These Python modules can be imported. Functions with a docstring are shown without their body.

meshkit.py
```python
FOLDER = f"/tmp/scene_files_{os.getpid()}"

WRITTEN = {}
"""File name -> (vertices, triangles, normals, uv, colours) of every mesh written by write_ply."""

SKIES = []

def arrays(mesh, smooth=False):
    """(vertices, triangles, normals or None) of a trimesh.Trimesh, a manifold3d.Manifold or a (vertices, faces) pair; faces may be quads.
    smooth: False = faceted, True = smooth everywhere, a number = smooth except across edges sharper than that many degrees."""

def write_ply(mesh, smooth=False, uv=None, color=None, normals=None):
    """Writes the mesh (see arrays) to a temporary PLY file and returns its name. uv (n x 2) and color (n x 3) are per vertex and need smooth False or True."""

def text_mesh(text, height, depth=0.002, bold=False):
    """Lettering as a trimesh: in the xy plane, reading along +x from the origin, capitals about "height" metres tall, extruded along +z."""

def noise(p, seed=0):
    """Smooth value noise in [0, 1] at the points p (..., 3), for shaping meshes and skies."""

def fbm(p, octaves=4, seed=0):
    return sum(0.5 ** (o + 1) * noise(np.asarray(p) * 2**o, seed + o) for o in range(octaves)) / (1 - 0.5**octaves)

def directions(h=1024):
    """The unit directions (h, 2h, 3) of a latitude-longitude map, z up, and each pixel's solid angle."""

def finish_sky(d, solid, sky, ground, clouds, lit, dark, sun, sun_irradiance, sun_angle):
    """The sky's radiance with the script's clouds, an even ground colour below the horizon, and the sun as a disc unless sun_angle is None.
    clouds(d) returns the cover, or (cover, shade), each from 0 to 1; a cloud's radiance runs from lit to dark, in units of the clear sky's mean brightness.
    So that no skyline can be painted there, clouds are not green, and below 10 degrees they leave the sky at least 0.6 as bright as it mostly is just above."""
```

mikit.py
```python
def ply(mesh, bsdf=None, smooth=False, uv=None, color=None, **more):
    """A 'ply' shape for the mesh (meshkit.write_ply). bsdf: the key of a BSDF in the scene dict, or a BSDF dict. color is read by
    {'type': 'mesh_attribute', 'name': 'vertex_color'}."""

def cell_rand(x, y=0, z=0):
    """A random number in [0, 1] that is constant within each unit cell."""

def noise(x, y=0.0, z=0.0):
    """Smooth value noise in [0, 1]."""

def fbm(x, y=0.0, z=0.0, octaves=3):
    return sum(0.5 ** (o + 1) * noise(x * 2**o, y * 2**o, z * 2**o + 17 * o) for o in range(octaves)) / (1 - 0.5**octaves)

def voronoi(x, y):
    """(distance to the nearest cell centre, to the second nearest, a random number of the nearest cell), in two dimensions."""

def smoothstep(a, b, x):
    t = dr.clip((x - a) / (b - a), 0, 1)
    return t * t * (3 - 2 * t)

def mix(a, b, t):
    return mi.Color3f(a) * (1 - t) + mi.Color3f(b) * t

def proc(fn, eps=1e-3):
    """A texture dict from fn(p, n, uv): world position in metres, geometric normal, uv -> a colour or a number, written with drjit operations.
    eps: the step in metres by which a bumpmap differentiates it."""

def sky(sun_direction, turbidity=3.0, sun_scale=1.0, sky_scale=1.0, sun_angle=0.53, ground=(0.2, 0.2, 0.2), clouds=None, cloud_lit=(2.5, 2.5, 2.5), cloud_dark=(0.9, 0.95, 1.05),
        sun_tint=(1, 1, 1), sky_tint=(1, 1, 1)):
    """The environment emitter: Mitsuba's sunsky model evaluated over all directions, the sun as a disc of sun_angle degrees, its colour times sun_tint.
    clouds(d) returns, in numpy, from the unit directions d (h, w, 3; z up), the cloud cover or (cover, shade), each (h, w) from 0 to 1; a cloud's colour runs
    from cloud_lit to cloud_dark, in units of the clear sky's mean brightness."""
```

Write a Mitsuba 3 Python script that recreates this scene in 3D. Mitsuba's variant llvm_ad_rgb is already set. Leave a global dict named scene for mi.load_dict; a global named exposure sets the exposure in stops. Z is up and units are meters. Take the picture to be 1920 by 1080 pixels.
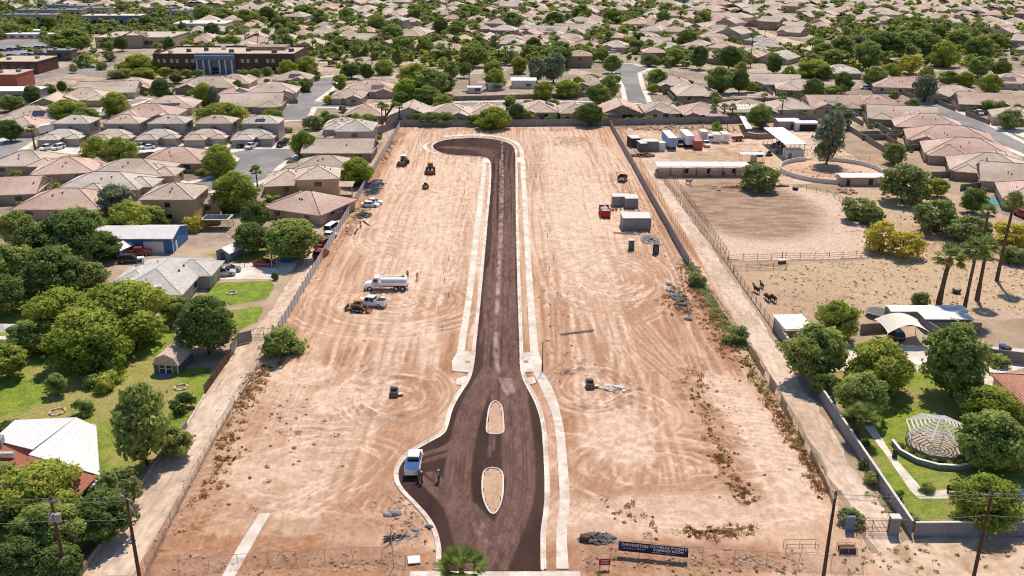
import math, random
import numpy as np, trimesh, mitsuba as mi, drjit as dr, mikit, meshkit
from mikit import noise, fbm, voronoi, cell_rand, smoothstep, mix, proc
from shapely.geometry import Polygon, Point, LineString
from shapely.prepared import prep

T = mi.ScalarTransform4f
# ---------------------------------------------------------------- camera, sky, exposure
CAM_H, CAM_F, VP_X, VP_Y = 65.0, 1750.0, 958.0, -125.0
PITCH = math.atan((540 - VP_Y) / CAM_F)
YAW = math.atan((960 - VP_X) / CAM_F)
SUN = (0.13, 0.50, 0.856)
exposure = 1.7
scene = {
    'camera': {'type': 'perspective', 'fov': math.degrees(2 * math.atan(960 / CAM_F)), 'fov_axis': 'x', 'near_clip': 1.0, 'far_clip': 9000.0,
               'to_world': T().look_at(origin=[0, 0, CAM_H], target=[math.sin(YAW) * 100, math.cos(YAW) * 100, CAM_H - 100 * math.tan(PITCH)], up=[0, 0, 1])},
    'sky': mikit.sky(SUN, turbidity=3.0, sun_tint=(.97, 1.0, 1.07), ground=(0.22, 0.17, 0.13)),
}
HAZE = 0
if HAZE:
    scene['air'] = {'type': 'homogeneous', 'albedo': {'type': 'rgb', 'value': [.95, .95, .95]}, 'sigma_t': {'type': 'rgb', 'value': [HAZE, HAZE, HAZE]}}
    scene['camera']['medium'] = {'type': 'ref', 'id': 'air'}
labels = {}
rng = np.random.default_rng(7)
random.seed(7)


# ---------------------------------------------------------------- helpers
def W(px, py, z=0.0):
    """Where the sight line through a pixel of the survey photo meets height z."""
    a, b = (px - VP_X) / CAM_F, (py - 540) / CAM_F
    dy = math.cos(PITCH) - b * math.sin(PITCH)
    dz = -math.sin(PITCH) - b * math.cos(PITCH)
    t = (z - CAM_H) / dz
    return np.array([a * t, dy * t])


def S(px, py, z=0.0):
    """metres per photo pixel there"""
    x, y = W(px, py, z)
    return (y * math.cos(PITCH) + (CAM_H - z) * math.sin(PITCH)) / CAM_F


def PX(x, y, z=0.0):
    zc = y * math.cos(PITCH) + (CAM_H - z) * math.sin(PITCH)
    return VP_X + CAM_F * x / zc, 540 + CAM_F * (-(z - CAM_H) * math.cos(PITCH) - y * math.sin(PITCH)) / zc


def WL(pts, z=0.0):
    return np.array([W(*p, z) for p in pts])


class MB:
    """a mesh builder"""
    def __init__(self):
        self.v, self.f, self.n = [], [], 0

    def add(self, v, f):
        v = np.asarray(v, float).reshape(-1, 3)
        f = np.asarray(f, int)
        if f.ndim == 2 and f.shape[1] == 4:
            f = np.vstack([f[:, [0, 1, 2]], f[:, [0, 2, 3]]])
        self.v.append(v); self.f.append(f + self.n); self.n += len(v)
        return self

    def mesh(self, m, t=(0, 0, 0)):
        return self.add(np.asarray(m.vertices) + np.asarray(t), m.faces)

    def quad(self, a, b, c, d):
        return self.add([a, b, c, d], [[0, 1, 2], [0, 2, 3]])

    def poly(self, pts):
        return self.add(pts, [[0, i, i + 1] for i in range(1, len(pts) - 1)])

    def box(self, c, s, rot=0.0, ch=0.0, tilt=0.0):
        """centre, full size, turn about z (degrees), chamfer of the upright and top edges"""
        x, y, z = (q / 2 for q in s)
        if ch > 0:
            k = min(ch, x * .9, y * .9, z * .9)
            ring = lambda a, b: [(-a + k, -b), (a - k, -b), (a, -b + k), (a, b - k), (a - k, b), (-a + k, b), (-a, b - k), (-a, -b + k)]
            v = [(p[0], p[1], -z) for p in ring(x, y)] + [(p[0], p[1], z - k) for p in ring(x, y)] + [(p[0], p[1], z) for p in ring(x - k, y - k)]
            f = [[i + 8 * l, (i + 1) % 8 + 8 * l, (i + 1) % 8 + 8 * l + 8, i + 8 * l + 8] for l in (0, 1) for i in range(8)]
            F = [t for q in f for t in ([q[0], q[1], q[2]], [q[0], q[2], q[3]])]
            F += [[16, 16 + i, 17 + i] for i in range(1, 7)] + [[0, i + 1, i] for i in range(1, 7)]
            v = np.array(v)
        else:
            v = np.array([(a, b, c_) for c_ in (-z, z) for a, b in ((-x, -y), (x, -y), (x, y), (-x, y))])
            F = [[0, 2, 1], [0, 3, 2], [4, 5, 6], [4, 6, 7]]
            for i in range(4):
                j = (i + 1) % 4
                F += [[i, j, j + 4], [i, j + 4, i + 4]]
        if tilt:
            t = math.radians(tilt)
            v = np.c_[v[:, 0] * math.cos(t) + v[:, 2] * math.sin(t), v[:, 1], -v[:, 0] * math.sin(t) + v[:, 2] * math.cos(t)]
        if rot:
            t = math.radians(rot)
            v = np.c_[v[:, 0] * math.cos(t) - v[:, 1] * math.sin(t), v[:, 0] * math.sin(t) + v[:, 1] * math.cos(t), v[:, 2]]
        return self.add(v + np.asarray(c, float), F)

    def tube(self, pts, r, sides=6, caps=True):
        p = np.asarray(pts, float)
        r = np.broadcast_to(np.asarray(r, float), (len(p),))
        t = np.gradient(p, axis=0)
        t /= np.linalg.norm(t, axis=1, keepdims=True) + 1e-12
        ref = np.array([0, 0, 1.0]) if abs(t[:, 2]).mean() < .8 else np.array([1.0, 0, 0])
        a = np.cross(t, ref); a /= np.linalg.norm(a, axis=1, keepdims=True) + 1e-12
        b = np.cross(t, a)
        ang = np.arange(sides) * 2 * np.pi / sides
        v = p[:, None] + r[:, None, None] * (np.cos(ang)[None, :, None] * a[:, None] + np.sin(ang)[None, :, None] * b[:, None])
        F = []
        for i in range(len(p) - 1):
            for j in range(sides):
                k = (j + 1) % sides
                F += [[i * sides + j, (i + 1) * sides + j, (i + 1) * sides + k], [i * sides + j, (i + 1) * sides + k, i * sides + k]]
        if caps:
            e = (len(p) - 1) * sides
            F += [[0, j, j + 1] for j in range(1, sides - 1)] + [[e, e + j + 1, e + j] for j in range(1, sides - 1)]
        return self.add(v.reshape(-1, 3), F)

    def cyl(self, c, r, h, sides=16, axis='z', r2=None):
        c = np.asarray(c, float)
        d = {'x': (1, 0, 0), 'y': (0, 1, 0), 'z': (0, 0, 1)}[axis]
        d = np.array(d) * h / 2
        return self.tube([c - d, c + d], [r, r if r2 is None else r2], sides)

    def loft(self, secs, cap=True):
        """closed sections of equal length, joined"""
        n = len(secs[0]); v = np.vstack(secs); F = []
        for i in range(len(secs) - 1):
            for j in range(n):
                k = (j + 1) % n
                F += [[i * n + j, i * n + k, (i + 1) * n + k], [i * n + j, (i + 1) * n + k, (i + 1) * n + j]]
        if cap:
            e = (len(secs) - 1) * n
            F += [[0, j + 1, j] for j in range(1, n - 1)] + [[e, e + j, e + j + 1] for j in range(1, n - 1)]
        return self.add(v, F)

    def prism(self, poly, z0, z1):
        m = trimesh.creation.extrude_polygon(Polygon(poly), z1 - z0, engine='earcut')
        return self.mesh(m, (0, 0, z0))

    def turn(self, x, y, rot, z=0.0):
        t = math.radians(rot); c, s = math.cos(t), math.sin(t)
        for i, v in enumerate(self.v):
            self.v[i] = np.c_[v[:, 0] * c - v[:, 1] * s + x, v[:, 0] * s + v[:, 1] * c + y, v[:, 2] + z]
        return self

    def get(self):
        return np.vstack(self.v), np.vstack(self.f)


def new(key):
    """the key, or the key with the next free number"""
    if not taken(key):
        used.add(key); return key
    i = count.get(key, 0) + 1
    while taken(f'{key}_{i:03d}'):
        i += 1
    count[key] = i
    used.add(f'{key}_{i:03d}')
    return f'{key}_{i:03d}'


used, count = set(), {}
taken = lambda k: k in used


def put(parent, name, mb, mat, smooth=False, **more):
    """one entry of the scene, a part of parent (or a thing of its own when parent is None)"""
    key = new(f'{parent}__{name}' if parent else name)
    scene[key] = mikit.ply(mb.get() if isinstance(mb, MB) else mb, mat, smooth, **more)
    return key


def thing(name, label, cat, group=None):
    key = new(name)
    labels[key] = {'label': label, 'category': cat}
    if group:
        labels[key]['group'] = group
    return key


def one(name, label, cat, mb, mat, smooth=False, group=None, **more):
    """a thing of one mesh"""
    key = thing(name, label, cat, group)
    scene[key] = mikit.ply(mb.get() if isinstance(mb, MB) else mb, mat, smooth, **more)
    return key


def setting(name, mb, mat, smooth=False, kind='structure', label=None, **more):
    key = put(None, name, mb, mat, smooth, **more)
    labels[key] = {'kind': kind}
    if label:
        labels[key]['label'] = label
    return key


def sheet(name, pts, z, mat, kind='structure', px=True, label=None):
    """a flat polygon of ground; pts in photo pixels (px) or metres"""
    p = Polygon(WL(pts) if px else pts).buffer(0)
    p = p.buffer(0.35).buffer(-.7).buffer(0.35) if p.area > 30 else p
    if name in ('dirt_lane', 'dirt_verge', 'dirt_yard', 'dry_pasture', 'lawn', 'dry_wash') and p.geom_type == 'Polygon':
        q = np.array(p.segmentize(1.0).exterior.coords)[:-1]
        n_ = meshkit.fbm(np.c_[q * .35, 0 * q[:, 0]], 3, 5) - .5
        c_ = np.roll(q, -1, 0) - np.roll(q, 1, 0); c_ /= np.linalg.norm(c_, axis=1, keepdims=True) + 1e-9
        p = Polygon(q + np.c_[-c_[:, 1], c_[:, 0]] * (n_ * 1.9)[:, None]).buffer(0)
    mb = MB()
    for g in getattr(p, 'geoms', [p]):
        v, f = trimesh.creation.triangulate_polygon(g, engine='earcut')
        mb.add(np.c_[v, np.full(len(v), z)], f)
    v, f = mb.get()
    nz = np.cross(v[f[:, 1]] - v[f[:, 0]], v[f[:, 2]] - v[f[:, 0]])[:, 2]
    f[nz < 0] = f[nz < 0][:, ::-1]
    return setting(name, (v, f), mat, kind=kind, label=label)


def smooth_line(pts, step=0.6, iters=2):
    """a rounded polyline through pts (Chaikin), resampled evenly"""
    p = np.asarray(pts, float)
    for _ in range(iters):
        q = np.empty((2 * len(p) - 2, p.shape[1]))
        q[0::2] = .75 * p[:-1] + .25 * p[1:]; q[1::2] = .25 * p[:-1] + .75 * p[1:]
        p = np.vstack([p[:1], q, p[-1:]])
    s = np.r_[0, np.cumsum(np.linalg.norm(np.diff(p, axis=0), axis=1))]
    t = np.linspace(0, s[-1], max(2, int(s[-1] / step) + 1))
    return np.c_[tuple(np.interp(t, s, p[:, k]) for k in range(p.shape[1]))]


def ribbon(line, profile, closed=False):
    """a strip with profile [(offset to the left, z), ...] along a line in the plane"""
    p = np.asarray(line, float)
    if closed:
        t = np.roll(p, -1, 0) - np.roll(p, 1, 0)
    else:
        t = np.gradient(p, axis=0)
    t /= np.linalg.norm(t, axis=1, keepdims=True) + 1e-9
    n = np.c_[-t[:, 1], t[:, 0]]
    k, m = len(profile), len(p)
    v = np.stack([np.c_[p + n * o, np.full(m, z)] for o, z in profile], 1).reshape(-1, 3)
    F = []
    for i in range(m if closed else m - 1):
        j = (i + 1) % m
        for q in range(k - 1):
            F += [[i * k + q, i * k + q + 1, j * k + q + 1], [i * k + q, j * k + q + 1, j * k + q]]
    F = np.array(F)
    return v, F[:, ::-1]
# ---------------------------------------------------------------- materials
def two(b):
    return {'type': 'twosided', 'bsdf': b}


def plain(name, c, rough=0.7, metal=0.0, spec=0.4, coat=0.0):
    b = {'type': 'principled', 'base_color': {'type': 'rgb', 'value': list(c)}, 'roughness': rough, 'metallic': metal, 'specular': spec}
    if coat:
        b['clearcoat'] = coat; b['clearcoat_gloss'] = 0.9
    scene[name] = two(b)


def pmat(name, fn, rough=0.9, spec=0.25, bump=None, scale=0.0, eps=0.02):
    b = {'type': 'principled', 'base_color': proc(fn), 'roughness': rough, 'specular': spec}
    if bump:
        b = {'type': 'bumpmap', 'arbitrary': proc(bump, eps=eps), 'scale': scale, 'bsdf': b}
    scene[name] = two(b)


def leafmat(name, a, b, rough=0.6, trans=0.9):
    def fn(p, n, uv):
        t = fbm(p.x * .13, p.y * .13, p.z * .2, 2) * .55 + noise(p.x * 1.1, p.y * 1.1, p.z * 1.1) * .45
        k = .62 + .76 * noise(p.x * 3.1 + 9, p.y * 3.1, p.z * 3.1)
        return mix(a, b, smoothstep(.25, .75, t)) * k
    scene[name] = {'type': 'principledthin', 'base_color': proc(fn), 'roughness': rough, 'diff_trans': trans, 'spec_trans': 0.0}


def f_ground(p, n, uv):
    a = fbm(p.x * .02, p.y * .02, 3, 3); b = fbm(p.x * .35, p.y * .35, 1, 3)
    c = mix((.33, .24, .165), (.40, .31, .225), smoothstep(.3, .7, a))
    return c * (.75 + .5 * b)


def f_soil(p, n, uv):
    # uv.x: how reddish and freshly turned, uv.y: how pale and packed
    b = fbm(p.x * .9, p.y * .9, 5, 3); c = noise(p.x * 4.1, p.y * 4.1); a = fbm(p.x * .06, p.y * .045, 2, 3)
    base = mix((.47, .305, .205), (.565, .40, .295), smoothstep(.3, .7, a))
    base = mix(base, (.315, .16, .088), dr.clip(uv.x * (.45 + 1.1 * b), 0, 1))
    base = mix(base, (.63, .475, .365), dr.clip(uv.y * (.5 + b), 0, 1))
    d = fbm(p.x * 2.3, p.y * 1.1, 7, 3)
    return base * (.66 + .22 * b + .24 * c + .30 * d)


def f_new_asphalt(p, n, uv):
    # uv.x: dust carried by tyres, uv.y: pale spills
    b = fbm(p.x * 1.7, p.y * .6, 5, 3); c = noise(p.x * 6.1, p.y * 6.1); a = fbm(p.x * .25, p.y * .07, 9, 3)
    base = mix((.046, .026, .023), (.064, .038, .034), smoothstep(.3, .7, a))
    base = mix(base, (.22, .132, .112), dr.clip(uv.x * (.25 + 1.1 * b), 0, 1) * .8)
    base = mix(base, (.42, .30, .26), dr.clip(uv.y * (.3 + 1.1 * b), 0, 1))
    return base * (.85 + .3 * c)


def f_asphalt(p, n, uv):
    a = fbm(p.x * .12, p.y * .12, 3, 3); c = noise(p.x * 2.3, p.y * 2.3)
    return mix((.20, .195, .20), (.27, .26, .26), smoothstep(.3, .7, a)) * (.85 + .3 * c)


def f_concrete(p, n, uv):
    a = fbm(p.x * .4, p.y * .4, p.z, 3); c = noise(p.x * 3.3, p.y * 3.3, p.z * 3)
    t = mix((.60, .54, .47), (.74, .69, .62), smoothstep(.3, .7, a)) * (.9 + .18 * c)
    return mix(t, (.46, .34, .25), smoothstep(.56, .74, fbm(p.x * .7 + 3, p.y * .7, 4, 3)) * .5)


def f_alley(p, n, uv):
    a = fbm(p.x * .3, p.y * .09, 3, 3); b = fbm(p.x * 1.3, p.y * 1.3, 7, 3)
    c = mix((.50, .375, .285), (.62, .49, .395), smoothstep(.3, .7, a))
    return c * (.50 + .45 * b + .50 * fbm(p.x * 2.6, p.y * .5, 2, 3))


def f_pasture(p, n, uv):
    a = fbm(p.x * .05, p.y * .05, 4, 3); b = fbm(p.x * .8, p.y * .8, 2, 3); c = noise(p.x * 3.7, p.y * 3.7)
    t = mix((.46, .345, .225), (.42, .295, .20), smoothstep(.35, .65, a))
    t = mix(t, (.46, .33, .25), smoothstep(.55, .75, fbm(p.x * .11 + 5, p.y * .11, 1, 3)))
    return mix(t, (.24, .165, .10), smoothstep(.66, .82, b) * .6) * (.8 + .4 * c)


def f_arena(p, n, uv):
    b = fbm(p.x * .25, p.y * .7, 2, 3); c = noise(p.x * 2.7, p.y * 2.7)
    d = fbm(p.x * .06, p.y * .06, 8, 3)
    t = mix((.25, .165, .118), (.36, .25, .185), smoothstep(.3, .7, b))
    return mix(t, (.55, .415, .325), smoothstep(.15, .85, uv.x + (d - .5) * .5)) * (.8 + .4 * c)


def f_lawn(p, n, uv):
    a = fbm(p.x * .12, p.y * .12, 4, 3); b = fbm(p.x * .9, p.y * .9, 2, 3); c = noise(p.x * 5, p.y * 5)
    t = mix((.14, .21, .025), (.215, .27, .036), smoothstep(.3, .7, b))
    return mix(t, (.34, .27, .11), smoothstep(.48, .75, a) * .7) * (.75 + .5 * c)


def f_yard(p, n, uv):
    a = fbm(p.x * .07, p.y * .07, 4, 3); b = fbm(p.x * .6, p.y * .6, 2, 3)
    t = mix((.45, .31, .205), (.57, .43, .32), smoothstep(.3, .7, a))
    t = mix(t, (.36, .21, .125), smoothstep(.5, .75, fbm(p.x * .25, p.y * .25, 6, 3)) * .7)
    return t * (.5 + .5 * b + .5 * fbm(p.x * 2.1, p.y * 2.1, 1, 3))


def f_suburb(p, n, uv):
    d1, d2, k = voronoi(p.x * .055 + .3 * noise(p.x * .05, p.y * .05), p.y * .055)
    b = fbm(p.x * .6, p.y * .6, 2, 3)
    t = mix((.24, .185, .145), (.46, .37, .295), k)
    t = mix(t, (.16, .165, .075), smoothstep(.55, .75, fbm(p.x * .16, p.y * .16, 3, 3)) * .55)
    return t * (.65 + .7 * b)


def roof_fn(a, b):
    def fn(p, n, uv):
        t = fbm(p.x * .09, p.y * .09, p.z * .3, 2); c = noise(p.x * 2.9, p.y * 2.9, p.z * 5.5); s = noise(p.x * .9, p.y * .9, p.z * 2.5)
        w = p.z / .16; w = w - dr.floor(w)
        return mix(a, b, smoothstep(.3, .7, t)) * (.78 + .22 * c + .22 * s) * (.86 + .22 * w)
    return fn


def f_bark(p, n, uv):
    return mix((.085, .055, .035), (.17, .12, .085), noise(p.x * 5, p.y * 5, p.z * 1.5))


def f_block(p, n, uv):
    h = (p.x + p.y * .93) / .4; z = p.z / .2
    k = cell_rand(dr.floor(h + .5 * (dr.floor(z) - 2 * dr.floor(dr.floor(z) / 2))), dr.floor(z), 3)
    return mix((.195, .165, .14), (.27, .225, .19), k * .6 + .4 * fbm(p.x * .5, p.y * .5, p.z * .5, 2))


def f_greywall(p, n, uv):
    return mix((.20, .195, .20), (.29, .28, .285), fbm(p.x * .5, p.y * .5, p.z * 1.1, 3))


def f_whitemetal(p, n, uv):
    u = p.x * 2.2 + p.y * .7; w = u - dr.floor(u)
    return mix((.60, .60, .60), (.74, .74, .735), fbm(p.x * .35, p.y * .35, p.z, 3)) * dr.select(w > .85, .88, 1.0)


def f_wood(p, n, uv):
    return mix((.06, .035, .022), (.14, .085, .055), fbm(p.x * 6, p.y * 6, p.z * .6, 2))


def f_greywood(p, n, uv):
    k = cell_rand(dr.floor((p.x + p.y) / .14), 1, 2)
    return mix((.21, .185, .165), (.33, .30, .275), k * .7 + .3 * noise(p.x * 3, p.y * 3, p.z))


def f_rubble(p, n, uv):
    return mix((.34, .20, .12), (.52, .39, .29), noise(p.x * 1.7, p.y * 1.7, p.z)) * (.8 + .4 * noise(p.x * 9, p.y * 9))


def f_brick(p, n, uv):
    return mix((.10, .055, .042), (.145, .08, .06), fbm(p.x * .3, p.y * .3, p.z * 2, 2))


def f_redtile(p, n, uv):
    c = noise(p.x * 3.3, p.y * 3.3, p.z * 4)
    return mix((.42, .20, .145), (.55, .30, .235), c)


def soil_bump(p, n, uv):
    return fbm(p.x * 2.2, p.y * 2.2, 3, 3) + .5 * fbm(p.x * .5, p.y * .5, 8, 2)


pmat('m_ground', f_ground); pmat('m_soil', f_soil); pmat('m_new_asphalt', f_new_asphalt, .95, .08); pmat('m_asphalt', f_asphalt)
pmat('m_concrete', f_concrete); pmat('m_alley', f_alley); pmat('m_pasture', f_pasture); pmat('m_arena', f_arena)
pmat('m_suburb', f_suburb); pmat('m_lawn', f_lawn); pmat('m_yard', f_yard)
pmat('m_roof_tan', roof_fn((.47, .385, .315), (.60, .505, .425))); pmat('m_roof_pink', roof_fn((.50, .355, .29), (.60, .45, .385)))
pmat('m_roof_grey', roof_fn((.46, .42, .375), (.58, .53, .48))); pmat('m_roof_brown', roof_fn((.24, .165, .125), (.30, .21, .165))); pmat('m_roof_plain', roof_fn((.50, .485, .455), (.56, .54, .51)))
pmat('m_bark', f_bark); pmat('m_block', f_block); pmat('m_greywall', f_greywall); pmat('m_whitemetal', f_whitemetal, .45, .5)
pmat('m_wood', f_wood); pmat('m_greywood', f_greywood); pmat('m_rubble', f_rubble); pmat('m_brick', f_brick); pmat('m_redtile', f_redtile)
leafmat('m_leaf_bright', (.27, .36, .065), (.50, .53, .12)); leafmat('m_leaf_green', (.23, .32, .09), (.44, .49, .155))
leafmat('m_leaf_dark', (.13, .20, .06), (.25, .32, .105)); leafmat('m_leaf_olive', (.23, .30, .105), (.38, .42, .17))
leafmat('m_leaf_yellow', (.48, .47, .07), (.64, .56, .12)); leafmat('m_leaf_palm', (.15, .25, .06), (.36, .40, .15))
leafmat('m_leaf_dry', (.24, .12, .04), (.42, .27, .12), .8, .5); leafmat('m_leaf_grey', (.22, .27, .16), (.34, .37, .25))
leafmat('m_leaf_red', (.25, .02, .03), (.35, .05, .06))
for nm, c in dict(stucco_tan=(.42, .33, .245), stucco_pale=(.50, .42, .33), stucco_brown=(.30, .225, .17), stucco_grey=(.34, .31, .285), stucco_gold=(.47, .34, .20), trim=(.62, .58, .52),
                  ridge=(.15, .095, .07), door_tan=(.45, .385, .31), white=(.78, .78, .77), offwhite=(.62, .60, .56), black=(.02, .02, .022), dark=(.05, .048, .05), rubber=(.025, .024, .023), rust=(.22, .075, .04),
                  steel=(.33, .32, .31), grey=(.26, .26, .265), darkgrey=(.11, .11, .115), red=(.36, .03, .025), redroof=(.33, .115, .075), orange=(.60, .25, .05), yellow=(.55, .40, .06), navy=(.012, .016, .06), shedblue=(.05, .15, .34), skyblue=(.25, .40, .66),
                  blue=(.04, .10, .35), green=(.10, .12, .095), bin_blue=(.03, .07, .28), skin=(.40, .22, .14), skin_dark=(.20, .11, .07), vest=(.46, .58, .10), jean=(.035, .045, .085), shirt_blue=(.04, .07, .19), khaki=(.28, .20, .10), orange_vest=(.55, .30, .06),
                  cow=(.012, .010, .009), horse=(.28, .27, .27), hide_brown=(.16, .07, .035), roofing=(.52, .50, .47), canopy=(.70, .66, .58), cream=(.80, .67, .50), fence=(.47, .45, .43), pink=(.45, .20, .18), solar=(.02, .03, .07), pool=(.05, .30, .34), sign_red=(.34, .03, .03), lumber=(.42, .29, .17), pipe=(.05, .05, .055), bluegrey=(.16, .20, .28), terracotta=(.42, .12, .07)).items():
    plain('m_' + nm, c, rough=.35 if nm in ('solar', 'pool') else .75)
for nm, c in dict(white=(.80, .80, .80), silver=(.48, .49, .50), black=(.018, .018, .02), red=(.33, .025, .02), grey=(.17, .175, .18), blue=(.05, .10, .22), tan=(.42, .37, .29), green=(.03, .09, .06)).items():
    plain('m_paint_' + nm, c, rough=.28, spec=.5, coat=.6)
scene['m_glass'] = two({'type': 'principled', 'base_color': {'type': 'rgb', 'value': [.015, .018, .022]}, 'roughness': .06, 'specular': .7})
scene['m_cover'] = two({'type': 'principled', 'base_color': {'type': 'rgb', 'value': [.28, .45, .75]}, 'roughness': .08, 'metallic': 1.0})
scene['m_chrome'] = two({'type': 'principled', 'base_color': {'type': 'rgb', 'value': [.75, .75, .75]}, 'roughness': .2, 'metallic': 1.0})
# ---------------------------------------------------------------- the building site: road, kerbs, walks, soil
ROAD_PX = [(827, 1069), (827, 1045), (827, 1024), (820, 995), (805.6, 969), (781.5, 943), (755.6, 917), (746.5, 899), (747, 878), (763, 855), (796, 834), (829, 817.6), (839, 806), (848, 766), (866, 735), (879, 717), (886, 699), (890.5, 672),
           (893, 640), (901.5, 560), (911, 450), (919.5, 360), (921, 335), (921, 306), (915, 296), (899, 293.5), (855, 291.5), (827.5, 287.5), (814, 280), (810.6, 274), (817.5, 267.5), (834, 262.5), (867.5, 259), (905, 259), (930, 261.5), (952, 267.5), (963, 274), (966.5, 288), (966.5, 320),
           (967.5, 420), (970, 540), (973.5, 640), (974.6, 690), (980, 713), (992, 735), (1003.5, 757), (1014.5, 791), (1019, 850), (1021.5, 921), (1019, 960), (1013, 995), (1013, 1030), (1013.5, 1069)]
ISLE_PX = [[(928, 753), (920.5, 759), (917, 770), (914.5, 790), (912.5, 808), (916, 814), (928, 815), (940.5, 814), (943.5, 808), (942, 785), (940.7, 769), (936, 758)],
           [(922, 879), (910, 882), (906, 893), (905, 910), (906, 928), (911, 947), (919, 961), (924, 965.5), (929, 962), (937, 947), (941, 928), (942, 910), (941.5, 890), (935, 881)]]
edge = smooth_line(WL(ROAD_PX), .5)
ZR = 0.06
road_poly = Polygon(edge).buffer(0)
isles = [Polygon(np.vstack([smooth_line(WL(p + p[:1]), .35), ])).buffer(0) for p in ISLE_PX]


def grid(poly, step, hole=None):
    x0, y0, x1, y1 = poly.bounds
    xs, ys = np.arange(x0 - step, x1 + 2 * step, step), np.arange(y0 - step, y1 + 2 * step, step)
    return xs, ys


def near_curves(curves, xs, ys, reach):
    """distance from every grid node to the nearest of the curves, up to reach"""
    step = xs[1] - xs[0]
    D = np.full((len(ys), len(xs)), 9.0)
    k = int(reach / step) + 1
    off = np.array([(a, b) for a in range(-k, k + 1) for b in range(-k, k + 1)])
    for c in curves:
        c = smooth_line(c, step * .7, 1)
        i = np.round((c - [xs[0], ys[0]]) / step).astype(int)
        I = (i[:, None] + off[None]).reshape(-1, 2)
        C = np.repeat(c, len(off), 0)
        ok = (I[:, 0] >= 0) & (I[:, 1] >= 0) & (I[:, 0] < len(xs)) & (I[:, 1] < len(ys))
        I, C = I[ok], C[ok]
        d = np.hypot(xs[I[:, 0]] - C[:, 0], ys[I[:, 1]] - C[:, 1])
        np.minimum.at(D, (I[:, 1], I[:, 0]), d)
    return D


def inside(poly, X, Y):
    import shapely
    return shapely.contains_xy(poly, X, Y)


def clip_mesh(X, Y, Z, keep, uv):
    ny, nx = X.shape
    cell = keep[:-1, :-1] & keep[1:, :-1] & keep[:-1, 1:] & keep[1:, 1:]
    j, i = np.nonzero(cell)
    a = j * nx + i
    f = np.vstack([np.c_[a, a + 1, a + nx + 1], np.c_[a, a + nx + 1, a + nx]])
    u = np.unique(f)
    m = np.full(nx * ny, -1); m[u] = np.arange(len(u))
    return (np.c_[X.ravel(), Y.ravel(), Z.ravel()][u], m[f]), uv[u]


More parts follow.
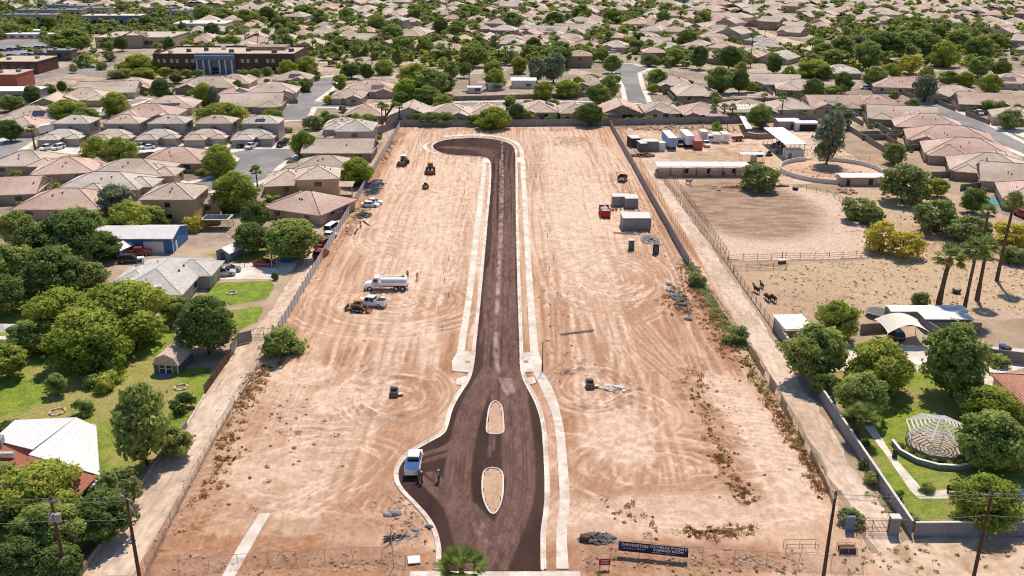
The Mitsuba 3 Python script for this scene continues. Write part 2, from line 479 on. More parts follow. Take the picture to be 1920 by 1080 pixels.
# ---- soil of the lot: a height field with ruts, windrows and mounds
LX0, LX1, LY0, LY1 = -41.0, 40.5, 78.0, 334.0
GS = .20
xs = np.arange(LX0, LX1, GS)
ys = LY0 + np.arange(int((LY1 - LY0) / GS)) * GS
X, Y = np.meshgrid(xs, ys)


def pair(c, gap=1.0):
    c = smooth_line(c, .6)
    t = np.gradient(c, axis=0); t /= np.linalg.norm(t, axis=1, keepdims=True) + 1e-9
    n = np.c_[-t[:, 1], t[:, 0]]
    return [c + n * gap, c - n * gap]


def arc(cx, cy, r, a0, a1, sx=1.0, sy=1.0, n=26):
    a = np.radians(np.linspace(a0, a1, n))
    return np.c_[cx + r * sx * np.cos(a), cy + r * sy * np.sin(a)]


fresh, old = [], []
R = np.random.default_rng(11)
for side in (0, 1):
    for k in range(50):
        lo, hi = ((-37, -10) if side == 0 else (8, 34))
        y0 = R.uniform(95, 270); y1 = min(325, y0 + R.uniform(40, 170))
        x = R.uniform(lo, hi) if R.random() < .45 else R.normal(-13.5 if side == 0 else 13.5, 2.6)
        pts = [(x + R.normal(0, .8) + .012 * (q - y0) * R.normal(0, 1.2), q) for q in np.linspace(y0, y1, 7)]
        (old if R.random() < .55 else fresh).extend(pair(pts))
# swept turns seen on the left half: round the parked machines, and in front of them
cx, cy = W(735, 560)
for r in np.arange(5, 19.5, .85):
    fresh += pair(arc(cx + R.normal(0, .5), cy - 1 + R.normal(0, .5), r, 172 + R.normal(0, 6), 352 + R.normal(0, 14), 1.0, .86 + R.normal(0, .04)), .9)
cx, cy = W(745, 440)
for r in np.arange(3, 11, 1.0):
    fresh += pair(arc(cx + R.normal(0, .4), cy, r, 130 + R.normal(0, 10), 345 + R.normal(0, 20), .9, 1.5), .9)
cx, cy = W(850, 345)
for r in np.arange(2.5, 8, 1.1):
    fresh += pair(arc(cx - 8, cy, r, 160, 380, 1, 1.6), .9)
# the fan of turns on the right half
cx, cy = W(1105, 520)
for r in np.arange(3.5, 16.5, .8):
    fresh += pair(arc(cx + R.normal(0, .4), cy + R.normal(0, .6), r, -78 + R.normal(0, 8), 92 + R.normal(0, 10), .95, 1.55 + R.normal(0, .05)), .9)
for k in range(26):
    x0 = R.normal(13, 3.5); y0 = R.uniform(175, 200)
    fresh += pair([(x0, y0 + 60), (x0 + R.normal(0, .8), y0 + 15), (x0 + R.normal(1, 1.5), y0 - 25), (x0 + R.normal(3, 3), y0 - 55)], .95)
# round the two open inlets, and the sweeps at the front
for q, rr in (((742, 742), 8.5), ((1108, 727), 7.0)):
    cx, cy = W(*q)
    for r in np.arange(4.0, rr, .9):
        fresh += pair(arc(cx, cy, r, R.uniform(0, 360), R.uniform(380, 640), 1, 1.3), .85)
for k in range(16):
    o = k * .9
    fresh += pair(WL([(1075 - o * 2, 820), (1078 + o, 890 + o), (1110 + o * 3, 945 - o), (1200, 975 - o * 4), (1330, 985 - o * 6), (1500, 960 - o * 5)]), .9)
for k in range(16):
    a = R.uniform(-1, 1)
    fresh += pair(WL([(1205 + a * 15, 700), (1200 + a * 25, 760), (1190 + a * 60, 820 + a * 10), (1150 + a * 120, 900), (1090 + a * 190, 975)]), .9)
for k in range(20):
    a = R.uniform(-1, 1)
    old += pair(WL([(610 + a * 60, 690), (590 + a * 70, 760), (560 + a * 80, 840), (520 + a * 70, 920), (480 + a * 100, 1000)]), .9)
for k in range(12):
    a = R.uniform(-1, 1)
    fresh += pair(WL([(770 + a * 40, 690), (790 + a * 30, 760), (760 + a * 40, 830), (700 + a * 60, 900), (640 + a * 120, 960)]), .9)
for k in range(14):
    a = R.uniform(-1, 1)
    fresh += pair(WL([(560, 830 + a * 40), (660, 850 + a * 50), (740, 800 + a * 60), (810, 760 + a * 50)]), .9)
# cross ruts running up to the walks
cross = []
for y in np.arange(150, 322, 1.9):
    for s in (-1, 1):
        if R.random() < .7:
            x0 = -10.6 if s < 0 else 6.4
            L = R.uniform(1.5, 5.5)
            cross.append(np.array([(x0, y), (x0 + s * L * .5, y + R.normal(0, .4)), (x0 + s * L, y + R.normal(0, .7))]))
D1 = near_curves(fresh, xs, ys, 1.3); D2 = near_curves(old, xs, ys, 1.3); D3 = near_curves(cross, xs, ys, 1.0)
P3 = np.stack([X, Y, np.zeros_like(X)], -1)
n_big = meshkit.fbm(P3 * .06, 4, 3) - .5
n_mid = meshkit.fbm(P3 * .45, 3, 5) - .5
n_fine = meshkit.fbm(P3 * 1.9, 2, 8) - .5


def patch(px, py, rx, ry, soft=.35):
    """1 inside a ragged oval centred on a photo point; rx, ry in metres"""
    c = W(px, py)
    q = np.hypot((X - c[0]) / rx, (Y - c[1]) / ry) + n_big * .9 + n_mid * .35
    return np.clip((1 - q) / soft, 0, 1)


def band(pts, w, soft=.5):
    d = near_curves([WL(pts)], xs, ys, w * 1.8)
    return np.clip((1 - d / w - n_mid * 1.0) / soft, 0, 1)


g = lambda D, w: np.exp(-(D / w) ** 2)
H = .085 + .10 * n_big + .05 * n_mid + .035 * n_fine
H += -.16 * g(D1, .25) + .13 * g(D1 - .52, .20) - .06 * g(D2, .32) + .035 * g(D2 - .6, .25) - .10 * g(D3, .25) + .12 * g(D3 - .5, .22)
# fine streaks left by the grader: straight along the lot, and circling where machines turned
wx = X + 1.2 * n_big + .35 * n_mid
streak = .6 * (meshkit.fbm(np.stack([wx * 1.3, Y * .05, 0 * X], -1), 3, 21) - .5) + .5 * (meshkit.noise(np.stack([wx * 3.3, Y * .08, 0 * X], -1), 4) - .5)


def swirl(q, rx, ry, k, seed, soft=.4):
    c = W(*q); dx, dy = (X - c[0]) / rx, (Y - c[1]) / ry
    r_ = np.hypot(dx, dy) + .10 * n_big + .025 * n_mid; a_ = np.arctan2(dy, dx)
    m_ = np.clip((1 - r_) / soft, 0, 1) * np.clip(r_ / .15, 0, 1)
    s_ = meshkit.fbm(np.stack([r_ * k * 1.25, np.cos(a_) * 1.5, np.sin(a_) * 1.5], -1), 3, seed) - .5
    t_ = meshkit.noise(np.stack([r_ * k * 1.1, np.cos(a_) * 1.4, np.sin(a_) * 1.4], -1), seed + 3)
    return m_, s_, np.clip(1 - np.abs(2 * t_ - 1) * 2.6, 0, 1)


mask_all, sw, thin_s = 0 * X, 0 * X, 0 * X
for q_, rx_, ry_, k_ in (((745, 568), 19, 15, 22), ((1140, 520), 17, 24, 22), ((745, 445), 11, 16, 14), ((742, 742), 9, 11, 10), ((1108, 727), 9, 10, 10), ((1250, 880), 20, 14, 20), ((850, 360), 9, 14, 10), ((1063, 266), 9, 10, 10), ((600, 880), 16, 12, 14), ((1190, 780), 9, 12, 12)):
    m_, s_, t_ = swirl(q_, rx_, ry_, k_, int(rx_ * 7 + ry_))
    sw = np.where(m_ > mask_all, s_, sw); thin_s = np.where(m_ > mask_all, t_, thin_s); mask_all = np.maximum(mask_all, m_)
line = streak * (1 - mask_all) * np.clip((Y - 105) / 40, .3, 1) + sw * mask_all * 1.75
ridge_ = lambda n_: np.clip(1 - np.abs(2 * n_ - 1) * 2.6, 0, 1)
thin = ridge_(meshkit.noise(np.stack([wx * 1.15, Y * .035, 0 * X], -1), 31)) * (1 - mask_all) * np.clip((Y - 100) / 40, .2, 1) + thin_s * mask_all
H += .24 * line - .15 * thin
rough = np.maximum.reduce([band([(1310, 690), (1345, 780), (1400, 900), (1440, 940)], 6.0), band([(430, 720), (400, 800), (360, 900), (330, 1000)], 4.5), band([(1150, 330), (1230, 430), (1265, 500), (1310, 590), (1360, 680)], 4.5),
                           patch(620, 700, 9, 9), patch(560, 790, 12, 10), patch(440, 1000, 11, 11), patch(780, 960, 5, 9), patch(700, 960, 9, 7), patch(1180, 740, 7, 8), patch(1060, 640, 6, 40) * .6])
H += rough * (.42 * n_fine + .32 * n_mid)
# even ripples left by the grader between the two tracks at lower right
rip = band([(1350, 720), (1410, 800), (1480, 900), (1500, 950)], 4.6)
H += rip * .055 * np.sin((Y + .25 * X + 2.5 * n_big) * 2 * np.pi / 1.15)
for q, r, h in (((1063, 266), 7.5, .9), ((742, 742), 3.6, -.30), ((1108, 727), 3.2, -.30), ((688, 430), 3.5, .5)):
    c = W(*q); d = np.hypot(X - c[0], (Y - c[1]))
    H += h * np.exp(-(d / r) ** 2) * (1 + .25 * np.sin(d * 2.2))
for q in (((742, 742)), ((1108, 727))):
    c = W(*q); d = np.hypot(X - c[0], Y - c[1])
    H += .75 * np.exp(-((d - 6.2) / 1.3) ** 2) * (.6 + 1.2 * n_mid + .5 * n_big)
walk_zone = LineString([(0, 80)]).buffer(1) if False else road_poly.buffer(5.2)
import shapely
near_road = shapely.contains_xy(road_poly.buffer(1.0), X, Y)
in_walk = shapely.contains_xy(road_poly.buffer(5.4), X, Y) & ~near_road
H = np.where(in_walk, np.clip(H, .02, .15) + .03, H)
H = np.where(near_road, .015, H)
strip_ = shapely.contains_xy(Polygon(WL([(408, 1090), (448, 1015), (484, 960), (511, 962), (480, 1022), (446, 1090)])).buffer(.2), X, Y)
H = np.where(strip_ | ((np.abs(X + 1.8) < 10) & (Y < 84.6)), np.minimum(H, .05), H)
fade = np.clip(np.minimum.reduce([X - LX0, LX1 - X, Y - LY0 - 1, LY1 - Y]) / 1.5, 0, 1)
H = np.maximum(H, .018) * fade + .012 * (1 - fade)
red = np.clip(np.maximum.reduce([patch(700, 690, 12, 9) * .9, patch(560, 600, 6, 5), patch(690, 850, 10, 7) * .9, patch(740, 880, 6, 8) * .8, patch(1140, 640, 8, 7) * .55, patch(1180, 690, 11, 9) * .55, patch(1090, 850, 4, 10) * .6,
                                   patch(440, 1010, 12, 10) * .8, patch(1210, 1050, 25, 5) * .8, patch(600, 1060, 25, 5) * .8, patch(560, 790, 14, 11) * .35, rough * .55, band([(750, 250), (700, 345), (640, 440), (570, 550)], 2.6) * .8,
                                   g(D3, .5) * .5, patch(1170, 530, 9, 16) * .35, patch(1063, 266, 9, 7) * .5]) + .65 * g(D1, .30) + .16 * np.clip(n_big * 4 - .3, 0, 1) + np.clip(-line * 2.2 - .12, 0, .6) + .75 * thin + patch(1140, 690, 19, 19, .6) * .6 + patch(690, 690, 10, 9) * .5 + patch(1110, 830, 8, 11) * .4 + patch(560, 900, 11, 10) * .35 + patch(1170, 560, 8, 18, .6) * .3 + patch(720, 860, 9, 8) * .45 + patch(742, 742, 7, 8) * .45 + patch(1108, 727, 7, 7) * .45 + patch(1290, 590, 7, 22, .6) * .35 + patch(1060, 640, 4, 50, .6) * .4 + patch(850, 600, 4, 40, .6) * .3 + patch(1130, 930, 9, 10) * .3, 0, 1) * .92
pale = np.clip(.9 * g(D1 - .6, .45) * .6 + .45 * g(D2, .5) + np.maximum.reduce([patch(640, 750, 5, 5), patch(560, 700, 6, 5) * .7, rip * .8, patch(1160, 820, 6, 10) * .6, patch(860, 340, 25, 40) * .35, patch(1080, 400, 14, 60) * .35, patch(800, 420, 22, 60) * .3, patch(1270, 960, 20, 6) * .6, patch(430, 740, 7, 10) * .5, patch(480, 890, 7, 5) * .4])
               + .25 * np.clip(-n_big * 4 - .5, 0, 1) + np.clip(line * 2.4 - .1, 0, .6), 0, 1) * .85
keep = ~shapely.contains_xy(road_poly.buffer(-1.0), X, Y)
keep &= np.isfinite(H)
m, uv = clip_mesh(X, Y, H, keep, np.c_[red.ravel(), pale.ravel()])
setting('soil', m, 'm_soil', True, uv=uv)


def soil_z(x, y):
    i, j = int((x - LX0) / GS), int((y - LY0) / GS)
    return float(H[j, i]) if 0 <= j < H.shape[0] and 0 <= i < H.shape[1] else 0.0


# ---- the new road
rs = .22
rx = np.arange(road_poly.bounds[0] - rs, road_poly.bounds[2] + 2 * rs, rs); rx = rx[0] + np.arange(len(rx)) * rs
ry = road_poly.bounds[1] - rs + np.arange(int((road_poly.bounds[3] - road_poly.bounds[1]) / rs) + 4) * rs
RX, RY = np.meshgrid(rx, ry)
dust = []
for k in range(15):
    o = R.normal(0, 2.3)
    dust += pair([(-2.3 + o * .6 + R.normal(0, .2), q) for q in np.linspace(R.uniform(100, 150), R.uniform(180, 300), 8)], .85)
for k in range(6):
    o = R.normal(0, .9)
    dust += pair(WL([(965 + o * 8, 680), (975 + o * 10, 760), (985 + o * 12, 850), (985 + o * 12, 930), (955 + o * 14, 1010), (930 + o * 18, 1066)]), .85)
    dust += pair(WL([(930 + o * 8, 690), (890 + o * 10, 760), (868 + o * 10, 850), (862 + o * 12, 930), (880 + o * 10, 1000), (900 + o * 12, 1066)]), .85)
for k in range(5):
    dust += pair(WL([(790 + k * 3, 890), (830 + k * 6, 930), (870 + k * 9, 975), (900 + k * 10, 1030)]), .8)
    dust += pair(WL([(760, 870), (800 + k * 4, 855), (850 + k * 5, 840), (880, 800)]), .8)
    dust += pair([W(930, 300 - k * 4), W(900, 283 - k * 2), W(860, 275 + k), W(822, 276)], .85)
spill = [WL([(941, 262), (943, 330), (941, 430), (935, 540), (929, 640), (931, 690), (936, 712)]), WL([(938, 300), (938, 420), (932, 560), (927, 650)]), WL([(880, 975), (895, 995), (905, 1010), (920, 1020)]), WL([(940, 1005), (938, 1015)]), WL([(900, 978), (903, 988)]), WL([(930, 600), (933, 700), (946, 735)])]
d1, d2 = near_curves(dust, rx, ry, 1.0), near_curves(spill, rx, ry, 1.2)
Q3 = np.stack([RX, RY, 0 * RX], -1)
nm = meshkit.fbm(Q3 * [1.2, .5, 1], 3, 4)
pc = [W(932, 708), W(960, 710), W(966, 738), W(950, 742)]
slab = shapely.contains_xy(Polygon(pc), RX, RY) * .75
sp = np.clip(np.exp(-(d2 / .30) ** 2) * np.clip(nm * 2.6 - .7, 0, 1) + slab * np.clip(nm * 1.8 - .2, 0, 1), 0, 1)
du = np.clip(.95 * np.exp(-(d1 / .22) ** 2) + .22 * np.clip(meshkit.fbm(Q3 * [.12, .03, 1], 3, 9) * 2 - .85, 0, 1), 0, 1)
RZ = ZR + .012 * (meshkit.fbm(Q3 * .5, 3, 2) - .5) - .008 * np.exp(-(d1 / .3) ** 2)
hole = shapely.contains_xy(isles[0].buffer(-.3), RX, RY) | shapely.contains_xy(isles[1].buffer(-.3), RX, RY)
m, uv = clip_mesh(RX, RY, RZ, shapely.contains_xy(road_poly.buffer(.35), RX, RY) & ~hole, np.c_[du.ravel(), sp.ravel()])
setting('road', m, 'm_new_asphalt', True, uv=uv)

# ---- kerb and gutter, the planting islands
GUT = [(.03, ZR - .01), (.0, ZR + .012), (-.36, ZR + .008), (-.40, ZR + .10), (-.43, ZR + .125), (-.60, ZR + .125), (-.62, .0)]
GUT = [(-o, z) for o, z in GUT]
e_open = edge[:]
gap0 = W(817.5, 266)
kr = new('kerb'); labels[kr] = {'kind': 'structure'}
for i in range(0, len(e_open) - 1, 6):
    seg = e_open[i:i + 7].copy()
    if len(seg) > 1:
        seg[0] += (seg[1] - seg[0]) * .03; seg[-1] += (seg[-2] - seg[-1]) * .03
        v, f = ribbon(seg, GUT); v[:, 2] += R.normal(0, .003); put(kr, 'segment', (v, f), 'm_concrete', 25)
for k, isle in enumerate(isles):
    ring = np.array(isle.exterior.coords)[:-1]
    v, f = ribbon(ring, [(-.20, ZR - .03), (-.20, ZR + .13), (-.17, ZR + .15), (.0, ZR + .15), (.02, .03)], True)
    if not isle.exterior.is_ccw:
        v, f = ribbon(ring[::-1], [(-.20, ZR - .03), (-.20, ZR + .13), (-.17, ZR + .15), (.0, ZR + .15), (.02, .03)], True)
    setting('island_kerb', (v, f), 'm_concrete', 25)
    inner = isle.buffer(-.0)
    x0, y0, x1, y1 = inner.bounds
    gx, gy = np.meshgrid(np.arange(x0 - .3, x1 + .6, .25), np.arange(y0 - .3, y1 + .6, .25))
    gz = ZR + .06 + .10 * (meshkit.fbm(np.stack([gx, gy, 0 * gx], -1) * 1.4, 3, 3) - .5)
    m, uv = clip_mesh(gx, gy, gz, shapely.contains_xy(isle.buffer(.1), gx, gy), np.c_[np.full(gx.size, .35), np.full(gx.size, .1)])
    setting('island_soil', m, 'm_soil', True, uv=uv)


def slabs(name, left, right, size=3.0, z=.205, th=.2):
    """a concrete walk between two edge lines, cast in slabs"""
    a, b = smooth_line(left, .5), smooth_line(right, .5)
    n = max(len(a), len(b)) * 4
    re = lambda c: np.c_[np.interp(np.linspace(0, 1, n), np.linspace(0, 1, len(c)), c[:, 0]), np.interp(np.linspace(0, 1, n), np.linspace(0, 1, len(c)), c[:, 1])]
    a, b = re(a), re(b)
    L = np.linalg.norm(np.diff((a + b) / 2, axis=0), axis=1).sum()
    parts = max(1, int(L / size))
    root = new(name); labels[root] = {'kind': 'structure'}
    for k in range(parts):
        i0, i1 = int(k * (n - 1) / parts), int((k + 1) * (n - 1) / parts)
        idx = np.unique(np.linspace(i0, i1, 4).astype(int))
        A, B = a[idx].copy(), b[idx].copy()
        t = (A[-1] - A[0]); t /= np.linalg.norm(t) + 1e-9
        A[0] += t * .012; B[0] += t * .012; A[-1] -= t * .012; B[-1] -= t * .012
        zz = z + R.normal(0, .004)
        mb = MB(); ring = np.vstack([A, B[::-1]])
        mb.prism(ring, zz - th, zz)
        put(root, 'slab', mb, 'm_concrete')
    return root


yl = lambda *q: WL(q)
slabs('walk', yl((905, 308), (901, 342), (888, 440), (876, 545), (860.5, 640), (856, 668)), yl((912.5, 308), (909.5, 342), (898.5, 440), (887.5, 545), (873, 640), (870, 662)))
slabs('walk', yl((977, 338), (982, 440), (987, 545), (993, 640), (994.5, 662)), yl((985.5, 338), (992, 440), (999.5, 545), (1007, 640), (1009.5, 664)))
slabs('walk', yl((999, 697), (1004, 710), (1026, 754), (1036.5, 784), (1041, 810), (1044, 847), (1050, 939), (1047, 970), (1042.6, 998), (1042.6, 1069)), yl((1013, 695), (1022, 706), (1041, 739), (1055, 795), (1059, 820), (1066.7, 909), (1068, 940), (1066.7, 965), (1061, 1002), (1066, 1069)))
slabs('walk', yl((977, 336), (976, 300), (974, 280), (966, 270), (952, 263), (930, 258), (905, 255.5), (867, 255.5), (834, 258.5)), yl((985.5, 336), (984, 300), (981, 280), (972, 268), (955, 260.5), (930, 255.5), (905, 253), (867, 253), (832, 256)))
slabs('walk', yl((804, 267), (795, 271), (792, 276), (797, 283), (808, 288), (820, 290.5)), yl((808, 268.5), (801, 272), (799.5, 276), (803, 281), (812, 285.5), (823, 288.5)))
for pts in ([(858, 664), (848.6, 679), (850, 697), (884, 700), (889, 668), (876, 661)], [(982, 664), (1008, 662), (1014, 679), (1012, 697), (985, 699), (981, 690)],
            [(858, 712), (872, 708), (877, 712), (867, 723), (857, 722)], [(990, 711), (1000, 709), (1003, 719), (993, 722)], [(906, 299), (921, 297), (920, 306), (906, 308)], [(969, 297), (978, 296), (978, 305), (969, 306)]):
    p = Polygon(WL(pts)).buffer(.15).difference(road_poly.buffer(.62)).buffer(0)
    mb = MB()
    for q in getattr(p, 'geoms', [p]):
        mb.prism(np.array(q.exterior.coords)[:-1], .02, .212)
    setting('kerb_ramp', mb, 'm_concrete')
for q in ((876.5, 680.5), (986, 680.5)):
    c = W(*q); mb = MB().box((c[0], c[1], .216), (.75, 1.0, .012))
    for a in range(5):
        for b in range(6):
            mb.box((c[0] - .3 + a * .15, c[1] - .4 + b * .16, .225), (.06, .06, .012))
    one('tactile_pad', 'red tactile warning pad set in the ' + ('left' if q[0] < 900 else 'right') + ' concrete kerb ramp of the new road', 'tactile pad', mb, 'm_pink')
# walk along the street at the bottom, and the narrow walk at lower left
slabs('pavement', [(-11.0, 82.2), (7.5, 82.2)], [(-11.0, 84.0), (7.5, 84.0)], 1.9, .10, .1)
slabs('concrete_strip', yl((415, 1084), (450, 1020), (487, 964)), yl((439, 1084), (475, 1020), (507, 964)), 2.2, .16, .16)

# ---- all the other ground
G = MB()
gx = np.linspace(-2600, 2600, 53); gy = np.linspace(10, 5200, 53)
GX, GY = np.meshgrid(gx, gy)
m, _ = clip_mesh(GX, GY, 0 * GX, GX > -1e9, np.zeros((GX.size, 2)))
setting('ground', m, 'm_ground')
sheet('dirt_lane', [(140, 1084), (222, 960), (290, 868), (350, 800), (395, 722), (430, 668), (462, 636), (480, 612), (512, 578), (540, 535), (560, 500), (600, 450), (640, 400), (652, 410)] + [PX(-40.7, y) for y in (190, 150, 120, 100, 84)], .010, 'm_alley')
sheet('dirt_lane', [PX(41.2, 83), PX(41.0, 120), PX(40.5, 150), PX(38.4, 190), (1225, 380), (1200, 330), (1180, 300), (1240, 300), (1236, 335), (1262, 360), (1345, 480), (1420, 590), (1462, 655), (1500, 715), (1590, 860), (1690, 1000), (1705, 1084)], .010, 'm_alley')
sheet('dirt_verge', [(1060, 1084), (1065, 1074), (1560, 1078), (1700, 1010), (1925, 1008), (1925, 1090), (1300, 1100)], .014, 'm_yard')
sheet('dirt_yard', [(1165, 240), (1385, 236), (1520, 240), (1640, 320), (1620, 345), (1470, 345), (1440, 335), (1240, 333), (1200, 320)], .009, 'm_yard')
sheet('dry_pasture', [(1362, 492), (1430, 500), (1640, 488), (1650, 420), (1570, 370), (1580, 345), (1700, 330), (1925, 420), (1925, 600), (1835, 600), (1690, 598), (1470, 596), (1430, 592)], .008, 'm_pasture')
# riding arena: raked reddish soil, pale round its edges
ap = Polygon(WL([(1252, 337), (1440, 340), (1560, 362), (1600, 382), (1645, 440), (1640, 485), (1400, 492), (1362, 486)])).buffer(2).buffer(-2)
ax, ay = np.meshgrid(np.arange(ap.bounds[0], ap.bounds[2], .9), np.arange(ap.bounds[1], ap.bounds[3], .9))
q = W(1398, 390); q2 = np.hypot((ax - q[0]) / 18.5, (ay - q[1]) / 29)
m, uv = clip_mesh(ax, ay, .018 + .05 * meshkit.fbm(np.stack([ax, ay, 0 * ax], -1) * [.5, 1.2, 1], 2, 4), shapely.contains_xy(ap, ax, ay), np.c_[np.clip((q2.ravel() - .72) * 2.2, 0, 1), 0 * q2.ravel()])
setting('arena_soil', m, 'm_arena', True, uv=uv)
sheet('lawn', [(-10, 660), (60, 590), (200, 640), (280, 588), (318, 596), (330, 640), (332, 690), (395, 688), (385, 735), (345, 800), (290, 868), (238, 912), (190, 930), (150, 1060), (130, 1090), (-10, 1090)], .016, 'm_lawn')
sheet('lawn', [(384, 531), (508, 525), (518, 540), (500, 562), (440, 570), (385, 572)], .016, 'm_lawn')
sheet('lawn', [(400, 586), (492, 576), (482, 606), (440, 622), (400, 632)], .016, 'm_lawn')
sheet('lawn', [(390, 478), (470, 462), (510, 458), (500, 486), (440, 492)], .013, 'm_lawn')
sheet('lawn', [(-10, 560), (45, 545), (60, 600), (-10, 640)], .013, 'm_lawn')
sheet('lawn', [(1545, 694), (1640, 694), (1790, 700), (1840, 760), (1925, 880), (1925, 988), (1722, 988), (1640, 870), (1580, 765)], .013, 'm_lawn')
sheet('concrete_drive', [(392, 500), (440, 494), (560, 488), (548, 508), (516, 523), (398, 524)], .030, 'm_concrete')
sheet('concrete_drive', [(1475, 690), (1560, 695), (1640, 696), (1775, 698), (1862, 760), (1880, 700), (1925, 690), (1925, 655), (1840, 650), (1660, 646), (1560, 655)], .020, 'm_concrete')
sheet('garden_path', [(1606, 782), (1632, 788), (1672, 852), (1728, 916), (1740, 920), (1925, 916), (1925, 934), (1722, 936), (1706, 920), (1660, 852)], .040, 'm_concrete')
# ---------------------------------------------------------------- trees
def leaf_quads(c, nrm, size, r, aspect=.62):
    """one folded leaf spray per centre: returns vertices, faces, normals"""
    n = len(c)
    d = nrm + r.normal(0, .75, (n, 3)); d /= np.linalg.norm(d, axis=1, keepdims=True)
    a = np.cross(d, r.normal(0, 1, (n, 3))); a /= np.linalg.norm(a, axis=1, keepdims=True) + 1e-9
    b = np.cross(d, a)
    s = (size * r.uniform(.6, 1.35, n))[:, None]
    v = np.stack([c - a * s, c + b * s * aspect - a * s * .1, c + a * s, c - b * s * aspect + a * s * .1], 1)
    v[:, 1::2] += (d * s * .18)[:, None]
    f = (np.arange(n) * 4)[:, None] + np.array([0, 1, 2, 0, 2, 3])
    sh = d * .6 + nrm * .4; sh /= np.linalg.norm(sh, axis=1, keepdims=True) + 1e-9
    return v.reshape(-1, 3), f.reshape(-1, 3), np.repeat(sh, 4, 0)


def crown_mesh(seed, lobes, leaves, size, shape='round', spread=.5):
    """foliage filling a unit crown (about 1 wide and 1 high, from z=.22 to z=1), in lobes with gaps between"""
    r = np.random.default_rng(seed)
    cs, rad = [], []
    for k in range(lobes):
        u = r.normal(0, 1, 3); u /= np.linalg.norm(u)
        q = r.uniform(.25, 1) ** .6
        if shape == 'round':
            c = np.array([u[0] * .37 * q, u[1] * .37 * q, .51 + u[2] * .35])
        elif shape == 'wide':
            c = np.array([u[0] * .41 * q, u[1] * .41 * q, .44 + u[2] * .34 - .10 * q * r.random()])
        elif shape == 'tall':
            c = np.array([u[0] * .34 * q, u[1] * .34 * q, .52 + u[2] * .36])
        else:  # ball
            c = np.array([u[0] * .30, u[1] * .30, .55 + u[2] * .29])
        cs.append(c); rad.append(r.uniform(.055, .155) if shape != 'ball' else r.uniform(.15, .22))
    cs, rad = np.array(cs), np.array(rad)
    w = rad ** 2; k = r.choice(lobes, leaves, p=w / w.sum())
    d = r.normal(0, 1, (leaves, 3)); d /= np.linalg.norm(d, axis=1, keepdims=True)
    d[:, 2] = np.where(r.random(leaves) < .45, np.abs(d[:, 2]), d[:, 2])
    p = cs[k] + d * (rad[k] * (r.uniform(.3, 1.15, leaves) ** .5 + (r.random(leaves) < .08) * r.uniform(0, .7, leaves)))[:, None] * [1, 1, .8]
    out = p - np.array([0, 0, .5]); out /= np.linalg.norm(out, axis=1, keepdims=True) + 1e-9
    nrm = d * .7 + out * .5
    nrm /= np.linalg.norm(nrm, axis=1, keepdims=True)
    return leaf_quads(p, nrm, size, r) + (cs,)


def trunk_mesh(seed, cs, thick=.022, top=.45, multi=1):
    r = np.random.default_rng(seed); mb = MB()
    for s in range(multi):
        b = np.array([r.normal(0, .02), r.normal(0, .02), 0]) if multi > 1 else np.zeros(3)
        k = b + [r.normal(0, .05), r.normal(0, .05), top * r.uniform(.75, 1)]
        mb.tube([b, b * .7 + k * .3 + r.normal(0, .008, 3), k], [thick * 1.25, thick, thick * .75], 7)
        for c in cs[r.permutation(len(cs))[:max(4, 9 // multi)]]:
            mb.tube([k - [0, 0, .05], (k + c) / 2 + [0, 0, -.02], c], [thick * .55, thick * .35, thick * .1], 5)
    return mb.get()


def group_of(name, leafmat_, seed, lobes, leaves, size, shape, bark='m_bark', thick=.022, multi=1, top=.34):
    v, f, n, cs = crown_mesh(seed, lobes, leaves, size, shape)
    scene[name] = {'type': 'shapegroup',
                   'crown': {'type': 'ply', 'filename': meshkit.write_ply((v, f), False, normals=n), 'face_normals': False, 'bsdf': {'type': 'ref', 'id': leafmat_}},
                   'trunk': mikit.ply(trunk_mesh(seed + 1, cs, thick, top, multi), bark, 40)}


KINDS = {}
for kind, lm, lobes, leaves, size, shape, multi, nvar in (
        ('big', 'm_leaf_bright', 120, 17000, .026, 'wide', 2, 1), ('bigdark', 'm_leaf_dark', 90, 12000, .028, 'round', 1, 1), ('biggreen', 'm_leaf_green', 84, 11000, .029, 'round', 1, 2),
        ('bright', 'm_leaf_bright', 46, 3800, .042, 'round', 1, 3), ('green', 'm_leaf_green', 46, 3800, .042, 'round', 1, 3), ('dark', 'm_leaf_dark', 24, 3600, .043, 'ball', 1, 2),
        ('olive', 'm_leaf_olive', 60, 3900, .036, 'wide', 3, 3), ('yellow', 'm_leaf_yellow', 40, 2400, .036, 'wide', 3, 1), ('grey', 'm_leaf_grey', 60, 3600, .038, 'tall', 2, 1), ('tallgreen', 'm_leaf_green', 64, 5600, .038, 'tall', 1, 1)):
    KINDS[kind] = []
    for k in range(nvar):
        nm = f'plan_{kind}_{k}'
        group_of(nm, lm, 100 + len(KINDS) * 7 + k * 3, lobes, leaves, size, shape, multi=multi)
        KINDS[kind].append(nm)


def shrub_group(name, lm, seed, leaves, size):
    r = np.random.default_rng(seed)
    v, f, n, cs = crown_mesh(seed, 12, leaves, size, 'ball')
    v = v * [1.25, 1.25, 1.3] - [0, 0, .36]; v[:, 2] = np.maximum(v[:, 2], .02)
    mb = MB()
    for c in cs[:6]:
        mb.tube([(0, 0, 0), (c[0] * .8, c[1] * .8, .45)], [.03, .012], 5)
    scene[name] = {'type': 'shapegroup', 'foliage': {'type': 'ply', 'filename': meshkit.write_ply((v, f), False, normals=n), 'face_normals': False, 'bsdf': {'type': 'ref', 'id': lm}}, 'stem': mikit.ply(mb.get(), 'm_bark')}


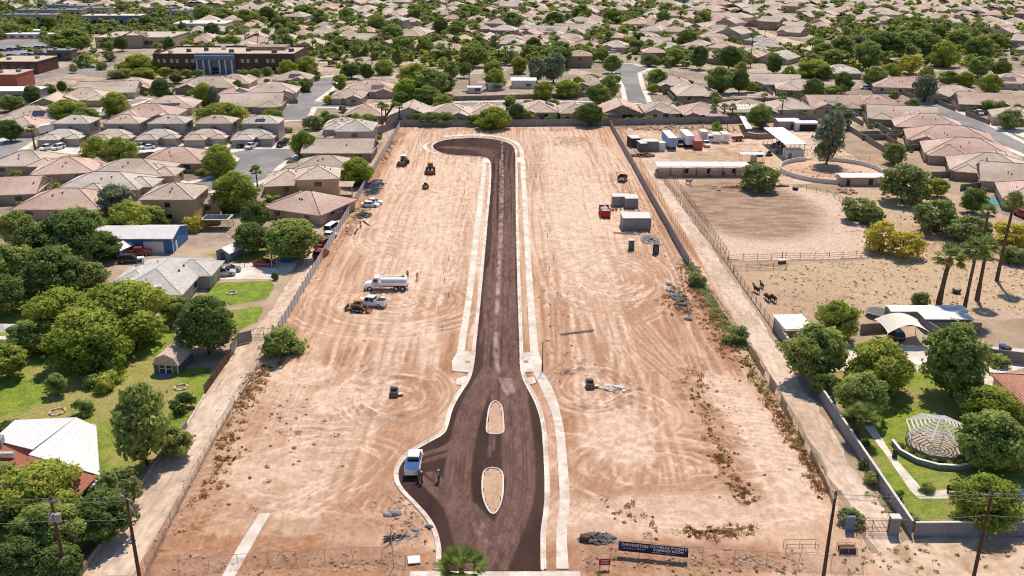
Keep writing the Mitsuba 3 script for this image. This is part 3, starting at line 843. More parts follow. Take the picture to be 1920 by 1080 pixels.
for k, lm in (('sgreen', 'm_leaf_green'), ('sbright', 'm_leaf_bright'), ('sdark', 'm_leaf_dark'), ('solive', 'm_leaf_olive'), ('sdry', 'm_leaf_dry'), ('sred', 'm_leaf_red'), ('syellow', 'm_leaf_yellow')):
    shrub_group('plan_' + k, lm, 300 + len(k) * 5 + ord(k[1]), 1300, .06)


def palm_mesh(seed, fronds, length, big=False):
    """fan-palm head: stalks ending in pleated fans of pointed leaflets"""
    r = np.random.default_rng(seed); V, F, N = [], [], []; n = 0
    for k in range(fronds):
        az = k * 2.39996 + r.normal(0, .2); el = math.radians(r.uniform(-22, 60) if k > fronds * .3 else r.uniform(40, 85))
        u = np.array([math.cos(az) * math.cos(el), math.sin(az) * math.cos(el), math.sin(el)])
        side = np.array([-math.sin(az), math.cos(az), 0]); up = np.cross(u, side) * -1
        L = length * r.uniform(.8, 1.1); base = u * L * .48
        leaf = 19 if big else 9
        V += [np.zeros(3) + side * .02 * length, base, np.zeros(3) - side * .02 * length]; F.append([n, n + 1, n + 2]); N += [up] * 3; n += 3
        for j in range(leaf):
            t = (j - (leaf - 1) / 2) / ((leaf - 1) / 2)
            a = t * (1.15 if big else 1.35)
            d = u * math.cos(a) + side * math.sin(a)
            tip = base + d * L * (.62 - .12 * abs(t)) + np.array([0, 0, -.10 * L * (1 - max(el, 0) / 1.6) * r.uniform(.5, 1.4)])
            w = np.cross(d, up) * L * (.017 if big else .05)
            mid = base + d * L * .33
            V += [base, mid + w, tip, mid - w]; F += [[n, n + 1, n + 2], [n, n + 2, n + 3]]
            nn = up * .6 + d * .2 + r.normal(0, .25, 3); nn /= np.linalg.norm(nn)
            N += [nn] * 4; n += 4
    return np.array(V), np.array(F), np.array(N)


def palm(px, py, h, crown, label, seed=1, thick=.30, skirt=True, big=False, ground=True, at=None, group=None, lean=(0, 0), name='fan_palm'):
    x, y = W(px, py) if at is None else at
    key = thing(name, label, 'palm tree', group)
    r = np.random.default_rng(seed)
    mb = MB(); zs = np.linspace(0, h, 9)
    mb.tube([(x + lean[0] * (z / h) ** 1.5, y + lean[1] * (z / h) ** 1.5, z) for z in zs], [thick * (1.35 - .1 * i if i < 3 else 1.0 - .02 * i) * r.uniform(.96, 1.04) for i in range(9)], 9)
    put(key, 'trunk', mb, 'm_bark', 40)
    v, f, n = palm_mesh(seed, 34 if big else 40, crown / 2, big)
    top = np.array([x + lean[0], y + lean[1], h])
    scene[new(key + '__fronds')] = {'type': 'ply', 'filename': meshkit.write_ply((v + top, f), False, normals=n), 'face_normals': False, 'bsdf': {'type': 'ref', 'id': 'm_leaf_palm'}}
    if skirt:
        v, f, n = palm_mesh(seed + 5, 16, crown / 2 * .62)
        v[:, 2] = -np.abs(v[:, 2]) * 1.1 - .1; v[:, :2] *= .55
        scene[new(key + '__dead_fronds')] = {'type': 'ply', 'filename': meshkit.write_ply((v + top, f), False, normals=n), 'face_normals': False, 'bsdf': {'type': 'ref', 'id': 'm_leaf_dry'}}
    return key


auto = []      # things whose label is finished at the end, by their place along a row
NT = [0]


def grow(kind, x, y, w, h, label=None, name='shade_tree', cat='tree', group=None, desc=None, rot=None):
    plans = KINDS.get(kind) or ['plan_' + kind]
    NT[0] += 1
    k = NT[0]
    rr = (k * 137.5) % 360 if rot is None else rot
    key = new(name)
    sx = w * (1 + .12 * math.sin(k * 3.1)); sy = w * (1 + .12 * math.cos(k * 2.3))
    scene[key] = {'type': 'instance', 'group': {'type': 'ref', 'id': plans[k % len(plans)]}, 'to_world': T().translate([float(x), float(y), 0]).rotate([0, 0, 1], rr).scale([float(sx), float(sy), float(h)])}
    labels[key] = {'label': label or '', 'category': cat}
    if group:
        labels[key]['group'] = group
    if not label:
        auto.append((key, desc or TREE_WORDS.get(kind, 'leafy green') + (' shrub' if kind[0] == 's' and kind != 'small' else ' tree'), x, y))
    return key


TREE_WORDS = dict(big='broad bright green', bigdark='large dark green', biggreen='large green', bright='bright green', green='leafy green', dark='round dark green', olive='loose olive green', yellow='yellow flowering', grey='grey green feathery', tallgreen='tall green',
                  sgreen='green', sbright='bright green', sdark='dark green', solive='olive', sdry='dry brown', sred='red flowering', syellow='yellow')


def tree(cx, cy, wpx, ratio, kind, label=None, **k):
    """a tree whose crown has its middle at the photo point and the given width in photo pixels"""
    wpx *= 1.13
    w = wpx * S(cx, cy, 3); h = w * ratio
    for _ in range(3):
        z = h * .60; w = wpx * S(cx, cy, z) * 1.0; h = w * ratio
    if w > 7.6:
        kind = {'bright': 'big', 'green': 'biggreen', 'dark': 'bigdark'}.get(kind, kind)
    x, y = W(cx, cy, h * .60)
    return grow(kind, x, y, w, h, label, **k)


def shrub(cx, by, wpx, kind, label=None, ratio=.8, name='shrub', cat='shrub', **k):
    w = wpx * S(cx, by); x, y = W(cx, by)
    return grow(kind, x, y + w * .3, w, w * ratio, label, name=name, cat=cat, **k)


# ---------------------------------------------------------------- houses
def roof_parts(mb, rc, cx, cy, w, d, h, kind, pitch=.40, over=.55, fascia=.18):
    """hip or gable roof over a w x d block standing at (cx, cy); ridge along the longer side"""
    W2, D2 = w / 2 + over, d / 2 + over
    alongx = w >= d
    a, b = (W2, D2) if alongx else (D2, W2)
    if kind == 'gable_y':
        alongx, a, b, kind = False, D2, W2, 'gable'
    elif kind == 'gable_x':
        alongx, a, b, kind = True, W2, D2, 'gable'
    rise = b * pitch
    e = a - (b if kind == 'hip' else 0)
    e = max(e, .02)
    z0 = h - over * pitch + .05
    P = lambda u, v, z: (cx + (u if alongx else -v), cy + (v if alongx else u), z)
    A, B, C, D = P(-a, -b, z0), P(a, -b, z0), P(a, b, z0), P(-a, b, z0)
    R0, R1 = P(-e, 0, z0 + rise), P(e, 0, z0 + rise)
    mb.poly([A, B, R1, R0]); mb.poly([C, D, R0, R1])
    lo = [(q[0], q[1], q[2] - fascia) for q in (A, B, C, D)]
    if kind == 'hip':
        mb.poly([B, C, R1]); mb.poly([D, A, R0])
        for s_, t_ in ((A, R0), (D, R0), (B, R1), (C, R1)):
            rc.tube([s_, t_], .11, 4)
    else:
        i = lambda q: (q[0], q[1], q[2] - fascia)
        mb.poly([B, R1, i(R1), lo[1]]); mb.poly([R1, C, lo[2], i(R1)]); mb.poly([D, R0, i(R0), lo[3]]); mb.poly([R0, A, lo[0], i(R0)])
    for q in range(4):
        T4 = (A, B, C, D); mb.poly([T4[q], lo[q], lo[(q + 1) % 4], T4[(q + 1) % 4]])
    mb.poly([lo[0], lo[3], lo[2], lo[1]])
    rc.tube([R0, R1], .12, 4)
    return P, a, b, e, z0, rise, kind, alongx


def house(x, y, w, d, rot=0, storeys=1, roof='tan', wall='stucco_tan', kind='hip', wings=(), label=None, desc=None, detail=2, front=-1, solar=None, name='house', chimney=False, patio=False, garage=None):
    key = new(name)
    labels[key] = {'label': label or '', 'category': 'house'}
    if not label:
        auto.append((key, desc or f'{dict(tan="tan", pink="pinkish", grey="grey", brown="brown", plain="plain grey", redtile="red")[roof]} roofed {"two-storey " if storeys > 1 else ""}house', x, y))
    r = random.Random(int(abs(x) * 31 + abs(y) * 17))
    wm, rm, cm = MB(), MB(), MB()
    blocks = [(0, 0, w, d, 2.9 * storeys + (.3 if storeys > 1 else 0), kind)] + [tuple(q) for q in wings]
    solarq = []
    for bi, (cx, cy, bw, bd, bh, bk) in enumerate(blocks):
        wm.box((cx, cy, bh / 2), (bw, bd, bh))
        info = roof_parts(rm, cm, cx, cy, bw, bd, bh, bk)
        P, a, b, e, z0, rise, kk, ax = info
        if kk == 'gable':
            for s in (-1, 1):
                q = [P(s * (a - .55), -b + .55, bh - .02), P(s * (a - .55), b - .55, bh - .02), P(s * (a - .55), 0, bh + (b - .55) * .40 - .05)]
                wm.poly(q)
        if bi == 0:
            main = info
    put(key, 'wall', wm.turn(x, y, rot), 'm_' + wall)
    put(key, 'roof', rm.turn(x, y, rot), 'm_roof_' + roof if roof != 'redtile' else 'm_redtile')
    if detail > 0:
        put(key, 'ridge_cap', cm.turn(x, y, rot), 'm_ridge' if roof != 'plain' else 'm_roofing')
    if detail > 1:
        # windows and doors on the faces towards the light and the street
        def opening(nm, mat, cx, cy, z, sx, sy, sz, frame=False):
            mb = MB().box((cx, cy, z), (sx, sy, sz)).turn(x, y, rot)
            q = put(key, nm, mb, mat)
            if frame:
                f_ = MB()
                for s in (-1, 1):
                    f_.box((cx + s * (sx / 2 + .05 if sx > sy else 0), cy + s * (sy / 2 + .05 if sy > sx else 0), z), (.12 if sx > sy else sx + .05, .12 if sy > sx else sy + .05, sz + .24))
                    f_.box((cx, cy, z + s * (sz / 2 + .06)), ((sx + .0) if sx > sy else sx + .06, (sy + .0) if sy > sx else sy + .06, .12))
                put(q, 'frame', f_.turn(x, y, rot), 'm_trim')
        for bi, (cx, cy, bw, bd, bh, bk) in enumerate(blocks[:2]):
            fy = cy - bd / 2 - .02
            for st in range(storeys if bi == 0 else 1):
                n = max(1, int(bw / 6.5))
                for q in range(n):
                    u = cx - bw / 2 + (q + .5) * bw / n + r.uniform(-.4, .4)
                    opening('window', 'm_glass', u, fy, 1.55 + st * 2.95, r.choice((1.3, 1.5, 1.9)), .10, 1.15, detail > 2)
            s = 1 if x < 0 else -1
            opening('window', 'm_glass', cx + s * (bw / 2 + .02), cy + r.uniform(-.2, .2) * bd, 1.55 + (2.95 if storeys > 1 and bi == 0 else 0), .10, 1.4, 1.1)
        if garage is not None:
            gx, gy, side = garage
            opening('garage_door', 'm_door_tan', gx, gy, 1.12, 4.6 if side == 'y' else .1, .1 if side == 'y' else 4.6, 2.2)
        else:
            opening('garage_door', 'm_door_tan', blocks[-1][0], blocks[-1][1] + blocks[-1][3] / 2 + .02, 1.12, min(4.6, blocks[-1][2] * .7), .1, 2.2)
        if patio:
            opening('patio_door', 'm_glass', w * .12, -d / 2 - .03, 1.1, 3.2, .1, 2.1)
    if detail > 1:
        vm = MB()
        P, a, b, e, z0, rise, kk, ax = main
        for q in range(3):
            u, v = r.uniform(-e, e) if e > 1 else r.uniform(-.5, .5), r.uniform(.25, .6) * b * (-1 if q else 1)
            c = P(u, v, 0)
            put(key, 'vent', MB().box((c[0], c[1], z0 + rise * (1 - abs(v) / b) + .16), (.32, .32, .4)).turn(x, y, rot), 'm_ridge' if q else 'm_offwhite')
    if chimney:
        put(key, 'chimney', MB().box((w * .22, 0, blocks[0][4] + main[5] * .8), (1.0, .8, 2.0), ch=.04).turn(x, y, rot), 'm_' + wall)
    if solar:
        # panels on the front slope: (columns, rows, shift)
        P, a, b, e, z0, rise, kk, ax = main
        sm = MB()
        for i in range(solar[0]):
            for j in range(solar[1]):
                u = (i - solar[0] / 2 + .5) * 1.12 + solar[2]; v0 = -b * .82 + j * 1.75
                zf = lambda v: z0 + rise * (1 - abs(v) / b) + .13
                q = [P(u - .52, v0, zf(v0)), P(u + .52, v0, zf(v0)), P(u + .52, v0 + 1.62, zf(v0 + 1.62)), P(u - .52, v0 + 1.62, zf(v0 + 1.62))]
                if v0 + 1.62 < -.1:
                    lo = [(p[0], p[1], p[2] - .06) for p in q]
                    sm.poly(q)
                    for k in range(4):
                        sm.poly([q[k], lo[k], lo[(k + 1) % 4], q[(k + 1) % 4]])
        if sm.n:
            k = put(key, 'solar_panels', sm.turn(x, y, rot), 'm_solar'); labels[k] = {'kind': 'stuff'}
    return key


def home(fx, fy, wpx, d, rot=0, **k):
    """a house whose street-side wall stands at the photo point, wpx photo pixels wide"""
    w = wpx * S(fx, fy)
    x, y = W(fx, fy)
    t = math.radians(rot)
    return house(x - math.sin(t) * d / 2, y + math.cos(t) * d / 2, w, d, rot, **k)


# ---------------------------------------------------------------- vehicles
def sect(x, w, zb, zt, r=.12, tum=.92):
    """a rounded body section at x"""
    return np.array([(x, -w * .96, zb), (x, w * .96, zb), (x, w, zb + r), (x, w, (zb + zt) / 2 + .05), (x, w * .97, zt - r * .8), (x, w * tum, zt), (x, -w * tum, zt), (x, -w * .97, zt - r * .8), (x, -w, (zb + zt) / 2 + .05), (x, -w, zb + r)])


CARS = {  # length, half width, body stations (x, width factor, bottom, top), cabin stations (x, half width factor, top), roof height
    'sedan': (4.7, .90, [(-2.35, .80, .45, .72), (-2.2, .92, .30, .90), (-1.5, 1, .24, .98), (-.6, 1, .22, .96), (.6, 1, .22, .94), (1.5, .99, .24, .90), (2.15, .92, .28, .78), (2.35, .78, .42, .62)], (-1.75, -.95, .35, 1.25), 1.45),
    'suv': (4.9, .97, [(-2.45, .86, .5, .95), (-2.38, .95, .40, 1.06), (-1.6, 1, .32, 1.10), (-.6, 1, .3, 1.08), (.7, 1, .3, 1.07), (1.6, .99, .32, 1.05), (2.25, .93, .38, .95), (2.45, .80, .5, .75)], (-2.38, -2.0, .45, 1.35), 1.78),
    'pickup': (5.8, .98, [(-2.9, .93, .62, 1.05), (-2.85, .97, .5, 1.1), (-1.9, 1, .45, 1.1), (-.7, 1, .4, 1.1), (.8, 1, .4, 1.12), (1.8, .99, .42, 1.12), (2.7, .94, .48, 1.04), (2.9, .82, .6, .85)], (-.75, -.55, .9, 1.5), 1.88),
    'van': (5.6, 1.0, [(-2.8, .96, .45, 1.15), (-2.7, 1, .38, 1.2), (-1, 1, .36, 1.2), (1, 1, .36, 1.2), (2.0, .99, .38, 1.15), (2.7, .9, .42, .95), (2.8, .8, .5, .8)], (-2.75, -2.6, 1.3, 1.95), 2.15)}


def car(x, y, rot, kind, paint, label, group=None, name=None, cat=None, z=0.0, detail=2, bed=None):
    L, hw, st, (c0, c1, c2, c3), rh = CARS[kind]
    key = thing(name or {'sedan': 'parked_car', 'suv': 'parked_suv', 'pickup': 'pickup_truck', 'van': 'delivery_van'}[kind], label, cat or {'sedan': 'car', 'suv': 'suv', 'pickup': 'pickup truck', 'van': 'van'}[kind], group)
    pm = 'm_paint_' + paint
    body = MB().loft([sect(q[0], hw * q[1], q[2], q[3]) for q in st])
    belt = np.interp
    sx = [q[0] for q in st]; stp = [q[3] for q in st]
    zt = lambda u: float(np.interp(u, sx, stp))
    cab = MB()
    P = lambda u, w_, z_: np.array([(u, -w_, z_), (u, w_, z_)])
    base = [(c0, hw * .93, zt(c0) - .04), (c3, hw * .93, zt(c3) - .04)]
    top = [(c1, hw * .74, rh - .05), (c2, hw * .74, rh - .05)]
    v = [(c0, -hw * .93, zt(c0) - .04), (c3, -hw * .93, zt(c3) - .04), (c3, hw * .93, zt(c3) - .04), (c0, hw * .93, zt(c0) - .04), (c1, -hw * .74, rh - .05), (c2, -hw * .74, rh - .05), (c2, hw * .74, rh - .05), (c1, hw * .74, rh - .05)]
    cab.add(v, [[0, 1, 5], [0, 5, 4], [1, 2, 6], [1, 6, 5], [2, 3, 7], [2, 7, 6], [3, 0, 4], [3, 4, 7], [4, 5, 6], [4, 6, 7]])
    roof = MB().box(((c1 + c2) / 2, 0, rh - .02), (c2 - c1 + .12, hw * 1.52, .09), ch=.04)
    for s in (-1, 1):   # pillars
        for a, b in ((0, 4), (1, 5)):
            p, q = np.array(v[a]), np.array(v[b]); p[1] = abs(p[1]) * s; q[1] = abs(q[1]) * s
            roof.tube([p, q], .055, 4)
        m = (c1 + c2) / 2
        roof.tube([(m, s * hw * .94, zt(m)), (m, s * hw * .75, rh - .04)], .05, 4)
    if kind == 'pickup':
        bedm = MB()
        for s in (-1, 1):
            body.box((-1.85, s * hw * .93, 1.24), (2.05, .09, .34))
        body.box((-2.84, 0, 1.24), (.08, hw * 1.9, .34)); body.box((-.82, 0, 1.24), (.08, hw * 1.9, .34))
        bedm.box((-1.83, 0, 1.115), (1.94, hw * 1.74, .03))
        put(key, 'bed', bedm.turn(x, y, rot, z), 'm_dark')
        if bed:
            lm = MB(); lm.box((-1.2, 0, 1.32), (.5, hw * 1.6, .38), ch=.03); put(key, 'tool_box', lm.turn(x, y, rot, z), 'm_' + bed)
    put(key, 'body', body.turn(x, y, rot, z), pm, 35)
    put(key, 'window', cab.turn(x, y, rot, z), 'm_glass')
    put(key, 'roof', roof.turn(x, y, rot, z), pm)
    wr = .34 if kind == 'sedan' else .40
    for a in (L * .31, -L * .30):
        for s in (-1, 1):
            wk = put(key, 'wheel', MB().cyl((a, s * (hw - .09), wr), wr, .24, 14, 'y').turn(x, y, rot, z), 'm_rubber')
            if detail > 1:
                put(wk, 'rim', MB().cyl((a, s * (hw - .09), wr), wr * .58, .26, 10, 'y').turn(x, y, rot, z), 'm_steel')
    if detail > 1:
        for s in (-1, 1):
            put(key, 'headlight', MB().box((L / 2 - .13, s * hw * .66, .72 if kind == 'sedan' else .86), (.14, .34, .15)).turn(x, y, rot, z), 'm_white')
            put(key, 'tail_light', MB().box((-L / 2 + .06, s * hw * .74, .85 if kind == 'sedan' else .95), (.12, .26, .2)).turn(x, y, rot, z), 'm_red')
            put(key, 'mirror', MB().box((c3 - .45, s * (hw + .1), zt(c3) + .12), (.16, .22, .16)).turn(x, y, rot, z), pm)
    return key


# ---------------------------------------------------------------- people
def person(x, y, rot, label, shirt, trousers, hat='white', z=0.0, arms=((20, 30), (15, 60)), skin='skin_dark', step=.12, vest=None):
    """a standing worker facing along rot; arms: (lift, bend) in degrees for the left and the right one"""
    import manifold3d as m3
    key = thing('person', label, 'person')

    def limb(pts):
        out = []
        for (p, a), (q, b) in zip(pts[:-1], pts[1:]):
            s = [m3.Manifold.sphere(a, 14).translate(tuple(p)), m3.Manifold.sphere(b, 14).translate(tuple(q))]
            out.append(m3.Manifold.batch_hull(s))
        return out

    def solid(ms, edge=.035):
        m = m3.Manifold.batch_boolean(ms, m3.OpType.Add).refine_to_length(edge)
        q = m.to_mesh()
        t = trimesh.Trimesh(np.array(q.vert_properties[:, :3]), np.array(q.tri_verts), process=True)
        trimesh.smoothing.filter_taubin(t, iterations=8)
        return t

    def out(nm, t, mat):
        mb = MB().mesh(t).turn(x, y, rot, z)
        return put(key, nm, mb, mat, True)
    hip = .92
    legs, feet, body, hands = [], [], [], []
    arm_end = {}
    for s in (-1, 1):
        f = step * s
        legs += limb([((0, s * .10, hip), .105), ((f * .5 + .03, s * .12, .50), .075), ((f, s * .13, .10), .055)])
        feet += limb([((f - .05, s * .13, .05), .05), ((f + .16, s * .14, .045), .045)])
        lift, bend = arms[0 if s > 0 else 1]
        sh = np.array([0, s * .20, 1.42]); a = math.radians(lift)
        el = sh + np.array([math.sin(a) * .29, s * .07, -math.cos(a) * .29])
        b = math.radians(lift + bend)
        wr = el + np.array([math.sin(b) * .25, -s * .05, -math.cos(b) * .25])
        body += limb([(sh, .075), (el, .058), (el * .35 + wr * .65, .050)])
        d = (wr - el) / np.linalg.norm(wr - el); up = np.cross(d, [0, 1, 0]); sd = np.array([0, 1.0, 0])
        hands += limb([(el * .45 + wr * .55, .043), (wr, .034), (wr + d * .07, .040)])
        for q in range(4):
            b0 = wr + d * .085 + sd * (q - 1.5) * .021
            l = (.030, .036, .033, .025)[q]
            hands += limb([(b0, .0105), (b0 + d * l + up * .006, .0098), (b0 + d * l * 1.8 + up * .024, .0088)])
        t0 = wr + d * .03 - sd * s * .035
        hands += limb([(t0, .013), (t0 + d * .035 - sd * s * .02 + up * .01, .0115), (t0 + d * .062 - sd * s * .022 + up * .02, .010)])
    legs += limb([((0, -.07, hip + .03), .12), ((0, .07, hip + .03), .12)])
    body += limb([((0, -.07, hip + .08), .125), ((0, .07, hip + .08), .125)]) + limb([((0, 0, 1.02), .135), ((0, 0, 1.30), .155)]) + limb([((0, -.13, 1.40), .095), ((0, .13, 1.40), .095)]) + limb([((0, 0, 1.28), .15), ((0, 0, 1.46), .07)])
    out('skin', solid(limb([((0, 0, 1.42), .055), ((.01, 0, 1.56), .052)]) + limb([((-.01, 0, 1.645), .092), ((.03, 0, 1.59), .065)]) + limb([((.085, 0, 1.60), .014), ((.072, 0, 1.63), .010)]) + limb([((0, -.088, 1.615), .018), ((0, -.088, 1.64), .02)]) + limb([((0, .088, 1.615), .018), ((0, .088, 1.64), .02)]) + hands, .022), 'm_' + skin)
    for s in (-1, 1):
        put(key, 'eye', MB().mesh(trimesh.creation.icosphere(2, .011), (.083, s * .034, 1.640)).turn(x, y, rot, z), 'm_black')
    put(key, 'mouth', MB().box((.086, 0, 1.567), (.012, .045, .010)).turn(x, y, rot, z), 'm_pink')
    out('shirt', solid(body), 'm_' + shirt)
    out('trousers', solid(legs), 'm_' + trousers)
    out('boots', solid(feet, .03), 'm_hide_brown')
    hm = MB()
    rr = [(.125, 1.655), (.124, 1.69), (.112, 1.735), (.08, 1.775), (.03, 1.79)]
    hm.loft([np.c_[np.cos(np.linspace(0, 2 * np.pi, 17)[:-1]) * q * 1.08, np.sin(np.linspace(0, 2 * np.pi, 17)[:-1]) * q * .95, np.full(16, zz)] for q, zz in rr])
    hm.box((.10, 0, 1.662), (.13, .17, .014), ch=.006)
    put(key, 'hard_hat', hm.turn(x, y, rot, z), 'm_' + hat, 40)
    if vest:
        vm = [m.scale((1.09, 1.05, 1.0)) for m in limb([((0, 0, 1.06), .142), ((0, 0, 1.30), .16)]) + limb([((0, -.10, 1.40), .085), ((0, .10, 1.40), .085)])]
        out('vest', solid(vm), 'm_' + vest)
        bm = MB()
        for zz in (1.10, 1.24):
            bm.loft([np.c_[np.cos(np.linspace(0, 2 * np.pi, 17)[:-1]) * .178, np.sin(np.linspace(0, 2 * np.pi, 17)[:-1]) * .174, np.full(16, q)] for q in (zz, zz + .04)])
        put(key, 'reflective_band', bm.turn(x, y, rot, z), 'm_offwhite', 40)
    return key
# ---------------------------------------------------------------- fences and walls
def along(pts, step):
    p = np.asarray(pts, float); s = np.r_[0, np.cumsum(np.linalg.norm(np.diff(p, axis=0), axis=1))]
    n = max(1, int(round(s[-1] / step)))
    t = np.linspace(0, s[-1], n + 1)
    return np.c_[np.interp(t, s, p[:, 0]), np.interp(t, s, p[:, 1])]


def panel_fence(name, label, cat, pts, h, step, mat, post='m_grey', th=.05, z0=.06, group=None, cap=None, postr=.05, jitter=.02):
    key = thing(name, label, cat, group)
    q = along(pts, step)
    for a, b in zip(q[:-1], q[1:]):
        c = (a + b) / 2; d = b - a; L = np.hypot(*d); rot = math.degrees(math.atan2(d[1], d[0]))
        put(key, 'panel', MB().box((c[0], c[1], z0 + h / 2 + rng.normal(0, jitter)), (L - .06, th, h), rot), mat)
        if cap:
            put(key, 'cap', MB().box((c[0], c[1], z0 + h + .05 + jitter * 2), (L - .01, th + .08, .08), rot), cap)
    if post:
        for a in q:
            put(key, 'post', MB().tube([(a[0], a[1], 0), (a[0], a[1], h + z0 + .12)], postr, 6), post)
    return key


def chain_fence(name, label, pts, h, step, lean=.03, wire=True, cloth=None, mat='m_grey', rails=(1.0,)):
    key = thing(name, label, 'fence')
    q = along(pts, step)
    top = []
    for a in q:
        t = np.r_[a + rng.normal(0, lean, 2), h + rng.normal(0, .03)]
        top.append(t)
        put(key, 'post', MB().tube([(a[0], a[1], 0), t], .032, 5), mat)
    rm = MB(); rm.tube(np.array(top) - [0, 0, .04], .022, 5)
    put(key, 'rail', rm, mat)
    if wire:
        wm = MB()
        for a, b, ta, tb in zip(q[:-1], q[1:], top[:-1], top[1:]):
            L = np.hypot(*(b - a)); n = int(L / .30)
            P = lambda u, w_: np.r_[a * (1 - u) + b * u, 0.05] * (1 - w_) + (ta * (1 - u) + tb * u) * w_
            k = h / L
            for i in range(-int(n * k) - 1, n + 1):
                u0 = i / n; u1 = u0 + k
                lo, hi = max(u0, 0), min(u1, 1)
                if hi > lo:
                    wm.tube([P(lo, (lo - u0) / k), P(hi, (hi - u0) / k)], .008, 3, False)
                    wm.tube([P(1 - lo, (lo - u0) / k), P(1 - hi, (hi - u0) / k)], .008, 3, False)
        k = put(key, 'wire_mesh', wm, mat); labels[k] = {'kind': 'stuff'}
    if cloth:
        for a, b, ta, tb in zip(q[:-1], q[1:], top[:-1], top[1:]):
            if a[1] > 146 or rng.random() < .22:
                continue
            n = 7; g1, g2 = [], []
            u = np.linspace(0.01, .99, n)
            rows = []
            d = (b - a) / np.hypot(*(b - a)); nn = np.array([-d[1], d[0]])
            for w_ in np.linspace(.03, rng.uniform(.35, .95), 5):
                r = [np.r_[a * (1 - x) + b * x, .03] * (1 - w_) + (ta * (1 - x) + tb * x) * w_ + np.r_[nn * (-.04 - .03 * math.sin(x * 9 + w_ * 4)), 0] for x in u]
                rows.append(r)
            v = np.array(rows).reshape(-1, 3); F = [[i * n + j, i * n + j + 1, i * n + n + j + 1, i * n + n + j] for i in range(4) for j in range(n - 1)]
            put(key, 'windscreen', MB().add(v, F), cloth, True)
    return key


def pipe_fence(name, label, pts, h=1.4, step=3.0, rails=(.45, .9, 1.35), mat='m_rust', r=.045, group=None):
    key = thing(name, label, 'fence', group)
    q = along(pts, step)
    for a in q:
        put(key, 'post', MB().tube([(a[0], a[1], 0), (a[0], a[1], h + .15)], r * 1.25, 5), mat)
    for z in rails:
        put(key, 'rail', MB().tube(np.c_[q, np.full(len(q), z)], r * .8, 4), mat)
    return key


panel_fence('panel_fence', 'long grey panel fence with posts along the upper left edge of the dirt lot', 'fence', [(-40.3, 146.5), (-40.0, 240), (-39.7, 333)], 2.0, 2.45, 'm_fence', 'm_darkgrey', postr=.08)
chain_fence('chain_fence', 'rusty chain-link fence along the lower left edge of the lot beside the dirt lane', [(-40.3, 146), (-40.6, 120), (-40.2, 100), (-39.4, 83.5)], 1.9, 3.0, .05)
panel_fence('block_wall', 'dark block wall closing the far end of the dirt lot', 'wall', [(-60.5, 300), (-47.7, 315), (-40.6, 334.4), (0, 335.2), (35.5, 336.4), (82, 341), (118, 346)], 2.3, 4.8, 'm_greywall', None, .2, .0, cap='m_ridge', jitter=0)
panel_fence('block_wall', 'dark block wall running down the right side of the lot to the bushes', 'wall', [(35.8, 335.8), (36.4, 260), (37.0, 184)], 2.0, 4.8, 'm_greywall', None, .2, .0, cap='m_ridge', jitter=0)
chain_fence('chain_fence', 'chain-link fence with torn tan windscreen down the lower right side of the lot', [(37.2, 183), (38.6, 160), (39.6, 143), (39.9, 118), (39.6, 100.5), (39.0, 96)], 1.8, 3.0, .05, True, 'm_lumber')
chain_fence('wire_fence', 'thin wire fence on rusty posts just beyond the dark right block wall', [(37.6, 334), (38.4, 260), (38.9, 190)], 2.3, 2.6, .06, False, None, 'm_rust')
pipe_fence('pipe_fence', 'first rusty pipe fence beside the dirt lane, leading from the stable', [W(1246, 340), W(1300, 415), W(1362, 492), W(1400, 548), W(1450, 618)], 1.5, 2.9)
pipe_fence('pipe_fence', 'second rusty pipe fence bounding the reddish riding arena beside the lane', [W(1262, 338), W(1315, 408), W(1366, 483)], 1.5, 2.7)
pipe_fence('pipe_fence', 'low pipe fence along the near edge of the riding arena', [W(1366, 490), W(1470, 487), W(1560, 486), W(1655, 480)], 1.5, 3.0)
pipe_fence('wire_fence', 'weathered post fence on the right edge of the riding arena', [W(1512, 357), W(1560, 368), W(1590, 387), W(1625, 425), W(1652, 470)], 1.35, 3.1, (.5, 1.1), 'm_wood')
pipe_fence('pipe_gate', 'rusty pipe gate panels lying across the corner of the pasture', [W(1375, 508), W(1430, 506), W(1475, 505)], 1.3, 3.2, (.3, .6, .9, 1.2))
pipe_fence('rail_fence', 'short leaning white rail fence behind the round pen', [W(1500, 287), W(1560, 300), W(1630, 302)], 1.3, 3.0, (.5, 1.1), 'm_steel')
panel_fence('garden_wall', 'long grey garden wall with pale cap beside the right dirt lane', 'wall', [(46.2, 151), (46.15, 90.6)], 1.9, 4.3, 'm_greywall', None, .22, 0, cap='m_offwhite', jitter=0)
panel_fence('garden_wall', 'grey garden wall facing the street at the bottom right corner', 'wall', [(46.35, 90.35), (70, 90.6)], 1.9, 4.3, 'm_greywall', None, .22, 0, cap='m_offwhite', jitter=0)
panel_fence('garden_wall', 'tan wall between the cattle pasture and the paved yard with the canopy', 'wall', [W(1612, 626), W(1668, 622)], 1.8, 4.0, 'm_block', None, .2, 0, jitter=0)
panel_fence('garden_wall', 'tan wall with a step in it right of the arched canopy', 'wall', [W(1738, 622), W(1838, 625)], 1.9, 4.0, 'm_block', None, .2, 0, jitter=0)
panel_fence('board_fence', 'dark brown board fence below the green barn-shaped shed', 'fence', [W(434, 668), W(384, 740)], 1.5, 1.9, 'm_wood', 'm_wood')
panel_fence('metal_fence', 'weathered grey metal fence panels beside the ornamental gate', 'fence', [W(434, 668), W(448, 645), W(472, 640)], 2.0, 2.2, 'm_greywood', 'm_dark')
panel_fence('retaining_wall', 'low tan retaining wall between the lawn and the left dirt lane', 'wall', [W(350, 800), W(290, 874), W(225, 978), W(148, 1084)], .9, 4.0, 'm_block', None, .3, 0, jitter=0)
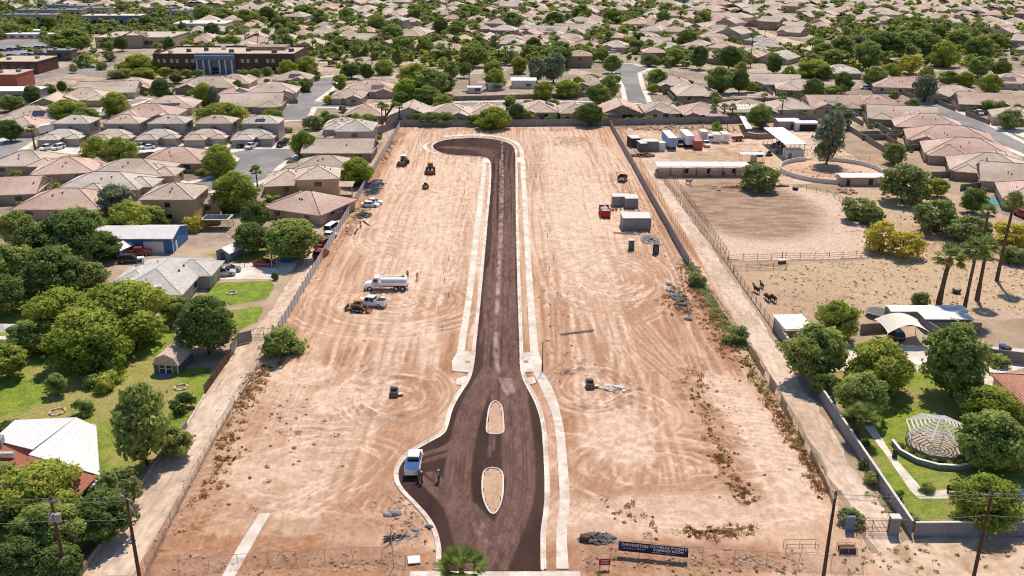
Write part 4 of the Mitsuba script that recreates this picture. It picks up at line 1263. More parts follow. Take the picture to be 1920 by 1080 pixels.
panel_fence('garden_kerb', 'low pale kerb along the lane below the brown board fence', 'kerb', [W(384, 742), W(350, 800)], .35, 3.5, 'm_concrete', None, .2, 0, jitter=0)
chain_fence('chain_fence', 'sagging chain-link street fence at lower left with fallen cloth', [(-39.2, 83.6), (-26.3, 85.4), (-13.8, 86.2), (-11.6, 84.9)], 1.7, 3.1, .12)
chain_fence('chain_fence', 'chain-link street fence behind the navy banner at lower right', [(8.4, 84.6), (11.9, 87.3), (19.6, 86.0), (30.4, 84.8), (38.4, 84.4)], 1.8, 3.3, .06)


# ornamental gate at the left lane, bar gate at the right lane
def bar_gate(label, a, b, h, n, arch=0.0, mat='m_dark'):
    key = thing('iron_gate', label, 'gate')
    a, b = np.array(a, float), np.array(b, float)
    top = lambda u: h + arch * math.sin(math.pi * u)
    for i in range(n + 1):
        u = i / n; p = a * (1 - u) + b * u
        put(key, 'bar', MB().tube([(p[0], p[1], .1), (p[0], p[1], top(u) + (.12 if i % 2 else 0))], .022 if i not in (0, n, n // 2) else .05, 4), mat)
    for z in (.2, .75, None):
        put(key, 'rail', MB().tube([(*(a * (1 - u) + b * u), z if z else top(u)) for u in np.linspace(0, 1, 9)], .03, 4), mat)
    return key


g0, g1 = W(472, 634), W(518, 634)
bar_gate('black ornamental iron gate with arched top across the left lane', g0, g1, 1.5, 18, .45)
bar_gate('rusty bar gate across the right lane between two pillars', (40.0, 91.0), (43.6, 91.0), 1.75, 24, 0, 'm_rust')
m = MB().box((44.2, 90.9, 1.15), (1.05, .9, 2.3)); k = thing('gate_pillar', 'square grey gate pillar with pale cap at the bottom right corner', 'pillar')
put(k, 'shaft', m, 'm_greywall'); put(k, 'cap', MB().box((44.2, 90.9, 2.36), (1.2, 1.05, .12), ch=.03), 'm_offwhite')
one('gate_pillar', 'dark sheet metal gate side panel left of the bar gate', 'pillar', MB().box((39.3, 91.3, 1.05), (1.0, .25, 2.1)), 'm_bluegrey')

# ---------------------------------------------------------------- power poles and wires
poles = {}
for nm, x, y, h, lab, lx in (('a', -39.8, 82.5, 11.0, 'dark wooden power pole at the lower left by the dirt lane', 1), ('b', -47.5, 82.3, 10.8, 'wooden power pole carrying two grey transformers', 1), ('c', 33.6, 82.8, 11.0, 'dark wooden power pole standing by the bar gate at lower right', 1), ('d', 49.9, 83.0, 11.0, 'brown wooden power pole in front of the grey street wall', 1)):
    k = thing('power_pole', lab, 'power pole')
    put(k, 'pole', MB().tube([(x, y, 0), (x, y, h * .5), (x + .05, y, h)], [.21, .18, .14], 9), 'm_wood', 40)
    put(k, 'crossarm', MB().box((x + .05, y - .16, h - .45), (2.3 if nm != 'b' else 1.6, .12, .14), -35 if nm == 'a' else (50 if nm == 'c' else 5)), 'm_greywood')
    for s in (-.95, -.3, .95):
        c = math.radians(-35 if nm == 'a' else (50 if nm == 'c' else 5))
        put(k, 'insulator', MB().cyl((x + .05 + s * (1 if nm != 'b' else .7) * math.cos(c), y - .16 + s * math.sin(c), h - .29), .06, .18, 8), 'm_grey')
    if nm == 'b':
        for s in (-.42, .42):
            put(k, 'transformer', MB().cyl((x + s * .8 + .3, y - .45, h - 2.3), .30, .95, 14), 'm_steel', 40)
    if nm in 'ac':
        for s in range(3):
            put(k, 'cable_loop', MB().tube([(x + .3, y - .2, h - 1.0 - s * .22), (x + .8, y - .5, h - 1.5 - s * .2), (x + .35, y - .35, h - 1.9 - s * .15)], .03, 4), 'm_steel')
    poles[nm] = (x, y, h)


def wire(a, b, sag, label, r=.026):
    u = np.linspace(0, 1, 14)[:, None]
    p = np.array(a) * (1 - u) + np.array(b) * u; p[:, 2] -= sag * 4 * (u * (1 - u))[:, 0]
    one('power_line', label, 'wire', MB().tube(p, r, 4), 'm_steel')


for i, z in enumerate((10.75, 10.2, 8.0)):
    wire((-39.8, 82.4, z), (-47.5, 82.2, z - .1), .15, f'{["topmost", "middle", "lowest"][i]} wire strung between the two power poles at lower left')
    wire((-47.5, 82.2, z - .1), (-62, 82.0, z), .35, f'{["topmost", "middle", "lowest"][i]} wire leaving the transformer pole towards the left edge')
    wire((33.6, 82.7, z), (49.9, 82.9, z), .4, f'{["topmost", "middle", "lowest"][i]} wire between the two power poles at lower right')
    wire((49.9, 82.9, z), (66, 83.2, z), .4, f'{["topmost", "middle", "lowest"][i]} wire from the brown pole towards the right edge')

# ---------------------------------------------------------------- banner and signs on the street fence
k = thing('banner', 'long navy banner with white lettering hung on the street fence at lower right', 'banner')
A, B = np.array([11.95, 86.95]), np.array([19.5, 85.65]); d = (B - A); L = np.hypot(*d); brot = math.degrees(math.atan2(d[1], d[0])); C = (A + B) / 2
put(k, 'cloth', MB().box((C[0], C[1], 1.25), (L, .03, 1.25), brot), 'm_navy')
MT = trimesh.transformations


def lettering(parent, name, text, h, u, z, mat='m_white', bold=True, wide=1.0, slant=0.0, thin=0):
    """raised print on the banner's street face, starting u metres from its left end"""
    t = meshkit.text_mesh(text, h, .012, bold)
    v = np.array(t.vertices) * [wide, 1, 1]
    v[:, 0] += slant * v[:, 1]
    n = np.array([d[1], -d[0]]) / L; e = d / L
    P = A + n * .022
    q = np.c_[P[0] + e[0] * (u + v[:, 0]) + n[0] * v[:, 2], P[1] + e[1] * (u + v[:, 0]) + n[1] * v[:, 2], z + v[:, 1]]
    mb = MB().add(q, t.faces)
    put(parent, name, mb, mat)
    return v[:, 0].max()


lettering(k, 'lettering', 'D·R·HORTON', .36, .36, 1.35, wide=.95)
lettering(k, 'lettering', "America's Builder", .17, .55, 1.02, 'm_offwhite', False, 1.25, .25)
lettering(k, 'lettering', 'CITRUS POINTE', .30, 3.45, 1.46, wide=1.36)
lettering(k, 'lettering', 'COMING SOON', .27, 3.80, 1.07, wide=1.20)
lettering(k, 'lettering', 'drhorton.com', .11, 5.2, .82, 'm_offwhite', False, 1.1)
put(k, 'lettering', MB().box((A[0] + d[0] / L * 4.3 + d[1] / L * .022, A[1] + d[1] / L * 4.3 - d[0] / L * .022, .86), (1.2, .012, .05), brot), 'm_offwhite')
k = thing('notice_board', 'small red notice board on the street fence left of the navy banner', 'sign')
c = W(1133, 1068)
put(k, 'board', MB().box((c[0], c[1], 1.0), (1.25, .05, .8)), 'm_sign_red')
for i in range(3):
    put(k, 'print_line', MB().box((c[0], c[1] - .035, 1.22 - i * .2), (.9 - .2 * (i % 2), .012, .06)), 'm_offwhite')
for s in (-.5, .5):
    put(k, 'leg', MB().box((c[0] + s, c[1] + .06, .65), (.06, .06, 1.3)), 'm_wood')

# ---------------------------------------------------------------- things on the building site
# water truck
def water_truck(px, py, rot):
    c = W(px, py); key = thing('water_truck', 'white water truck with long tank parked on the dirt lot', 'truck')
    p_ = lambda nm, mb, mat, sm=False: put(key, nm, mb.turn(c[0], c[1] + 1.3, rot), mat, sm)
    a = np.linspace(0, 2 * np.pi, 25)[:-1]
    sec = lambda x, k=1: np.c_[np.full(24, x), np.sign(np.cos(a)) * np.abs(np.cos(a)) ** .6 * 1.22 * k, 1.75 + np.sign(np.sin(a)) * np.abs(np.sin(a)) ** .6 * .88 * k]
    p_('tank', MB().loft([sec(-4.0, .93), sec(-3.9), sec(1.0), sec(1.1, .93)]), 'm_paint_white', 40)
    for s in (-1, 1):
        p_('stripe', MB().box((-1.45, s * 1.235, 1.98), (4.6, .03, .16)), 'm_bluegrey')
    p_('hatch', MB().cyl((-3.2, 0, 2.68), .30, .16, 14), 'm_dark')
    p_('walkway', MB().box((-1.4, 0, 2.645), (4.6, .5, .04)), 'm_steel')
    p_('chassis', MB().box((-.4, 0, .78), (7.6, .9, .26)), 'm_dark')
    p_('cab', MB().loft([np.array([(x, -w, .65), (x, w, .65), (x, w, z * .62), (x, w * .9, z), (x, -w * .9, z), (x, -w, z * .62)]) for x, w, z in ((1.35, 1.12, 2.65), (1.45, 1.15, 2.78), (2.35, 1.14, 2.76), (2.75, 1.1, 1.75))]), 'm_paint_white', 30)
    p_('hood', MB().loft([np.array([(x, -w, .6), (x, w, .6), (x, w, z - .2), (x, w * .8, z), (x, -w * .8, z), (x, -w, z - .2)]) for x, w, z in ((2.6, 1.08, 1.72), (3.6, 1.0, 1.62), (4.15, .9, 1.40), (4.3, .8, 1.15))]), 'm_paint_white', 30)
    p_('windscreen', MB().quad((2.40, -.95, 2.68), (2.40, .95, 2.68), (2.78, 1.0, 1.80), (2.78, -1.0, 1.80)), 'm_glass')
    for s in (-1, 1):
        p_('window', MB().box((2.0, s * 1.135, 2.15), (.75, .05, .62)), 'm_glass')
        p_('door', MB().box((1.95, s * 1.15, 1.35), (1.0, .03, .85)), 'm_offwhite')
        p_('mirror', MB().box((2.62, s * 1.36, 2.1), (.1, .22, .5)), 'm_dark')
        p_('headlight', MB().box((4.28, s * .62, 1.0), (.08, .28, .22)), 'm_white')
        p_('fender', MB().cyl((3.25, s * .98, .72), .62, .34, 16, 'y'), 'm_paint_white', 40)
        p_('fuel_tank', MB().cyl((1.35, s * .9, .72), .28, 1.1, 12, 'x'), 'm_chrome', 40)
        for x in (3.25, -1.9, -3.15):
            kk = p_('wheel', MB().cyl((x, s * (1.02 if x > 0 else .95), .53), .53, .30 if x > 0 else .5, 18, 'y'), 'm_rubber', 40)
            put(kk, 'rim', MB().cyl((x, s * (1.02 if x > 0 else .95), .53), .28, .33 if x > 0 else .53, 12, 'y').turn(c[0], c[1] + 1.3, rot), 'm_offwhite')
    p_('bumper', MB().box((4.38, 0, .62), (.16, 2.1, .3), ch=.04), 'm_chrome')
    p_('spray_bar', MB().tube([(-4.2, -1.1, .9), (-4.2, 1.1, .9)], .07, 6), 'm_steel')
    return key


water_truck(724, 547, 181)
c = W(697, 575); car(c[0], c[1] + .6, 163, 'pickup', 'white', 'white pickup truck parked between the water truck and the small track loader', bed='darkgrey')
c = W(775, 886); kk = car(c[0] - .05, c[1] + 1.4, 90, 'pickup', 'white', 'white pickup with glossy black bed cover stopped at the road kerb')
put(kk, 'bed_cover', MB().box((-1.83, 0, 1.435), (2.15, 1.86, .05), ch=.02).turn(c[0] - .05, c[1] + 1.4, 90), 'm_cover')


def track_loader(px, py, rot):
    c = W(px, py); key = thing('track_loader', 'tan compact track loader with orange canopy beside the white pickup', 'track loader')
    p_ = lambda nm, mb, mat, sm=False: put(key, nm, mb.turn(c[0], c[1] + .8, rot), mat, sm)
    a = np.linspace(0, 2 * np.pi, 21)[:-1]
    for s in (-1, 1):
        oval = np.c_[np.clip(np.cos(a) * 1.25, -1.1, 1.1) + .15 * np.cos(a), np.zeros(20), .42 + np.sin(a) * .40]
        p_('track', MB().loft([oval + [0, s * .62, 0], oval + [0, s * 1.0, 0]]), 'm_rubber', 40)
        for x in (-.75, -.25, .25, .75):
            p_('roller', MB().cyl((x, s * .82, .38), .19, .42, 10, 'y'), 'm_steel', 40)
        p_('lift_arm', MB().tube([(-1.15, s * .78, 1.55), (.35, s * .78, 1.50), (1.35, s * .74, .72), (1.55, s * .74, .45)], [.15, .14, .12, .10], 5), 'm_lumber')
        p_('cab_post', MB().tube([(-.7, s * .5, 1.2), (-.6, s * .5, 2.15)], .05, 5), 'm_dark')
        p_('cab_post', MB().tube([(.45, s * .5, 1.1), (.35, s * .5, 2.15)], .05, 5), 'm_dark')
    p_('body', MB().box((-.25, 0, .95), (2.2, 1.15, .75), ch=.08), 'm_darkgrey')
    p_('engine_cover', MB().box((-1.05, 0, 1.35), (.8, 1.1, .55), ch=.1), 'm_lumber')
    p_('seat', MB().box((-.1, 0, 1.45), (.45, .5, .5), ch=.08), 'm_black')
    p_('canopy', MB().box((-.15, 0, 2.2), (1.45, 1.25, .10), ch=.04), 'm_orange')
    bk = MB().loft([np.array([(x, y, z) for x, z in ((1.5, .75), (1.55, .2), (2.35, .12), (2.38, .17), (1.66, .30), (1.6, .75))]) for y in (-1.0, 1.0)]); p_('bucket', bk, 'm_rust')
    for s in (-1, 1):
        p_('bucket_side', MB().add([(1.5, s * 1.0, .78), (1.55, s * 1.0, .18), (2.35, s * 1.0, .13)], [[0, 1, 2]]), 'm_hide_brown')
    p_('ripper', MB().box((-2.1, 0, .45), (1.2, 1.5, .12), ch=.03), 'm_hide_brown'); p_('ripper_frame', MB().box((-2.3, 0, .72), (.12, 1.7, .5)), 'm_wood')
    return key


track_loader(672, 586, -12)


def wheel_loader(px, py, rot, label, scale=1.0, cabin='m_white', name='wheel_loader', bucket=2.6):
    c = W(px, py); key = thing(name, label, 'loader')
    p_ = lambda nm, mb, mat, sm=False: (mb.__setattr__('v', [q * scale for q in mb.v]), put(key, nm, mb.turn(c[0], c[1], rot), mat, sm))[1]
    for x in (-1.3, 1.35):
        for s in (-1, 1):
            p_('wheel', MB().cyl((x, s * 1.05, .68), .68, .5, 16, 'y'), 'm_rubber', 40)
    p_('engine_cover', MB().box((-1.75, 0, 1.35), (1.9, 1.5, 1.0), ch=.14), 'm_lumber')
    p_('frame', MB().box((.4, 0, .95), (3.2, 1.0, .6), ch=.05), 'm_darkgrey')
    for sx_, sy_ in ((-.75, -.65), (-.75, .65), (.6, -.65), (.6, .65)):
        p_('cab_post', MB().box((sx_, sy_, 2.05), (.1, .1, 1.5)), 'm_dark')
    p_('cab_glass', MB().box((-.08, 0, 2.0), (1.25, 1.22, 1.2)), 'm_glass')
    p_('cab_roof', MB().box((-.08, 0, 2.86), (1.75, 1.65, .16), ch=.05), cabin)
    for s in (-1, 1):
        p_('lift_arm', MB().tube([(.7, s * .45, 1.6), (1.9, s * .45, 1.35), (2.9, s * .45, .55)], [.14, .16, .12], 5), 'm_lumber')
    p_('bucket', MB().loft([np.array([(x, y, z) for x, z in ((2.75, 1.15), (2.7, .2), (3.75, .08), (3.8, .16), (2.92, .32), (2.9, 1.15))]) for y in (-bucket / 2, bucket / 2)]), 'm_rust')
    return key


wheel_loader(757, 309, -100, 'yellow-tan backhoe loader with white roof near the road bulb, leftmost of the machines', 1.0)
wheel_loader(807, 324, -88, 'wheel loader with broad dark bucket facing the viewer below the road bulb', 1.05, 'm_orange', bucket=3.0)
wheel_loader(798, 353, -90, 'small tan loader in front of the larger wheel loader', .62, 'm_offwhite', bucket=2.0)

# people
for (px, py), rot, lab, sh, tr, hat, arms, vest, sk in (
        ((791, 907), 200, 'person in blue shirt and white hard hat beside the white pickup', 'shirt_blue', 'jean', 'white', ((25, 60), (20, 40)), None, 'skin_dark'),
        ((786.5, 902), 215, 'person in green with yellow hard hat leaning at the pickup bed', 'green', 'darkgrey', 'yellow', ((35, 50), (40, 50)), None, 'skin_dark'),
        ((822.5, 904), 235, 'person in yellow-green safety vest standing alone on the new road', 'green', 'jean', 'offwhite', ((15, 70), (20, 80)), 'vest', 'skin_dark'),
        ((764.5, 522), 250, 'person in orange vest standing right behind the water truck', 'khaki', 'jean', 'offwhite', ((10, 20), (12, 15)), 'khaki', 'skin_dark'),
        ((782.5, 526), 120, 'person in orange vest farther right of the water truck', 'orange_vest', 'khaki', 'offwhite', ((10, 25), (15, 30)), 'orange_vest', 'skin_dark')):
    q = W(px, py); person(q[0], q[1], rot, lab, sh, tr, hat, .07 if px > 785 and py > 800 else .05, arms, sk, .12, vest)

# roll-off bin, storage containers, toilets
c = W(1135.5, 410)
k = thing('dumpster', 'open red roll-off dumpster full of pale rubbish', 'dumpster')
for s in (-1, 1):
    put(k, 'side', MB().box((c[0] + s * 1.15, c[1] + 2.9, 1.05), (.1, 5.6, 1.7)), 'm_red')
    for q in range(5):
        put(k, 'rib', MB().box((c[0] + s * 1.23, c[1] + .7 + q * 1.1, 1.0), (.08, .14, 1.6)), 'm_red')
for y_ in (.1, 5.7):
    put(k, 'end', MB().box((c[0], c[1] + y_, 1.05), (2.4, .1, 1.7)), 'm_red')
put(k, 'floor', MB().box((c[0], c[1] + 2.9, .3), (2.3, 5.6, .12)), 'm_dark')
mb = MB()
for q in range(110):
    mb.box((c[0] + rng.uniform(-.9, .9), c[1] + .6 + rng.uniform(0, 4.6), 1.1 + rng.uniform(-.3, .55)), tuple(rng.uniform(.15, .75, 3)), rng.uniform(0, 180), 0, rng.uniform(-40, 40))
one('rubbish', 'pale rubbish heaped in the red dumpster', 'rubbish', mb, 'm_offwhite'); labels['rubbish']['kind'] = 'stuff'


def container(px, py, w, l, h, mat, label, rot=0, roof='m_offwhite', ribs=True, name='container', lift=.12, doors=True, cat='container'):
    c = W(px, py); key = thing(name, label, cat)
    t = lambda mb: mb.turn(c[0], c[1], rot)
    put(key, 'body', t(MB().box((0, l / 2, lift + h / 2), (w, l, h))), mat)
    put(key, 'roof', t(MB().box((0, l / 2, lift + h + .05), (w + .08, l + .08, .1), ch=.03)), roof)
    if ribs:
        for s in (-1, 1):
            n = int(l / 1.2)
            for i in range(n):
                put(key, 'rib', t(MB().box((s * (w / 2 + .03), (i + .5) * l / n, lift + h / 2), (.06, .22, h - .25))), mat)
    if doors:
        for s in (-1, 1):
            put(key, 'door', t(MB().box((s * w * .24, -.04, lift + h * .5), (w * .45, .06, h * .88))), mat)
            put(key, 'lock_bar', t(MB().tube([(s * w * .12, -.1, lift + .2), (s * w * .12, -.1, lift + h - .2)], .03, 5)), 'm_steel')
    return key


container(1165, 388, 4.6, 3.0, 2.5, 'm_grey', 'grey site container at the back left of the joined pair', name='site_container', ribs=False)
container(1184, 392, 3.3, 4.3, 2.55, 'm_greywall', 'grey site container joined at the right front of the pair', name='site_container', ribs=False)
container(1193.5, 433, 6.6, 5.2, 2.9, 'm_greywall', 'large grey site container with pale roof, nearest to the viewer of the site containers', name='site_container', ribs=False)
for (px, py), mat, lab in (((1184, 470), 'm_green', 'dark portable toilet with white roof on the right half of the lot'), ((1230, 478), 'm_black', 'black portable cabinet beside the right block wall')):
    c = W(px, py); k = thing('portable_toilet', lab, 'portable toilet')
    put(k, 'cabin', MB().box((c[0], c[1] + .55, 1.15), (1.15, 1.15, 2.2), ch=.05), mat); put(k, 'door', MB().box((c[0], c[1] - .04, 1.1), (.72, .05, 1.8)), 'm_darkgrey')
    put(k, 'roof', MB().box((c[0], c[1] + .55, 2.31), (1.25, 1.25, .14), ch=.05), 'm_offwhite' if mat == 'm_green' else 'm_darkgrey')
    put(k, 'vent_pipe', MB().tube([(c[0] + .4, c[1] + .9, 2.3), (c[0] + .4, c[1] + .9, 2.7)], .05, 6), 'm_dark')


def heap(name, label, cat, px, py, rx, ry, h, n, size, mat, flat=.5, seed=1, lie=False):
    """a pile of loose blocks"""
    r = np.random.default_rng(seed); c = W(px, py); mb = MB()
    for i in range(n):
        a, q = r.uniform(0, 2 * np.pi), math.sqrt(r.random())
        z = h * (1 - q) * r.uniform(.3, 1)
        s = size * r.uniform(.5, 1.5, 3) * [1, 1, flat]
        if lie:
            L = r.uniform(1.2, 3.2); t = r.uniform(-.5, .5) + (0 if r.random() < .7 else 1.4)
            p = np.array([c[0] + rx * q * math.cos(a), c[1] + ry * q * math.sin(a), z + .1]); dd = np.array([math.cos(t), math.sin(t), r.uniform(-.12, .12)]) * L / 2
            mb.tube([p - dd, p + dd], size * r.uniform(.5, 1), 5)
        else:
            m_ = trimesh.creation.icosphere(1, 1.0); v = m_.vertices * s * r.uniform(.75, 1.25, (len(m_.vertices), 1))
            mb.add(v + [c[0] + rx * q * math.cos(a), c[1] + ry * q * math.sin(a), z + s[2] * .35], m_.faces)
    key = one(name, label, cat, mb, mat)
    labels[key]['kind'] = 'stuff'
    return key


heap('pipe_pile', 'heap of blue-grey pipes and barricades stacked against the left panel fence', 'pipe pile', 702, 352, 2.0, 9, 1.3, 90, .16, 'm_bluegrey', seed=3, lie=True)
heap('rubble_pile', 'dark grey heap of broken asphalt by the left panel fence below the white cars', 'rubble pile', 682, 405, 2.0, 2.4, 1.2, 70, .35, 'm_darkgrey', seed=4)
heap('rubble_pile', 'dark rubble heap at the bottom by the right concrete walk', 'rubble pile', 1118, 1012, 2.1, 1.2, .8, 60, .28, 'm_darkgrey', seed=5)
heap('rubble_pile', 'jumbled white and dark scrap heap beside the right block wall', 'scrap heap', 1218, 450, 2.2, 3.6, .9, 80, .32, 'm_steel', seed=6)
heap('rubble_pile', 'small brown debris scatter between the dumpster and the site containers', 'debris', 1155, 394, 1.8, 1.0, .3, 14, .3, 'm_hide_brown', seed=7)
heap('rubble_pile', 'small pinkish debris scatter in front of the joined site containers', 'debris', 1193, 397, 1.8, 1.2, .3, 18, .28, 'm_rubble', seed=8)
heap('pipe_pile', 'loose blue-grey pipe fittings on the ground at lower left of the road mouth', 'pipe pile', 752, 1010, 1.6, .6, .25, 16, .06, 'm_bluegrey', seed=9, lie=True)
heap('pipe_pile', 'tangle of dark pipe fittings beside the thin pole at the road mouth', 'pipe pile', 736, 1012, .5, .7, .3, 12, .06, 'm_dark', seed=10, lie=True)
heap('rubble_pile', 'long mound of reddish clay near the junk corner of the truck yard', 'mound', 1205, 293, 4.2, 1.5, 1.0, 60, .6, 'm_hide_brown', seed=11)
heap('rubble_pile', 'junk heap with white sacks against the truck yard fence', 'junk heap', 1188, 287, 1.9, 4, 1.0, 50, .5, 'm_offwhite', seed=12)
heap('rubble_pile', 'heap of broken concrete beside the shed at the round pen', 'rubble pile', 1588, 360, 3.0, 3.0, .7, 50, .45, 'm_rubble', seed=13)
heap('rubble_pile', 'row of stacked brown firewood under the mesquite by the arena', 'wood pile', 1400, 352, 7.0, 1.0, .8, 120, .3, 'm_hide_brown', seed=14)
heap('rubble_pile', 'row of dark scrap right of the mesquite by the arena', 'scrap heap', 1455, 350, 4.0, .9, .7, 60, .3, 'm_wood', seed=15)
heap('rubble_pile', 'small rock pile behind the lower right street fence', 'rock pile', 1395, 1047, 1.3, .8, .4, 40, .2, 'm_rubble', seed=16)
heap('rubble_pile', 'broken concrete lumps near the lone boulder on the right half of the lot', 'rubble pile', 1262, 545, 1.2, 5.0, .5, 16, .5, 'm_grey', seed=17)
heap('rubble_pile', 'broken pale concrete and rods beside the right open inlet', 'rubble pile', 1155, 730, 2.6, 1.3, .4, 40, .3, 'm_concrete', seed=18)
heap('rubble_pile', 'brown clods and broken boards by the left panel fence', 'debris', 656, 432, 1.6, 4.5, .5, 60, .35, 'm_rubble', seed=19)
for i, (a, b, r_) in enumerate((((676, 418), (676, 431), .22), ((681, 416), (699, 431), .16), ((665, 440), (671, 431), .17))):
    p, q = W(*a), W(*b)
    one('log', ['thick upright-lying brown log below the dark rubble heap', 'long thin brown log slanting away from the rubble heap', 'short brown log lowest of the three by the fence'][i], 'log', MB().tube([(p[0], p[1], .3), (q[0], q[1], .3)], r_, 8), 'm_wood')
for (a, b, lab) in (((1150, 438), (1200, 441), 'long pale timber lying in front of the large site container'), ((1050, 629), (1113, 621), 'long grey pipe lying across the right half of the lot')):
    p, q = W(*a), W(*b)
    one('timber' if 'timber' in lab else 'pipe', lab, 'timber' if 'timber' in lab else 'pipe', MB().tube([(p[0], p[1], .25), (q[0], q[1], .25)], .16, 8), 'm_lumber' if 'timber' in lab else 'm_steel')
# open catch basins
for (px, py), lab in (((739, 742), 'open concrete inlet box in the dug hole left of the road'), ((1106, 727), 'open concrete inlet box in the dug hole right of the road')):
    c = W(px, py); z = -.05; k = thing('inlet_box', lab, 'inlet box')
    for sx_, sy_, w_, d_ in ((-.55, 0, .15, 1.2), (.55, 0, .15, 1.2), (0, -.55, .95, .15), (0, .55, .95, .15)):
        put(k, 'side', MB().box((c[0] + sx_, c[1] + sy_, z + .45), (w_, d_, 1.0)), 'm_darkgrey')
    put(k, 'backboard', MB().box((c[0] - .1, c[1] + .72, z + .85), (1.2, .12, 1.0), 0, 0, 8), 'm_concrete'); put(k, 'apron', MB().box((c[0] + .9, c[1] + .1, z + .40), (.9, .7, .12), 15), 'm_concrete')
# street lamp by the walk, thin pole at the bottom left, sample boards and frames
c = W(1017, 697); k = thing('street_lamp', 'thin dark street lamp beside the right kerb ramp', 'street lamp')
put(k, 'pole', MB().tube([(c[0], c[1], 0), (c[0], c[1], 5.2)], [.09, .06], 7), 'm_dark'); put(k, 'arm', MB().tube([(c[0], c[1], 5.1), (c[0] + .7, c[1], 5.4)], .04, 5), 'm_dark'); put(k, 'lamp_head', MB().box((c[0] + .85, c[1], 5.38), (.5, .22, .12), ch=.03), 'm_dark')
c = W(738, 1066); one('thin_pole', 'tall thin grey pole behind the street fence left of the road mouth', 'pole', MB().tube([(c[0], c[1], 0), (c[0] - .1, c[1], 5.5)], .05, 6), 'm_steel')
c = W(797, 250); one('thin_pole', 'lone thin pole at the far left of the road bulb', 'pole', MB().tube([(W(790, 268)[0], W(790, 268)[1], 0), (W(790, 268)[0], W(790, 268)[1], 3.2)], .07, 6), 'm_dark')
c = W(776, 1054); one('white_board', 'square white board on the ground left of the road mouth', 'board', MB().box((c[0], c[1], .35), (1.35, 1.3, .12), 8, .02), 'm_white')
c = W(1150, 1016); one('wooden_box', 'brown wooden box beside the dark rubble heap at the bottom', 'box', MB().box((W(1096, 1015)[0], W(1096, 1015)[1], .4), (1.1, .6, .7), -15, .02), 'm_wood')
for (px, py, w_, lab) in ((1503, 1034, 3.6, 'pale metal rack lying behind the street fence near the right power pole'), (1590, 1040, 2.0, 'pale metal rack holding dark planks right of the power pole')):
    c = W(px, py); k = thing('metal_rack', lab, 'rack')
    for s in (-1, 0, 1):
        put(k, 'upright', MB().tube([(c[0] + s * w_ / 2, c[1], 0), (c[0] + s * w_ / 2, c[1], .9)], .04, 5), 'm_steel')
        put(k, 'upright', MB().tube([(c[0] + s * w_ / 2, c[1] + .9, 0), (c[0] + s * w_ / 2, c[1] + .9, .9)], .04, 5), 'm_steel')
    for yy in (0, .9):
        put(k, 'rail', MB().tube([(c[0] - w_ / 2, c[1] + yy, .9), (c[0] + w_ / 2, c[1] + yy, .9)], .04, 5), 'm_steel')
    if w_ < 3:
        put(k, 'planks', MB().box((c[0], c[1] + .45, .4), (w_ * .9, .8, .6)), 'm_wood')
# concrete blocks dropped near the road mouth, cones, hydrant-like stubs
for (px, py, s, lab) in ((727, 968, .55, 'grey concrete block left of the road mouth, upper of two'), (742, 965, .7, 'dark boulder beside the grey block left of the road mouth'), (779, 996, .5, 'small grey block near the kerb left of the road mouth'), (1291, 600, .7, 'lone grey boulder low on the right half of the lot'), (804, 990, .5, 'dark lump beside the kerb left of the road mouth')):
    c = W(px, py); m_ = trimesh.creation.icosphere(2, s); m_.vertices *= [1.1, .8, .6]; v = m_.vertices * (1 + .25 * (meshkit.noise(m_.vertices * 3, 4) - .5)[:, None])
    one('boulder', lab, 'boulder', MB().add(v + [c[0], c[1], s * .3], m_.faces), 'm_grey' if 'grey' in lab else 'm_darkgrey')
# survey stakes in rows beside the walks
ORDW = 'first second third fourth fifth sixth seventh eighth ninth tenth eleventh twelfth thirteenth fourteenth fifteenth sixteenth seventeenth eighteenth nineteenth twentieth twenty-first twenty-second'.split()
for i in range(44):
    s = -1 if i % 2 else 1
    y_ = 150 + (i // 2) * 7.6 + rng.uniform(-1, 1); x_ = (-12.5 if s < 0 else 8.6) + rng.uniform(-.8, .9)
    one('survey_stake', f'thin survey stake in the dirt beside the {"left" if s < 0 else "right"} concrete walk, {ORDW[i // 2]} from the viewer', 'stake', MB().box((x_, y_, .6), (.09, .06, 1.2), rng.uniform(0, 90), 0, rng.uniform(-5, 5)), 'm_dark' if i % 3 else 'm_lumber', group='survey stakes beside the new walks')
# cars by the left fence and the rusty trailer on the right
c = W(693, 389); car(c[0], c[1] + .7, -4, 'sedan', 'white', 'white sedan parked by the panel fence, nearer of the two'); c = W(700, 383.5); car(c[0], c[1] + .6, -4, 'sedan', 'white', 'white sedan parked by the panel fence, farther of the two')
c = W(1168, 343); k = thing('dump_trailer', 'rusty dark open dump trailer beside the right block wall', 'trailer')
put(k, 'bed', MB().box((0, 0, .8), (2.0, 3.4, .12)).turn(c[0], c[1] + 1.6, -22), 'm_hide_brown')
for s in (-1, 1):
    put(k, 'side', MB().box((s * 1.0, 0, 1.25), (.08, 3.4, .9)).turn(c[0], c[1] + 1.6, -22), 'm_wood')
    put(k, 'wheel', MB().cyl((s * 1.15, 0, .4), .4, .25, 12, 'x').turn(c[0], c[1] + 1.6, -22), 'm_rubber')
put(k, 'end_board', MB().box((0, 1.7, 1.25), (2.0, .08, .9)).turn(c[0], c[1] + 1.6, -22), 'm_hide_brown')

# rubble strips and dry weeds: nobody could count these
r = np.random.default_rng(21)


def strip(n, pts, w, seed):
    q = smooth_line(WL(pts), .3, 1); rr = np.random.default_rng(seed)
    return q[rr.integers(0, len(q), n)] + rr.normal(0, w, (n, 2))


